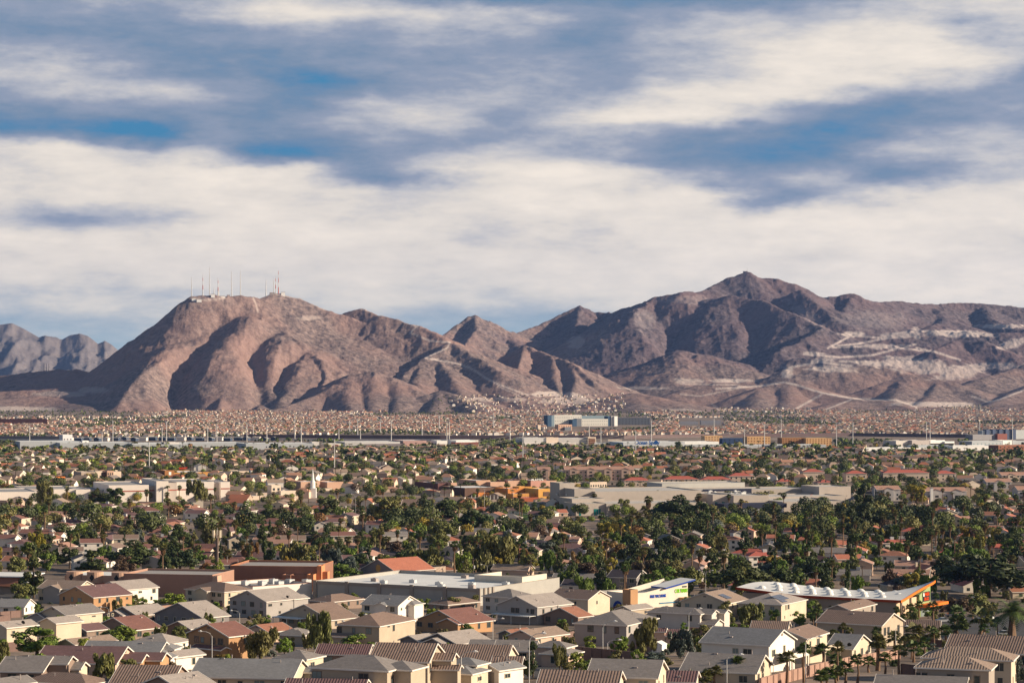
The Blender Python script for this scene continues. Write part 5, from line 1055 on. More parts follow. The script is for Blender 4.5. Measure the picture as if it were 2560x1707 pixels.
M_BARK = mat('bark', (.11,.08,.06), .95, .25, 3); M_PBARK = mat('palm_bark', (.20,.125,.08), .95, .25, 4); M_SKIRT = mat('dead_fronds', (.20,.125,.065), .95, .3, 5); M_FROND = leaf_mat('fan_fronds', (.085,.12,.034)); M_FRONDY = leaf_mat('sunny_fronds', (.13,.13,.04))
def crown(kind, n, seed, s=.05):
    g = np.random.default_rng(seed)
    if kind == 'round': K = 20; th = g.uniform(0, 2*np.pi, K); rr = np.sqrt(g.uniform(0, 1, K))*.36; cz = g.uniform(.24, .84, K); rr *= np.sqrt(np.clip(1-((cz-.54)/.46)**2, .15, 1)); c = np.stack([rr*np.cos(th), rr*np.sin(th), cz], 1); cr_ = g.uniform(.09, .17, K); asp = .8
    elif kind == 'spread': K = 24; th = g.uniform(0, 2*np.pi, K); rr = np.sqrt(g.uniform(0, 1, K))*.40; cz = .30+g.uniform(0, .55, K)*(1-(rr/.45)**2)+.05; c = np.stack([rr*np.cos(th), rr*np.sin(th), cz], 1); cr_ = g.uniform(.10, .17, K); asp = .8
    elif kind == 'pine': K = 24; cz = g.uniform(.16, .96, K); th = g.uniform(0, 2*np.pi, K); rr = (1.04-cz)*.42*g.uniform(.35, 1, K); c = np.stack([rr*np.cos(th), rr*np.sin(th), cz], 1); cr_ = (.06+.09*(1-cz))*g.uniform(.8, 1.3, K); asp = .55
    elif kind == 'column': K = 18; cz = g.uniform(.08, .95, K); th = g.uniform(0, 2*np.pi, K); rr = (1.05-cz)*.26*g.uniform(.2, 1, K); c = np.stack([rr*np.cos(th), rr*np.sin(th), cz], 1); cr_ = (.05+.10*(1-cz)); asp = .8
    elif kind == 'willow': K = 22; th = g.uniform(0, 2*np.pi, K); rr = np.sqrt(g.uniform(0, 1, K))*.36; cz = g.uniform(.25, .88, K); c = np.stack([rr*np.cos(th), rr*np.sin(th), cz], 1); cr_ = g.uniform(.07, .13, K); asp = 1.5
    else: K = 12; th = g.uniform(0, 2*np.pi, K); rr = np.sqrt(g.uniform(0, 1, K))*.38; cz = g.uniform(.12, .72, K)*np.sqrt(np.clip(1-(rr/.5)**2, .2, 1)); c = np.stack([rr*np.cos(th), rr*np.sin(th), cz], 1); cr_ = g.uniform(.12, .2, K); asp = .9
    cr_ = np.broadcast_to(cr_, (K,)); pr = cr_**2/np.sum(cr_**2); k = g.choice(K, n, p=pr)
    d = g.normal(size=(n, 3)); d /= np.linalg.norm(d, axis=1)[:, None]; rad = g.uniform(.45, 1.12, n)**.6
    p = c[k]+d*(cr_[k]*rad)[:, None]*np.array([1, 1, asp]); p[:, 2] = np.clip(p[:, 2], .01, 1.05)
    nn = d+g.normal(size=(n, 3))*.55+np.array([0, 0, .25]); nn /= np.linalg.norm(nn, axis=1)[:, None]
    a = np.cross(nn, g.normal(size=(n, 3))); a /= np.linalg.norm(a, axis=1)[:, None]; b = np.cross(nn, a)
    if kind == 'willow': a = a*.35+np.array([0, 0, -1]); a /= np.linalg.norm(a, axis=1)[:, None]
    sz = s*g.uniform(.5, 1.25, n)[:, None]; a = a*sz*(1.6 if kind == 'willow' else 1); b = b*sz*.6
    V = np.stack([p-a, p-b*.9+a*.1, p+a, p+b*.9], 1).reshape(-1, 3); return V, np.arange(4*n).reshape(-1, 4)
def trunk_mb(kind, seed):
    g = random.Random(seed); mb = MB(); h = {'pine': .9, 'column': .8}.get(kind, .42)
    mb.tube([(0,0,-.05),(.01,0,h*.5),(g.uniform(-.02,.02),.01,h)], [.035,.028,.008 if h > .5 else .022], 6)
    if h < .5:
        for i in range(4):
            t = g.uniform(0, 6.3); mb.tube([(0,0,h*.8),(.12*math.cos(t),.12*math.sin(t),h+.12),(.24*math.cos(t),.24*math.sin(t),h+.3)], [.02,.014,.005], 5)
    return mb
PROTO = {}
def proto(kind, col, v):
    key = (kind, col, v)
    if key not in PROTO:
        big = {'pine': 3400, 'round': 3400, 'spread': 3400, 'willow': 3600, 'bush': 1800, 'column': 2000}[kind]
        V, Fq = crown(kind, big, sum(map(ord, kind))*7+v*13, .042 if kind != 'bush' else .055)
        PROTO[key] = (npmesh('crown_'+kind, V, Fq, LM[col]), trunk_mb(kind, v).mesh('trunk_'+kind, M_BARK))
    return PROTO[key]
NAMES = {'pine': ('pine_tree', 'pine tree'), 'round': ('leafy_tree', 'tree'), 'spread': ('leafy_tree', 'tree'), 'willow': ('weeping_tree', 'tree'), 'bush': ('shrub', 'shrub'), 'column': ('conifer_tree', 'conifer')}
def tree(loc, h, w_, kind, col, label, group=None, v=None):
    v = random.randrange(5) if v is None else v; cm, tm = proto(kind, col, v); nm, cat = NAMES[kind]
    r = link(nm, None, loc=loc, rz=random.uniform(0, 6.28), scale=(w_, w_, h)); tag(r, label, cat, group)
    link('crown', cm, r); 
    if kind != 'bush': link('trunk', tm, r)
    return r
# palms
def frond_fan(g, M, up):
    """one fan-shaped frond: stalk and a pleated fan of blades"""
    V, Fs = [], []; az_ = g.uniform(0, 2*np.pi); d = np.array([math.cos(az_)*math.cos(up), math.sin(az_)*math.cos(up), math.sin(up)]); sd = np.array([-math.sin(az_), math.cos(az_), 0]); n_ = np.cross(d, sd)
    L0 = .75*g.uniform(.8, 1.1); hub = d*L0; V += [sd*-.03, sd*.03, hub+sd*.03, hub-sd*.03]; Fs.append([0,1,2,3]); nb = 9
    for i in range(nb):
        t = (i/(nb-1)-.5)*2.5; dirb = d*math.cos(t)+sd*math.sin(t); ln = 1.05*(1-.25*abs(t)/1.3); dr = -.34-.2*abs(math.sin(t)); tip = hub+dirb*ln+np.array([0,0,dr*ln*.6]); mid = hub+dirb*ln*.55; ww = np.cross(dirb, n_)*.13
        b0 = len(V); V += [hub, mid+ww, tip, mid-ww]; Fs.append([b0, b0+1, b0+2, b0+3])
    return V, Fs
def frond_feather(g, up):
    V, Fs = [], []; az_ = g.uniform(0, 2*np.pi); h = np.array([math.cos(az_), math.sin(az_), 0]); sd = np.array([-math.sin(az_), math.cos(az_), 0]); pts = []; a = up; p = np.zeros(3)
    for i in range(9): pts.append(p.copy()); p = p+(h*math.cos(a)+np.array([0,0,math.sin(a)]))*.42; a -= .22
    for i in range(8):
        for s in (-1, 1):
            for q in (0, .5):
                c0 = pts[i]+(pts[i+1]-pts[i])*q; ln = .75*math.sin(math.pi*min(1, (i+q+1.3)/9.4)); tp = c0+sd*s*ln+(pts[i+1]-pts[i])*.5+np.array([0,0,-.22*ln]); w = (pts[i+1]-pts[i])*.16; b0 = len(V); V += [c0-w, c0+w, tp+w*.3, tp-w*.3]; Fs.append([b0, b0+1, b0+2, b0+3])
    return V, Fs
def palm_crown(feather, seed, nf=34):
    g = random.Random(seed); V, Fs = [], []
    for i in range(nf):
        up = math.asin(min(.98, max(-.55, -.5+1.5*(i+.5)/nf)))
        v, f = frond_feather(g, up*.9+.3) if feather else frond_fan(g, None, up)
        b0 = len(V); V += [x+np.array([0,0,0.0]) for x in v]; Fs += [[b0+q for q in ff] for ff in f]
    return np.array(V), np.array(Fs)
def skirt_mesh(seed):
    g = random.Random(seed); V, Fs = [], []
    for i in range(150):
        t = g.uniform(0, 6.28); z = -g.uniform(.1, 2.4); rr = .62*math.sin(math.pi*min(1, (-z+.5)/3.3))+.12; b0 = len(V); c, s = math.cos(t), math.sin(t); w = .16
        V += [(rr*c*.5, rr*s*.5, z+.45), (rr*c-s*w, rr*s+c*w, z), ((rr+.1)*c, (rr+.1)*s, z-.5), (rr*c+s*w, rr*s-c*w, z)]; Fs.append([b0,b0+1,b0+2,b0+3])
    return np.array(V), np.array(Fs)
PC = [npmesh('fan_crown', *palm_crown(False, 40+i), M_FROND if i < 3 else M_FRONDY) for i in range(5)]; FC = npmesh('feather_crown', *palm_crown(True, 9, 30), M_FROND); FCY = npmesh('feather_crown_sunny', *palm_crown(True, 19, 30), M_FRONDY)
SK = [npmesh('skirt', *skirt_mesh(60+i), M_SKIRT) for i in range(3)]
PT = []
for i in range(3):
    g = random.Random(i+3); PT.append(MB().tube([(0,0,-.1),(g.uniform(-.3,.3),g.uniform(-.3,.3),.5),(0,0,1)], [.32,.22,.17], 7).mesh('palm_trunk', M_PBARK))
def palm(loc, h, cw, label, group=None, feather=False, skirt=True, sunny=False):
    """h to the base of the crown, cw crown width in metres"""
    r = link('fan_palm' if not feather else 'feather_palm', None, loc=loc, rz=random.uniform(0, 6.28)); tag(r, label, 'palm tree', group)
    link('trunk', random.choice(PT), r, scale=(cw/3.6, cw/3.6, h)); s = cw/3.5 if not feather else cw/6.2
    c = link('crown', (FCY if sunny else FC) if feather else random.choice(PC[3:] if sunny else PC), r, loc=(0, 0, h), scale=(s, s, s*random.uniform(.9, 1.1)))
    if skirt: link('dead_frond_skirt', random.choice(SK), r, loc=(0, 0, h), scale=(s, s, s*random.uniform(.6, 1.1)))
    return r
# trees one can pick out, by photo column, top row, foot row, width in photo pixels
NT = [(50,1455,1508,58,'round','olive','rounded olive-green tree beside a street lamp at the left edge'),(85,1386,1495,78,'pine','dark','tall dark pine behind the far left street lamp'),(35,1508,1534,60,'bush','green','low green shrub below the blue-grey roof at the left edge'),
(147,1535,1590,50,'round','green','round green tree at the foot of the cream house with grey roof'),(92,1566,1640,122,'round','green','large bushy green tree covering the cream wall at the left'),(290,1546,1604,90,'bush','green','feathery green shrub tree in front of the long red roof'),
(447,1562,1604,38,'round','olive','small grey-green tree left of the orange gable house'),(253,1636,1712,70,'willow','olive','rounded drooping tree in front of the stone gable'),(430,1476,1516,62,'bush','lime','bright yellow-green shrubs left of the cream two-storey house'),
(536,1466,1508,46,'willow','olive','drooping tree in front of the cream house with brown hipped roof'),(650,1572,1652,86,'willow','olive','large willow-like tree right of the orange gable house'),(412,1641,1684,58,'bush','brown','brownish shrub in front of the pale blue-grey roof'),
(553,1632,1654,44,'bush','autumn','orange-tinted hedge below the orange gable house'),(795,1532,1634,68,'willow','olive','tall weeping tree left of the tan two-storey house'),(895,1579,1622,76,'bush','green','feathery green shrub in front of the tan two-storey house'),
(711,1592,1640,42,'round','lime','yellow-green tree beside the willow-like tree'),(1125,1489,1528,60,'round','olive','dome-shaped olive tree below the store wall'),(1045,1658,1716,28,'column','dark','narrow dark conifer before the tall cream-gabled house'),
(1133,1683,1718,42,'bush','brown','brownish shrub at the bottom edge, centre'),(855,1408,1458,100,'round','green','broad green tree right of the brick red store'),(978,1396,1450,46,'round','dark','dark oval tree in front of the terracotta gable'),
(1333,1602,1694,52,'pine','pine','dark conical pine before the stone-fronted house'),(1400,1612,1676,38,'willow','olive','thin airy tree before the stone-fronted house'),(1611,1545,1645,72,'willow','olive','tall airy tree in front of the grey two-storey house'),
(1700,1577,1645,68,'willow','silver','broad grey-green tree beside the white shed'),(1750,1558,1628,62,'round','olive','olive tree below the stepped right gables'),(1452,1500,1536,40,'round','olive','small tree beside the cream house with brown-grey roof'),
(1876,1508,1572,64,'willow','olive','rounded drooping tree left of the solar panel house'),(1812,1500,1552,44,'round','olive','olive tree behind the stepped right gables'),(1845,1398,1492,136,'spread','dark','very broad dark tree behind the slanted white building'),
(1640,1625,1652,64,'bush','silver','clipped grey-green shrubs right of the brown block wall'),(2037,1500,1560,40,'round','lime','yellow-green tree right of the solar panel house'),(2105,1558,1590,44,'bush','green','small green shrub before the wide ribbed two-storey house'),
(2530,1650,1714,74,'willow','silver','grey-green drooping tree in the bottom right corner'),(2470,1376,1492,210,'spread','pine','huge dark evergreen mass at the right edge above the car park road'),(2430,1392,1450,70,'willow','silver','silvery grey-green tree in front of the dark evergreen mass'),
(2395,1478,1528,70,'bush','brown','brownish olive shrubs right of the car wash'),(2455,1474,1526,70,'bush','olive','olive shrub row right of the car wash'),(2340,1492,1530,50,'bush','brown','dry brown shrub beside the car wash'),
(1500,1452,1474,90,'bush','dark','dark hedge behind the cream house with brown-grey roof'),(2160,1213,1338,96,'pine','pine','giant dark pine at the right end of the school'),(2128,1268,1345,70,'pine','pine','dark pine at the foot of the giant pine'),
(2215,1262,1322,90,'spread','olive','wide olive-green tree right of the giant pine'),(1690,1238,1305,92,'spread','pine','broad dark tree in front of the school'),(1752,1252,1318,56,'round','dark','dark round tree right of the broad dark tree at the school'),
(1559,1244,1287,34,'round','olive','young airy tree standing against the school wall'),(1582,1266,1290,26,'round','olive','small round tree against the school wall, middle of three'),(1614,1262,1288,28,'round','olive','airy small tree against the school wall, rightmost of three'),(1510,1264,1286,20,'round','olive','tiny round tree beside the teal school doors'),
(1110,1250,1310,78,'pine','pine','dark layered pine left of the ball cage'),(1190,1272,1335,80,'spread','dark','wide dark tree in front of the ball cage'),(970,1236,1315,80,'round','olive','tall olive-yellow tree in front of the church'),(815,1240,1298,64,'round','dark','dark round tree below the steeple'),
(685,1262,1310,70,'spread','dark','flat-topped dark tree left of the steeple tree'),(1360,1272,1312,50,'round','dark','round dark tree at the sports field'),(1512,1302,1352,40,'round','yellow','golden-topped tree below the school car park'),(1530,1352,1402,56,'round','autumn','orange autumn tree near the centre'),
(1440,1376,1440,32,'round','autumn','slim orange and green tree behind the long store'),(2000,1304,1352,46,'round','yellow','yellow-green tree in front of the right part of the school'),(2290,1208,1260,60,'round','yellow','yellowish tree in front of the red-tiled roofs'),
(112,1206,1268,40,'willow','olive','ragged tall tree in front of the left end of the shopping centre'),(490,1202,1268,52,'willow','olive','tall ragged eucalyptus in front of the shopping centre'),(250,1226,1262,60,'round','dark','dark tree before the shopping centre, left'),(290,1216,1264,50,'round','dark','dark tree before the shopping centre, middle'),
(630,1396,1424,60,'round','olive','olive tree behind the brick red store'),(330,1352,1428,110,'spread','dark','broad dark tree above the rosy brown wall'),(230,1372,1436,90,'pine','dark','dark pine above the pink shop row'),(450,1360,1432,90,'spread','pine','broad dark evergreen left of the phone mast'),
(1050,1372,1440,110,'willow','olive','broad grey-green tree behind the terracotta gable'),(1230,1338,1432,130,'willow','olive','very broad soft grey-green tree behind the pillared store'),(740,1358,1430,80,'willow','olive','drooping green tree behind the brick red store, right'),(2040,1380,1460,90,'spread','dark','dark tree behind the domed car wash roof')]
for px, tp, ft, w_, kd, cl, lab in NT:
    g_ = G(px, ft); s = F/g_.y; tree(g_, (ft-tp)/s*1.04, w_/s*1.22, kd, cl, lab)
NP = [(665,1652,1722,84,1,'feather palm with a full crown at the bottom edge, left of centre'),(1846,1640,1712,46,0,'fan palm before the long grey-tiled roof, nearest the lamp post'),(1787,1662,1716,40,0,'fan palm left of the lamp post at the bottom edge'),(1762,1676,1718,42,0,'low fan palm at the bottom edge beside the plum roof'),(1718,1684,1722,56,0,'wide low fan palm at the bottom edge'),(1815,1656,1712,40,0,'fan palm behind the lamp post at the bottom edge'),
(1967,1626,1712,46,0,'fan palm in front of the pink wall, leftmost'),(2010,1608,1705,38,0,'feathery green palm beside the tall lamp post'),(2057,1608,1668,44,0,'fan palm in front of the terrace'),(2094,1604,1700,36,2,'yellowish slim palm between the terrace and the dish'),(2143,1594,1640,36,0,'small fan palm beside the dish'),(2143,1634,1712,38,0,'tall fan palm below the dish'),(2196,1588,1676,46,0,'tall dark fan palm in front of the cream gable'),(2212,1630,1690,36,0,'thin fan palm on the bank'),(2248,1612,1695,42,0,'stout fan palm left of the taupe side wall'),(2172,1640,1680,36,0,'short fan palm above the pink wall'),(2113,1654,1712,42,0,'fan palm cluster member at the foot of the pink wall'),(2091,1662,1715,42,2,'yellow-green fan palm at the bottom edge'),(2070,1668,1716,44,0,'dense fan palm at the bottom edge below the terrace'),(2052,1672,1720,44,0,'leftmost dense fan palm at the bottom edge below the terrace'),
(2283,1562,1620,54,0,'bushy fan palm below the ribbed outbuilding'),(2329,1566,1616,44,0,'fan palm right of the bushy fan palm'),(2363,1562,1608,40,0,'fan palm left of the parked cars'),(2395,1540,1590,54,0,'fan palm at the car park edge'),(2450,1520,1585,60,0,'tall fan palm at the car park edge'),(2333,1503,1550,32,0,'fan palm in front of the car wash canopy'),(2276,1508,1545,26,0,'small feather palm against the beige car wash wall'),(2530,1498,1592,116,3,'large date palm with golden hanging fruit at the right edge'),(2394,1516,1562,42,0,'fan palm behind the ribbed outbuilding'),(2284,1602,1655,40,0,'fan palm above the taupe house'),(2262,1590,1640,42,0,'fan palm left of the bushy fan palm'),(2235,1578,1625,40,0,'fan palm under the leaning lamp'),
(96,1508,1530,28,0,'small fan palm behind the slate gables'),(1621,1240,1292,24,0,'tall skirted fan palm standing against the school wall'),(2115,1280,1322,34,1,'dark feather palm at the right end of the school')]
for px, tp, ft, cw, k_, lab in NP:
    g_ = G(px, ft); s = F/g_.y; c_ = cw/s*1.2; hh = (ft-tp)/s; hb = max(1.5, hh-(c_*.32 if k_ not in (1, 3) else c_*.25))
    palm(g_, hb, c_, lab, feather=k_ in (1, 3), skirt=hb > 9.5, sunny=k_ == 2)
# ---- scattered trees, palms and houses of the middle distance
def clear(px, py, h=99):
    if py > 1448 and (px < 1420 or py > 1498): return False
    for x0, x1, y0, y1, hh in KEEP:
        if x0 <= px <= x1 and y0 <= py <= y1:
            if h > hh: return False
    return True
LAND = [(760,1420,'the pillared store'),(680,1440,'the brick red store'),(420,1440,'the rosy brown store wall'),(230,1440,'the pink shop row'),(1640,1480,'the slanted white building'),(2130,1490,'the domed car wash'),(980,1420,'the terracotta-roofed station'),(1560,1285,'the school, left part'),(1950,1285,'the school, right part'),(2150,1320,'the giant pine'),(300,1255,'the shopping centre, middle'),(80,1260,'the shopping centre, left end'),(500,1260,'the shopping centre, right end'),(782,1250,'the steeple'),(930,1265,'the church'),(1210,1280,'the ball cage'),(1330,1250,'the ochre restaurants'),(1500,1195,'the pink apartment block'),(2270,1205,'the widest red roof'),(1700,1210,'the red-tiled roofs'),(2500,1290,'the car park'),(543,1440,'the phone mast'),(2470,1490,'the dark evergreen mass'),(460,1190,'the ochre supermarket'),(230,1195,'the cream office'),(2360,1250,'the salmon-roofed flats'),(1100,1225,'the maroon market'),(1320,1105,'the mauve-roofed sheds'),(1640,1115,'the drinks warehouse'),(160,1115,'the white block tower')]
def where(px, py):
    best = min(LAND, key=lambda q: (q[0]-px)**2+((q[1]-py)*2.2)**2); dx, dy = px-best[0], py-best[1]
    if abs(dx) > abs(dy)*2.4: return ('right of ' if dx > 0 else 'left of ')+best[2]
    return ('in front of ' if dy > 0 else 'behind ')+best[2]
NLAND = [(234,1500,'the orange house with wine red roof'),(572,1600,'the orange gable house'),(166,1545,'the cream-sided house'),(666,1515,'the house with the satellite dish'),(948,1580,'the tan two-storey house'),(1157,1565,'the central red-roofed house'),(995,1525,'the white two-storey house'),(1566,1590,'the grey two-storey house'),(1470,1505,'the cream house with brown-grey roof'),(1750,1550,'the stepped gables'),(1953,1525,'the solar panel house'),(2204,1580,'the wide ribbed two-storey house'),(1922,1630,'the white-gabled house'),(2015,1610,'the terrace'),(2130,1625,'the roof with the dish'),(2472,1690,'the large taupe house'),(288,1665,'the stone gable'),(728,1700,'the slate blue roof'),(968,1690,'the bottom centre tan house'),(1069,1665,'the tall cream-gabled house'),(1333,1660,'the conical pine'),(1888,1690,'the pink wall'),(104,1690,'the plum-walled house'),(17,1590,'the left-edge cream house'),(1540,1710,'the bottom-edge ribbed roof'),(2345,1590,'the ribbed outbuilding'),(1260,1500,'the pale two-storey house'),(2400,1640,'the date palm'),(1240,1600,'the broad pinkish roof'),(450,1500,'the bright yellow-green shrubs'),(860,1620,'the weeping tree')]
def nwhere(px, py):
    global LAND
    k_ = LAND; LAND = NLAND; t = where(px, py); LAND = k_; return t
def cells(y0, y1, step, jit):
    out = []; Y = y0
    while Y < y1:
        hw = Y*1340/F+(70 if y0 < 3000 else 40); X = -hw+random.random()*step
        while X < hw: out.append((X+random.uniform(-jit, jit), Y+random.uniform(-jit, jit))); X += step
        Y += step
    return out
ROOFSL = {'left': ['wine','red','wine','red','rust','wine','brown','red','salmon'], 'mid': ['rust','brown','terra','grey','tan','salmon','dark','wine'], 'right': ['terra','rust','terra','salmon','terra','grey','redtile','dark']}
WALLSL = ['white','cream','white','pale','cream','peach']
RN = {'wine': 'wine red','red': 'dull red','brown': 'brown','rust': 'rusty','grey': 'grey','tan': 'tan','salmon': 'salmon','redtile': 'bright terracotta','terra': 'terracotta','dark': 'near-black'}
WNm = {'white': 'white','cream': 'cream','peach': 'peach','pale': 'pale','tan': 'tan','grey': 'grey'}
HP = {}
def midproto(kind, st, wall, roof):
    key = (kind, st, wall, roof)
    if key in HP: return HP[key]
    W_, D_, h = (13, 9.5, 5.4) if st == 2 else (16, 10.5, 2.8)
    if kind == 'F': W_, D_ = D_, W_
    parts = []; w_ = MB().box(-W_/2, -D_/2, -1.5, W_/2, D_/2, h); rf, fa, gb, z = roof_mb(-W_/2, -D_/2, W_/2, D_/2, h, kind, .38)
    for f in gb.f: b0 = len(w_.v); w_.v += [gb.v[j] for j in f]; w_.f.append(list(range(b0, b0+len(f)))); w_.uv.append(None)
    wa, ro, fs = w_.mesh('wall', wallm(wall)), rf.mesh('roof', roofm(roof)), fa.mesh('fascia', M_FASCIA)
    wi = []
    for lv in ([1.4] if st == 1 else [1.4, 4]):
        for x in (-W_*.28, W_*.25): wi.append(MB().box(x-.7, -D_/2-.05, lv-.6, x+.7, -D_/2+.02, lv+.6).mesh('window', M_GLASS))
        wi.append(MB().box(W_/2-.02, -.5, lv-.5, W_/2+.05, .5, lv+.5).mesh('window', M_GLASS))
    ac = MB().box(-.9, -.8, -.3, .9, .8, 1.1).mesh('rooftop_cooler', M_METAL); ch = MB().box(-.5, -.4, -1.5, .5, .4, 1.2).mesh('chimney', wallm('cream'))
    HP[key] = (wa, ro, fs, wi, ac, ch, h, z, W_, D_); return HP[key]
def midhouse(X, Y, a, kind, st, wall, roof, label, group, sc=1):
    wa, ro, fs, wi, ac, ch, h, z, W_, D_ = midproto(kind, st, wall, roof)
    r = link('stucco_house', None, loc=(X, Y, float(zg(Y))), rz=a, scale=(sc, sc, 1)); tag(r, label, 'house', group); w_ = link('wall', wa, r); r_ = link('roof', ro, r); link('fascia', fs, r_)
    if Y < 2000:
        for m_ in wi: link('window', m_, w_)
    q = random.random()
    if q < .3: link('rooftop_cooler', ac, r_, loc=(W_*.15, -.4, z-.2))
    elif q < .5: link('chimney', ch, r_, loc=(-W_*.3, D_*.2, z-.4))
    return r
cand = []
for X, Y in cells(925, 3450, 31, 5):
    px, py = 1280+F*X/Y, YH-F*(float(zg(Y))-CZ)/Y
    if random.random() < (.06 if Y < 1900 else .27) or not clear(px, py, 5): continue
    cand.append((Y, X, px, py))
cand.sort(); nm_ = 0; far_h = []
for Y, X, px, py in cand:
    reg = 'left' if px < 950 else ('mid' if px < 1700 else 'right'); roof = random.choice(ROOFSL[reg]); wall = random.choice(WALLSL); kind = random.choice('SSFH'); st = 2 if random.random() < (.35 if reg == 'left' else .22) else 1
    if Y > 2000: roof = random.choice(['salmon','sand','rust','salmon','terra','terra','pale','salmon','redtile']); st = random.choice((1, 2, 2))
    a = R(random.choice((-14, 76, -14, 12))+random.uniform(-5, 5))
    if nm_ < 296 and Y < 2700 and -60 < px < 2620: 
        midhouse(X, Y, a, kind, st, wall, roof, f"{WNm[wall]} {'two-storey' if st == 2 else 'low'} house with {RN.get(roof, 'sandy' if roof == 'sand' else roof)} roof {where(px, py)}", 'houses among the trees of the middle distance', random.uniform(.85, 1.1)); nm_ += 1
    else: far_h.append((X, Y, float(zg(Y)), a, st))
keep(-60, 600, 1094, 1107); keep(600, 2620, 1088, 1104)
for i in range(23):                                   # dark modern houses beyond the warehouses
    px = 172+i*23.5+random.uniform(-3, 3); g_ = G(px, 1102+random.uniform(-1.5, 1)); wl_ = 'navy' if i % 4 else 'white'
    midhouse(g_.x, g_.y, R(random.choice((-14, 76))), random.choice('FS'), 2, wl_, 'blue' if i % 4 else 'pale', f"{'dark navy' if i % 4 else 'white'} modern two-storey house beyond the grey warehouses, {ORD[i] if i < 12 else ORD[22-i]} from the {'left' if i < 12 else 'right'} of its row", 'modern houses beyond the grey warehouses')
# trees
tc_ = {'pine': 0, 'leafy': 0, 'palm': 0}; far_t = []; far_p = []
TL = {'pine': 'dark','dark': 'dark green','green': 'green','olive': 'olive-green','yellow': 'yellow','autumn': 'orange-brown','silver': 'silvery','brown': 'brownish','lime': 'bright green'}
tcand = []
def cap(px, py, Y, h):
    for x0, x1, b_, yl in VC:
        if x0 <= px <= x1 and b_ <= py <= b_+90 and random.random() < .85: h = min(h, max(1.2, (py-yl)*Y/F))
    return h
def dens_at(px, py, Y):
    if px < 950 and 1265 < py < 1395: return .50
    if py > 1310: return .80
    if py > 1240: return .62
    if py > 1165: return .5
    return .42
for X, Y in cells(925, 3500, 15.5, 7):
    px, py = 1280+F*X/Y, YH-F*(float(zg(Y))-CZ)/Y
    dn = dens_at(px, py, Y)*(1.25 if fbm(np.array([X/90.]), np.array([Y/160.]), 5, 2)[0] > .5 else .62)
    if Y > 1900: dn *= .85
    if random.random() > dn: continue
    tcand.append((Y, X, px, py))
tcand.sort()
for Y, X, px, py in tcand:
    q = random.random(); near_ = 1 if py > 1290 else 0
    if q < .20: k_ = 'palm'
    elif q < (.46 if near_ else .34): k_ = 'pine'
    else: k_ = 'leafy'
    hh = {'palm': random.uniform(7, 14), 'pine': random.uniform(9, 15), 'leafy': random.uniform(5.5, 10.5)}[k_]
    if not clear(px, py, 0):
        if not clear(px, py, 4.4): continue
        k_, hh = 'leafy', 3.8
    if not near_: hh *= .85
    h1 = cap(px, py, Y, hh)
    if h1 < hh:
        if h1 < 2.5: continue
        if h1 < 5.5: k_ = 'leafy'
        hh = h1
    loc = Vector((X, Y, float(zg(Y)))); inn = -60 < px < 2620
    if k_ == 'palm':
        if inn and tc_['palm'] < 250: tc_['palm'] += 1; sn = random.random() < .3; palm(loc, hh, random.uniform(3.6, 5.4), f"{'tall' if hh > 11 else 'medium'} {'yellowish ' if sn else ''}fan palm {where(px, py)}", 'fan palms of the middle distance', sunny=sn)
        else: far_p.append((X, Y, loc.z, hh))
    else:
        if k_ == 'pine': kd, cl = random.choice(('pine', 'pine', 'spread', 'column')), random.choice(('pine', 'dark', 'pine', 'dark', 'olive'))
        else: kd, cl = random.choice(('round', 'round', 'spread', 'willow')), random.choice(('green','dark','olive','dark','green','olive','silver','yellow','green','brown','lime','dark','olive','green','autumn','dark'))
        if inn and tc_[k_] < (120 if k_ == 'pine' else 285):
            tc_[k_] += 1; ww = hh*(random.uniform(.6, .85) if kd in ('pine',) else (random.uniform(.4, .6) if kd == 'column' else random.uniform(.85, 1.25)))
            tree(loc, hh, ww, kd, cl, f"{TL[cl]} {'spreading ' if kd == 'spread' else 'drooping ' if kd == 'willow' else 'round ' if kd == 'round' else 'conical '}tree {where(px, py)}", 'trees of the middle distance')
        else: far_t.append((X, Y, loc.z, hh, cl))
for X, Y in cells(900, 2700, 13, 6):
    px, py = 1280+F*X/Y, YH-F*(float(zg(Y))-CZ)/Y
    if clear(px, py, 3) and random.random() < (.6 if py > 1240 else .35): far_t.append((X, Y, float(zg(Y)), random.uniform(1.6, 4.2), random.choice(('dark','olive','green','dark','olive','brown','green','silver'))))
# ---- the far town
def skyfree(px, Y):                                  # is this still valley floor, not hillside
    return Y < 7700 or hz(px, Y) < float(zg(Y))+6 or (1080 < px < 1560 and Y < 9500 and hz(px, Y) < float(zg(Y))+52)
for X, Y in cells(4420, 10300, 21.5, 5):
    px = 1280+F*X/Y
    if (Y > 7700 and 1080 < px < 1560 and random.random() < .3): continue
    if px < -120 or px > 2680 or not skyfree(px, Y) or (Y > 7350 and px < 330) or not clear(px, YH-F*(float(zg(Y))-CZ)/Y, 5): continue
    if fbm(np.array([X/260.]), np.array([Y/700.]), 8, 3)[0] < .40 or random.random() > .86 or (Y < 4750 and random.random() < .6) or (px < 330 and Y > 6600 and random.random() < .7): continue
    far_h.append((X, Y, max(float(zg(Y)), hz(px, Y) if Y > 7660 else -99), R(random.choice((-12, 78, 20))+random.uniform(-6, 6)), random.choice((1, 2, 2))))
for X, Y in cells(3500, 9300, 25, 12):
    px, py = 1280+F*X/Y, YH-F*(float(zg(Y))-CZ)/Y
    if not clear(px, py, 6) or not skyfree(px, Y) or random.random() < .25+.40*(Y > 7000)-.25*(fbm(np.array([X/260.]), np.array([Y/700.]), 8, 3)[0] < .44): continue
    far_t.append((X, Y, max(float(zg(Y)), hz(px, Y) if Y > 7660 else -99), random.uniform(3.5, 6.8), random.choice(('dark','olive','green','dark','pine'))))
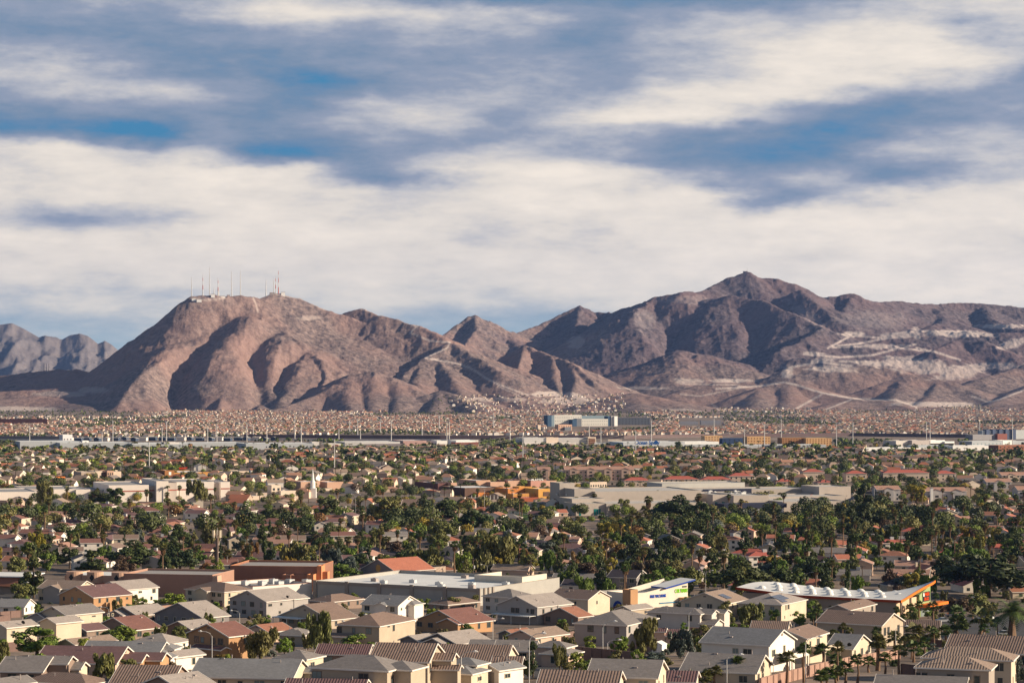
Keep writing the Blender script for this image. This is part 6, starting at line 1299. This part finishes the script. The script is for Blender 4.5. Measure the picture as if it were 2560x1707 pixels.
for X, Y in cells(1900, 4400, 22, 10):
    px, py = 1280+F*X/Y, YH-F*(float(zg(Y))-CZ)/Y
    if clear(px, py, 6) and random.random() < .62: far_t.append((X, Y, float(zg(Y)), random.uniform(4.5, 9), random.choice(('dark','olive','green','dark','pine','green'))))
def merge(name, items, tmpl, mats, label):
    """items: (x, y, z, turn, sx, sy, sz, material offset); tmpl: list of (V, F, face materials)"""
    Vs, Fs, Ms, b0 = [], [], [], 0
    for it, (V, Fq, Mi) in items:
        x, y, z, a, sx, sy, sz, mo = it; c, s = math.cos(a), math.sin(a); P_ = np.empty_like(V); vx, vy = V[:, 0]*sx, V[:, 1]*sy
        P_[:, 0] = vx*c-vy*s+x; P_[:, 1] = vx*s+vy*c+y; P_[:, 2] = V[:, 2]*sz+z; Vs.append(P_); Fs.append(Fq+b0); Ms.append(Mi+np.array(mo)[np.minimum(Mi, 1)] if isinstance(mo, tuple) else Mi+mo); b0 += len(V)
    me = npmesh(name, np.concatenate(Vs), np.concatenate(Fs), mats, np.concatenate(Ms)); return tag(link(name, me), label, kind='stuff')
def ht(kind):
    x, y = .5, .5; o = .54; V = [(-x,-y,-.4),(x,-y,-.4),(x,y,-.4),(-x,y,-.4),(-x,-y,1),(x,-y,1),(x,y,1),(-x,y,1),(-o,-o,.97),(o,-o,.97),(o,o,.97),(-o,o,.97)]
    Fq = [(0,1,5,4),(1,2,6,5),(2,3,7,6),(3,0,4,7)]; M_ = [0]*4; zr = 1.5
    if kind == 0: V += [(-o,0,zr),(o,0,zr)]; Fq += [(8,9,13,12),(10,11,12,13),(4,7,12,12),(5,13,6,6)]; M_ += [1,1,0,0]
    elif kind == 1: V += [(0,-o,zr),(0,o,zr)]; Fq += [(8,12,13,11),(9,10,13,12),(4,5,12,12),(6,7,13,13)]; M_ += [1,1,0,0]
    else: V += [(-.2,0,zr),(.2,0,zr)]; Fq += [(8,9,13,12),(10,11,12,13),(8,12,11,11),(9,10,13,13)]; M_ += [1]*4
    return np.array(V, float), np.array(Fq), np.array(M_)
HT = [ht(0), ht(1), ht(2)]
fw = [sm('far_wall_'+k, c, .05, .02) for k, c in (('cream', (.68,.58,.47)), ('peach', (.60,.45,.36)), ('white', (.76,.70,.64)), ('tan', (.42,.32,.25)))]
fr_ = [sm('far_roof_'+k, c, .1, .05) for k, c in (('salmon', (.39,.215,.15)), ('sand', (.34,.25,.195)), ('terra', (.40,.155,.095)), ('grey', (.22,.185,.17)), ('brown', (.17,.12,.10)))]
items = []
for X, Y, z, a, st in far_h:
    wi = random.choice((0, 0, 1, 2, 2, 3)); ri = random.choice((0, 0, 1, 1, 2, 3, 4)); hgt = 3 if st == 1 else 5.6; L_, D_ = random.uniform(12, 17), random.uniform(9.5, 13)
    if Y < 4400: L_ *= .85; D_ *= .85; hgt *= .92
    if Y > 4400: L_ *= .66; D_ *= .66; hgt *= .8
    if Y > 8200: L_ *= .8; D_ *= .8; hgt *= .8
    items.append(((X, Y, z, a, L_, D_, hgt, (wi, 4+ri-1)), random.choice(HT)))
merge('far_houses', items, None, fw+fr_, 'thousands of small tan-roofed houses of the far town')
def tt(seed, n=26):
    g = np.random.default_rng(seed); d = g.normal(size=(n, 3)); d /= np.linalg.norm(d, axis=1)[:, None]; p = d*np.array([.42, .42, .36])*g.uniform(.6, 1, n)[:, None]+np.array([0, 0, .58])
    nn = d+g.normal(size=(n, 3))*.5; nn /= np.linalg.norm(nn, axis=1)[:, None]; a = np.cross(nn, g.normal(size=(n, 3))); a /= np.linalg.norm(a, axis=1)[:, None]; b = np.cross(nn, a); s = .95/math.sqrt(n)
    V = np.stack([p-a*s, p-b*s, p+a*s, p+b*s], 1).reshape(-1, 3); return V, np.arange(4*n).reshape(-1, 4), np.zeros(n, int)
TT = [tt(i) for i in range(6)]; fl = ['dark','olive','green','pine','silver','yellow','autumn','brown','lime']; FLM = [leaf_mat('far_foliage_'+k, tuple(x*1.15 for x in LEAF[k])) for k in fl]
TT2 = [tt(20+i, 420) for i in range(4)]
for q in TT2: q[0][:] = q[0]
items = [((X, Y, z, random.uniform(0, 6), h*random.uniform(.9, 1.3), h*random.uniform(.9, 1.3), h, fl.index(c)), random.choice(TT if Y > 2600 else TT2)) for X, Y, z, h, c in far_t]
merge('far_trees', items, None, FLM, 'dark green trees scattered through the far town')
def pt_(seed):
    g = np.random.default_rng(seed); V, Fs = [], []
    for a in range(3):
        t = a*1.05; w = .02; V += [(-w*math.cos(t),-w*math.sin(t),0),(w*math.cos(t),w*math.sin(t),0),(w*math.cos(t),w*math.sin(t),.86),(-w*math.cos(t),-w*math.sin(t),.86)]; b = len(V)-4; Fs.append((b,b+1,b+2,b+3))
    M_ = [0]*3
    for i in range(22):
        t = g.uniform(0, 6.28); up = g.uniform(-.5, 1); d = np.array([math.cos(t)*math.cos(up), math.sin(t)*math.cos(up), math.sin(up)]); s_ = np.array([-math.sin(t), math.cos(t), 0])*.05; o = np.array([0,0,.88]); sc = np.array([.17,.17,.12]); b = len(V)
        V += [tuple(o), tuple(o+(d*.55)*sc+s_), tuple(o+d*sc*1.2-np.array([0,0,.03])), tuple(o+(d*.55)*sc-s_)]; Fs.append((b,b+1,b+2,b+3)); M_.append(1)
    return np.array(V), np.array(Fs), np.array(M_)
PTT = [pt_(i) for i in range(3)]
items = [((X, Y, z, random.uniform(0, 6), 13, 13, h+1.5, 0), random.choice(PTT)) for X, Y, z, h in far_p]
if items: merge('far_palms', items, None, [M_PBARK, M_FROND], 'slim palms scattered through the far town')
ORD = ['first','second','third','fourth','fifth','sixth','seventh','eighth','ninth','tenth','eleventh','twelfth']
# ------------------------------------------------------------------ filling of the near gardens
HC = []
bpy.context.view_layer.update()
for o in COL.objects:
    if o.parent is None and o.get('category') in ('house', 'building') and o.location.y < 1000:
        ch = [c for c in o.children if c.name.startswith(('wall', 'wing_wall'))]
        for c in ch:
            bb = [c.matrix_world @ Vector(b) for b in c.bound_box]; lx = [b for b in c.bound_box]
            HC.append((c.matrix_world.inverted(), min(b[0] for b in lx)-1.5, max(b[0] for b in lx)+1.5, min(b[1] for b in lx)-1.5, max(b[1] for b in lx)+1.5))
def free(X, Y):
    for mi, x0, x1, y0, y1 in HC:
        p = mi @ Vector((X, Y, 50))
        if x0 < p.x < x1 and y0 < p.y < y1: return False
    return True
n_ = 0
for X, Y in cells(440, 905, 12.5, 6):
    px, py = 1280+F*X/Y, YH-F*(float(zg(Y))-CZ)/Y
    if not free(X, Y) or random.random() < .45 or px < -60 or px > 2620: continue
    kd, cl = random.choice((('bush','green'),('bush','olive'),('round','olive'),('round','green'),('bush','dark'),('willow','olive'),('round','lime'),('bush','silver'),('bush','brown')))
    h = random.uniform(1.2, 2.6) if kd == 'bush' else random.uniform(3, 5.0)
    if px > 1850 and random.random() < .5:
        palm(Vector((X, Y, float(zg(Y)))), random.uniform(3, 6), random.uniform(2.6, 3.6), f'young fan palm {nwhere(px, py)}', 'young fan palms of the near gardens', skirt=False); continue
    tree(Vector((X, Y, float(zg(Y)))), h, h*random.uniform(1.1, 1.6) if kd == 'bush' else h*random.uniform(.8, 1.1), kd, cl, f"{TL[cl]} {'low shrub' if kd == 'bush' else 'small drooping tree' if kd == 'willow' else 'small tree'} {nwhere(px, py)}", 'garden plants between the near houses'); n_ += 1
print('garden plants', n_)
for i in range(46):                                   # short garden walls between the lots
    X = random.uniform(-190, 190); Y = random.uniform(470, 890)
    if abs(X) > Y*.22: continue
    a = R(-18 if random.random() < .5 else -40)+(R(90) if random.random() < .5 else 0); L_ = random.uniform(8, 18); d = Vector((math.cos(a), math.sin(a), 0))*L_/2
    if not all(free(X+d.x*t, Y+d.y*t) for t in (-1, -.5, 0, .5, 1)): continue
    r = link('block_wall', None, loc=(X, Y, float(zg(Y))), rz=a); col = random.choice((M_BLOCK, M_BLOCK, M_BLOCKPINK)); px = 1280+F*X/Y
    MB().box(-L_/2, -.1, -2, L_/2, .1, 1.8).build('panels', col, r); MB().box(-L_/2-.05, -.16, 1.8, L_/2+.05, .16, 1.9).build('coping', col, r); tag(r, f"{'pinkish' if col is M_BLOCKPINK else 'brown'} garden wall {nwhere(px, YH-F*(float(zg(Y))-CZ)/Y)}", 'wall', 'garden walls between the near houses')
# ------------------------------------------------------------------ poles, lamps, masts, wires
def steel_pole(px, tp, ft, label):
    g_ = G(px, ft); h = (ft-tp)*g_.y/F; k = g_.y/F; r = link('transmission_pole', None, loc=g_); tag(r, label, 'pole', 'steel transmission poles'); w = max(.55, k*1.25)
    MB().tube([(0,0,-1),(0,0,h)], [w, w*.62], 8).build('shaft', M_POLE, r)
    for i, z in enumerate((.97, .90, .83)):
        sd = 1 if i % 2 else -1; MB().tube([(0,0,h*z),(sd*2.4,.4,h*z+.9)], [.22,.12], 5).build('arm', M_POLE, r)
    return g_+Vector((0, 0, h))
SP = [(74,1063,1115),(255,1081,1109),(282,1050,1110),(405,1068,1113),(416,1054,1105),(463,1083,1105),(519,1066,1109),(542,1060,1106),(617,1057,1106),(633,1060,1089),(667,1058,1106),(737,1037,1097),(753,1064,1121),(847,1072,1104),(874,1055,1084),(894,1047,1089),(901,1076,1100),(951,1053,1084),(978,1050,1101),(1055,1050,1090),(1098,1039,1076),(1117,1058,1108),(1123,1054,1098),(1234,1030,1072),(1275,1053,1103),(1473,1060,1099),(1502,1068,1113),(1628,1050,1104),(1785,1046,1106),(1911,1061,1115),(1953,1047,1111),(2091,1061,1127),(2132,1054,1118),(2316,1053,1112),(2325,1055,1097),(2531,1044,1112),(2449,1053,1084)]
for i, p in enumerate(SP): steel_pole(*p, f"{'tall' if p[2]-p[1] > 48 else 'short'} pale steel pole {where(p[0], p[2])}")
MAINP = [(373,1105,1183,'tall pale steel pole above the ochre supermarket'),(836,1098,1180,'tall pale steel pole above the white steeple'),(1307,1081,1164,'tall pale steel pole left of the pink apartment block'),(1589,1076,1141,'tall pale steel pole in front of the drinks warehouse lettering'),(1861,1071,1129,'tall pale steel pole in front of the low grey warehouse with vents')]
tops = [steel_pole(*p) for p in MAINP]; tops = [steel_pole(-120, 1120, 1200, 'tall steel pole beyond the left edge')]+tops
M_WIRE = mat('wire', (.30,.30,.27), .6, .05, 1)
for i, (a, b) in enumerate(zip(tops[:-1], tops[1:])):
    for j, (dz, dx) in enumerate(((-1.2, -2.4), (-3.8, 2.4), (-6.4, -2.4))):
        pts = [a.lerp(b, t/14)+Vector((dx, 0, dz-9*4*(t/14)*(1-t/14))) for t in range(15)]; o = MB().tube([p-pts[0] for p in pts], .09, 4).build('power_line', M_WIRE, loc=pts[0]); tag(o, f"{['upper','middle','lower'][j]} power line, span {['beyond the left edge','over the shopping centre','over the church','over the pink apartments','over the drinks warehouse'][i]}", 'power line', 'power lines between the tall steel poles')
def lamp(px, tp, ft, arm, label, grp='street lamps'):
    g_ = G(px, ft); k = g_.y/F; h = (ft-tp)*k; r = link('street_lamp', None, loc=g_, rz=-R(12)); tag(r, label, 'street lamp', grp); w = max(.10, k*.40)
    if arm == '0':
        MB().tube([(0,0,-.3),(0,0,h)], [w, w*.7], 6).build('pole', M_DARKPOLE, r); MB().box(-.5,-.3,h-.05,.5,.3,h+.18).build('lamp_head', M_METAL, r); return
    top = h*.86
    MB().tube([(0,0,-.3),(0,0,top)], [w, w*.7], 6).build('pole', M_POLE, r)
    for sd in ((1,) if arm == 'R' else (-1,) if arm == 'L' else (1, -1)):
        a = MB().tube([(0,0,top-.1),(sd*.5,0,top+(h-top)*.6),(sd*1.3,0,top+(h-top)*.92),(sd*2.3,0,h)], w*.6, 5).build('arm', M_POLE, r); MB().tube([(sd*2.2,0,h),(sd*2.6,0,h+.06),(sd*3.1,0,h+.02)], [.08,.24,.12], 6).build('lamp_head', M_WHITE, a)
LP = [(52,1455,1508,'R','beside the olive tree at the left edge'),(382,1457,1502,'L','before the tall white-sided house'),(272,1517,1556,'L','behind the long red roof'),(530,1578,1655,'L','in front of the orange gable house'),(599,1526,1568,'L','before the grey two-storey gable house'),(763,1391,1420,'D','behind the brick red store'),(986,1466,1502,'R','before the pillared store wall'),(952,1398,1450,'R','before the grey station gable'),(938,1536,1605,'L','before the tan two-storey house, right'),(882,1553,1600,'L','before the tan two-storey house, left'),(1232,1545,1600,'R','before the white patio cover'),(1153,1627,1716,'R','before the small white garage house'),(1007,1662,1720,'R','right of the tan two-storey house, bottom edge'),(1218,1411,1446,'D','behind the right end of the pillared store'),(1158,1404,1446,'0','on a dark post behind the pillared store'),(1418,1411,1470,'0','on a thin post right of the pillared store'),(1516,1420,1480,'L','left of the dark-roofed house'),(1764,1425,1485,'D','right of the slanted white building'),(1507,1552,1660,'R','tall, before the grey two-storey house'),(1519,1598,1656,'R','short, before the brown block wall'),(1323,1582,1718,'R','very tall, before the conical pine'),(1722,1520,1636,'R','tall, before the stepped right gables'),(1817,1635,1718,'R','before the long grey-tiled roof'),(2014,1590,1716,'R','very tall, right of the white-gabled house'),(2239,1564,1626,'R','below the wide ribbed two-storey house'),(2015,1430,1478,'D','behind the domed roof, left'),(2043,1404,1470,'R','tall, behind the domed roof'),(2294,1433,1480,'D','behind the domed roof, right'),(2432,1492,1540,'0','square-headed, at the car park edge'),(2524,1470,1512,'0','square-headed, near the right edge'),(2448,1545,1590,'0','thin, behind the ribbed roof at the right'),(177,1325,1342,'D','among the wine-red roofs'),(199,1321,1342,'D','second among the wine-red roofs'),(1211,1217,1285,'D','floodlight at the ball cage'),(1283,1222,1278,'D','floodlight at the sports field'),(889,1235,1300,'D','floodlight in front of the church'),(863,1234,1265,'0','floodlight left of the church door'),(914,1240,1268,'0','floodlight right of the church door'),(1091,1299,1336,'D','among the dark trees of the middle, left'),(1630,1318,1350,'0','below the school car park'),(1430,1340,1395,'0','pale post in the middle trees'),(1460,1336,1392,'0','thin post in the middle trees'),(1502,1357,1392,'L','lamp in the middle trees'),(1762,1288,1318,'D','before the right part of the school'),(1981,1284,1312,'D','below the tall school block'),(2186,1218,1262,'D','beside the salmon-roofed flats'),(2463,1224,1248,'D','near the right edge flats'),(2191,1278,1304,'0','right of the giant pine'),(2444,1285,1340,'L','at the parked cars'),(568,1385,1425,'R','left end of the brick red store'),(193,1196,1206,'0','at the cream office'),(565,1196,1208,'D','behind the shopping centre'),(672,1196,1212,'0','behind the mission-style building'),(1378,1208,1222,'D','at the ochre restaurants')]
for px, t, f, a, wh in LP: lamp(px, t, f, a, f"street lamp {wh}" if 'flood' not in wh else wh)
# phone mast
g_ = G(543, 1446); k = g_.y/F; h = (1446-1318)*k; r = link('phone_mast', None, loc=g_); tag(r, 'tall brown phone mast with pale antenna panels above the rosy brown wall', 'mast'); MB().tube([(0,0,0),(0,0,h*.85)], [.75,.55], 10).build('shaft', M_DARKPOLE, r); MB().tube([(0,0,h*.85),(0,0,h)], [.12,.05], 6).build('tip', M_POLE, r)
for i in range(8):
    t = i/8*6.283; MB().box(-.22,-.12,0,.22,.12,3.2).build('antenna_panel', M_CREAMTRIM, r, loc=(1.9*math.cos(t), 1.9*math.sin(t), h*.80), rz=t+1.57); MB().tube([(0,0,h*.84),(1.8*math.cos(t),1.8*math.sin(t),h*.84)], .07, 4).build('bracket', M_DARKPOLE, r)
# wooden poles
UT = []
for px, t, f, lab in ((1183,1393,1448,'wooden utility pole with transformer behind the pillared store'),(1327,1398,1460,'pale utility pole right of the pillared store'),(1660,1404,1462,'wooden utility pole behind the slanted white building'),(2156,1412,1476,'dark utility pole behind the domed roof'),(791,1380,1432,'dark utility pole right of the brick red store')):
    g_ = G(px, f); k = g_.y/F; h = (f-t)*k; r = link('utility_pole', None, loc=g_, rz=-R(20)); tag(r, lab, 'utility pole', 'wooden utility poles'); MB().tube([(0,0,-.5),(0,0,h)], [.24,.17], 7).build('shaft', M_DARKPOLE, r); MB().box(-1.3,-.08,h-.7,1.3,.08,h-.5).build('crossarm', M_DARKPOLE, r)
    if px in (1183, 791): MB().tube([(.45,0,h*.5),(.45,0,h*.5+1.3)], .35, 8).build('transformer', M_METAL, r)
    UT.append(g_+Vector((0,0,h-.5)))
UT.sort(key=lambda p: p.x)
for a, b in zip(UT[:-1], UT[1:]):
    for j, dz in enumerate((0, -1.3)):
        pts = [a.lerp(b, t/12)+Vector((0, .3*j, dz-3.5*4*(t/12)*(1-t/12))) for t in range(13)]; o = MB().tube([p-pts[0] for p in pts], .05, 4).build('overhead_wire', M_BLACK, loc=pts[0]); tag(o, f"{'upper' if j == 0 else 'lower'} thin wire {['above the brick red store','behind the pillared store','above the middle trees','behind the domed roof','at the far right'][UT.index(a)]}", 'wire', 'overhead wires between the utility poles')
# masts and huts on the left summit
def on_hill(px, back=0): p = skyline(px); return p+Vector((0, back, -2))
M_RED = mat('red_mast_paint', (.45,.10,.06), .6, .05, 1)
AM = [(479,693,747),(507,686,742),(524,667,738),(545,694,737),(579,678,735),(601,675,738),(665,699,738),(684,697,735),(689,690,735),(696,677,737),(535,720,737),(547,724,737)]
for i, (px, t, f) in enumerate(AM):
    p = on_hill(px); k = p.y/F; z1 = CZ-(t-YH)*k; h = z1-p.z; r = link('antenna_mast', None, loc=p); tag(r, f"thin lattice mast on the left mountain summit, {ORD[i] if i < 10 else ''} from the left" if i < 10 else f"{'first' if i == 10 else 'second'} short stubby mast among the summit huts", 'mast', 'radio masts on the left summit')
    w = 1.7; z = 0; cuts = [0, .3, .5, .7, .85, 1]
    for a, b, q in zip(cuts[:-1], cuts[1:], range(5)):
        m_ = M_RED if (i in (1, 3, 8, 9) and q % 2 == (1 if i != 9 else 0)) else M_POLE
        MB().tube([(0,0,h*a),(0,0,h*b)], [w*(1.25-.85*a), w*(1.25-.85*b)], 5).build('section', m_, r)
for px, w_, h_, back, lab in ((487,15,6,-30,'white hut cluster lowest on the left summit'),(501,18,7,-40,'pale hut beside the lowest white hut'),(533,14,9,-12,'white equipment hut below the tallest left mast'),(556,22,5,-12,'long cream hut in the middle of the summit'),(572,10,5,-12,'small grey hut on the summit'),(681,18,8,-12,'dark flat hut on the second summit'),(708,15,14,-10,'white hut with dark roof on the second summit')):
    p = on_hill(px, back); p.z = hz(px, p.y)-1; r = link('summit_hut', None, loc=p, rz=R(15)); tag(r, lab, 'hut', 'equipment huts on the summit'); MB().box(-w_/2,-5,-4,w_/2,5,h_).build('body', M_WHITE if 'white' in lab or 'cream' in lab or 'pale' in lab else M_VENT, r); MB().box(-w_/2-.6,-5.6,h_,w_/2+.6,5.6,h_+1.2).build('roof', M_VENT, r)
p = on_hill(1868); r = link('antenna_mast', None, loc=p); tag(r, 'single thin mast on the conical right summit', 'mast'); MB().tube([(0,0,0),(0,0,26)], [1.0,.5], 5).build('section', M_POLE, r)
p = on_hill(1864); r = link('summit_hut', None, loc=p); tag(r, 'small flat hut on the conical right summit', 'hut'); MB().box(-12,-5,-4,8,5,4).build('body', M_VENT, r); MB().box(-13,-6,4,9,6,5).build('roof', M_VENT, r)
for i, px in enumerate((110, 116, 122)):
    Y = 9200; p = W(px, 928, Y); p.z = hz(px, Y)-1; r = link('antenna_mast', None, loc=p); tag(r, f"short dark mast on the low left ridge, {['first','second','third'][i]} of three", 'mast', 'masts on the low left ridge'); MB().tube([(0,0,0),(0,0,30)], [1.1,.7], 5).build('section', M_BLACK, r)
# ------------------------------------------------------------------ roads, fields, car park
def patch(name, poly, m, label, dz=.05, kind='structure'):
    q = [G(*p) for p in poly]; mb = MB(); 
    n = 14; c4 = q
    for i in range(n):
        for j in range(n):
            def P4(u_, v_): a = c4[0].lerp(c4[1], u_); b = c4[3].lerp(c4[2], u_); p = a.lerp(b, v_); return (p.x, p.y, float(zg(p.y))+dz)
            mb.face([P4(i/n, j/n), P4((i+1)/n, j/n), P4((i+1)/n, (j+1)/n), P4(i/n, (j+1)/n)])
    return tag(mb.build(name, m), label, kind=kind)
masph = sm('asphalt', (.075,.072,.075), .12, .4); mgrs = sm('lawn', (.07,.12,.03), .15, .3); mdirt = sm('pink_dirt', (.42,.28,.20), .12, .3)
patch('road', [(1395,1304),(2110,1304),(2110,1293),(1395,1293)], masph, 'asphalt road in front of the school'); patch('verge', [(1470,1299.5),(1760,1299.5),(1760,1296.5),(1470,1296.5)], mdirt, 'dirt strip by the school road', .12)
patch('lawn', [(1268,1302),(1400,1298),(1395,1262),(1282,1264)], mgrs, 'green sports field', .06)
patch('car_park', [(2380,1304),(2640,1310),(2620,1272),(2370,1270)], masph, 'car park at the right'); patch('road', [(2360,1600),(2640,1604),(2640,1540),(2330,1540)], masph, 'road beside the car wash', .07); patch('road', [(2250,1266),(2600,1270),(2600,1262),(2250,1258)], sm('concrete_road', (.35,.31,.29)), 'pale road before the salmon-roofed flats', .07)
patch('street', [(1140,1702),(1560,1690),(1545,1656),(1150,1660)], masph, 'street between the lower houses', .05); patch('street', [(-20,1498),(120,1500),(120,1484),(-20,1482)], masph, 'street at the left edge', .05)
keep(2370, 2640, 1268, 1304)
CARC = [('white', (.75,.75,.74)), ('silver', (.42,.43,.45)), ('black', (.02,.02,.025)), ('dark blue', (.03,.05,.12)), ('red', (.40,.03,.02)), ('grey', (.16,.16,.17))]
def profile(pts, y0, y1, ch=.12):                   # side outline extruded across, edges pulled in
    mb = MB(); a = [(x, y0, z) for x, z in pts]; b = [(x, y1, z) for x, z in pts]; mb.face(a); mb.face(b[::-1])
    for i in range(len(pts)): j = (i+1) % len(pts); mb.face([a[j], a[i], b[i], b[j]])
    return mb
CP = {}
def car(loc, rz, ci, label, group, suv=False):
    key = (ci, suv)
    if key not in CP:
        m_ = mat('car_paint_'+CARC[ci][0].replace(' ', '_'), CARC[ci][1], .25, .03, 1, spec=.6); hh = .18 if suv else 0
        body = profile([(-2.2,.35),(-2.25,.75),(-2.1,.95+hh),(-1.2,1.0+hh),(1.1,1.0+hh),(2.1,.85+hh),(2.25,.6),(2.2,.35)], -.88, .88)
        cab = profile([(-1.9 if suv else -1.5,.98+hh),(-1.5 if suv else -.9,1.48+hh*1.6),(.5,1.5+hh*1.6),(1.15,.98+hh)], -.78, .78)
        rf_ = profile([(-1.45 if suv else -.85,1.47+hh*1.6),(-1.4 if suv else -.8,1.54+hh*1.6),(.42,1.56+hh*1.6),(.48,1.49+hh*1.6)], -.76, .76)
        wh = [MB().tube([(x, y-.1, .34), (x, y+.1, .34)], .34, 10).mesh('wheel', M_BLACK) for x in (-1.4, 1.4) for y in (-.82, .82)]
        CP[key] = (body.mesh('body', m_), cab.mesh('windows', M_GLASS), rf_.mesh('roof', m_), wh)
    b, c, rf_, wh = CP[key]; r = link('parked_car', None, loc=loc, rz=rz); tag(r, label, 'car', group); o = link('body', b, r); link('windows', c, r); link('roof', rf_, r)
    for w_ in wh: link('wheel', w_, r)
i_ = 0
for row in range(4):
    Y0 = Yof(1276+row*7.5)
    for c in range(13):
        px = 2395+c*15+row*3+random.uniform(-1, 1)
        if random.random() < .15 or px > 2590: continue
        ci = random.choice((0, 0, 1, 1, 2, 3, 4, 5)); X = (px-1280)*Y0/F; car(Vector((X, Y0, float(zg(Y0))+.1)), R(80)+random.uniform(-.05, .05), ci, f"{CARC[ci][0]} car in the right-hand car park, {['back','second','third','front'][row]} row, {'left' if c < 5 else 'middle' if c < 9 else 'right'} part", 'cars in the car park', random.random() < .5)
for px, py, rz, ci, sv, lab in ((1503,1290,5,0,1,'white car parked before the teal school doors'),(1520,1296,8,3,1,'dark blue pickup-like car on the school road'),(1637,1300,5,2,1,'black car on the school road'),(1540,1289,4,2,0,'black car by the school wall'),(2358,1556,10,1,0,'silver car parked right of the ribbed outbuilding'),(2470,1548,-60,0,0,'white car leaving the car park road'),(2380,1542,0,5,0,'grey car behind the car wash palms'),(2512,1590,5,1,0,'silver car behind the right-edge roof'),(1614,1427,30,1,0,'silver car on the drive behind the dark-roofed house'),(1107,1366,-20,3,1,'dark blue car in the middle trees'),(699,1363,15,2,0,'black car with pale roof in the middle trees'),(760,1273,0,5,1,'grey van left of the church lawn'),(1700,1430,20,0,0,'white car behind the slanted white building')):
    g_ = G(px, py); car(g_+Vector((0,0,.12)), R(rz), ci, lab, None, bool(sv))
# ball cage
g_ = G(1178, 1262); k = g_.y/F; r = link('ball_cage', None, loc=g_); tag(r, 'tall netted ball cage with green floor band at the sports field', 'sports cage'); Lc = 85*k; hc = 22*k
for i in range(10):
    for y in (0, 22): MB().tube([(Lc*i/9, y, 0), (Lc*i/9, y, hc)], .14, 5).build('post', M_POLE, r)
MB().box(0, -.1, 0, Lc, .1, hc*.28).build('green_band', sm('cage_green', (.02,.20,.14)), r); MB().box(0, 22.2, 0, Lc, 22.4, hc*.25).build('green_band', sm('cage_green', (.02,.20,.14)), r)
# street name sign
g_ = G(1483, 1656); k = g_.y/F; r = link('street_sign', None, loc=g_); tag(r, 'green street name sign above the back of a stop sign at the brown block wall', 'street sign'); MB().tube([(0,0,0),(0,0,3.0)], .05, 6).build('post', M_POLE, r)
p_ = MB().box(-.45,-.03,2.75,.45,.03,3.2).build('name_plate', sm('sign_green', (.0,.25,.14)), r); text('ALLEY', .3, M_WHITE, p_, (0, -.05, 2.97), (R(90), 0, 0), .01)
MB().tube([(0,-.07,2.2),(0,-.04,2.2)], .38, 8).build('plate_back', M_METAL, r)
# ------------------------------------------------------------------ tell look-alikes apart by their order
from collections import defaultdict
ORD = ['first','second','third','fourth','fifth','sixth','seventh','eighth','ninth','tenth','eleventh','twelfth']
bl = defaultdict(list)
for o in COL.objects:
    if o.parent is None and o.get('label') and o.get('category'): bl[o['label']].append(o)
for lab, os_ in bl.items():
    if 1 < len(os_):
        os_.sort(key=lambda o: o.location.x/o.location.y); n = len(os_)
        for i, o in enumerate(os_):
            if n == 2: o['label'] = lab+(', the left one' if i == 0 else ', the right one')
            elif n <= 12: o['label'] = lab+f", {ORD[i]} from left"
            if len(o['label'].split()) > 16: o['label'] = o['label'].replace('house with', 'house,').replace('two-storey', 'tall').replace(' the ', ' ')
haze()
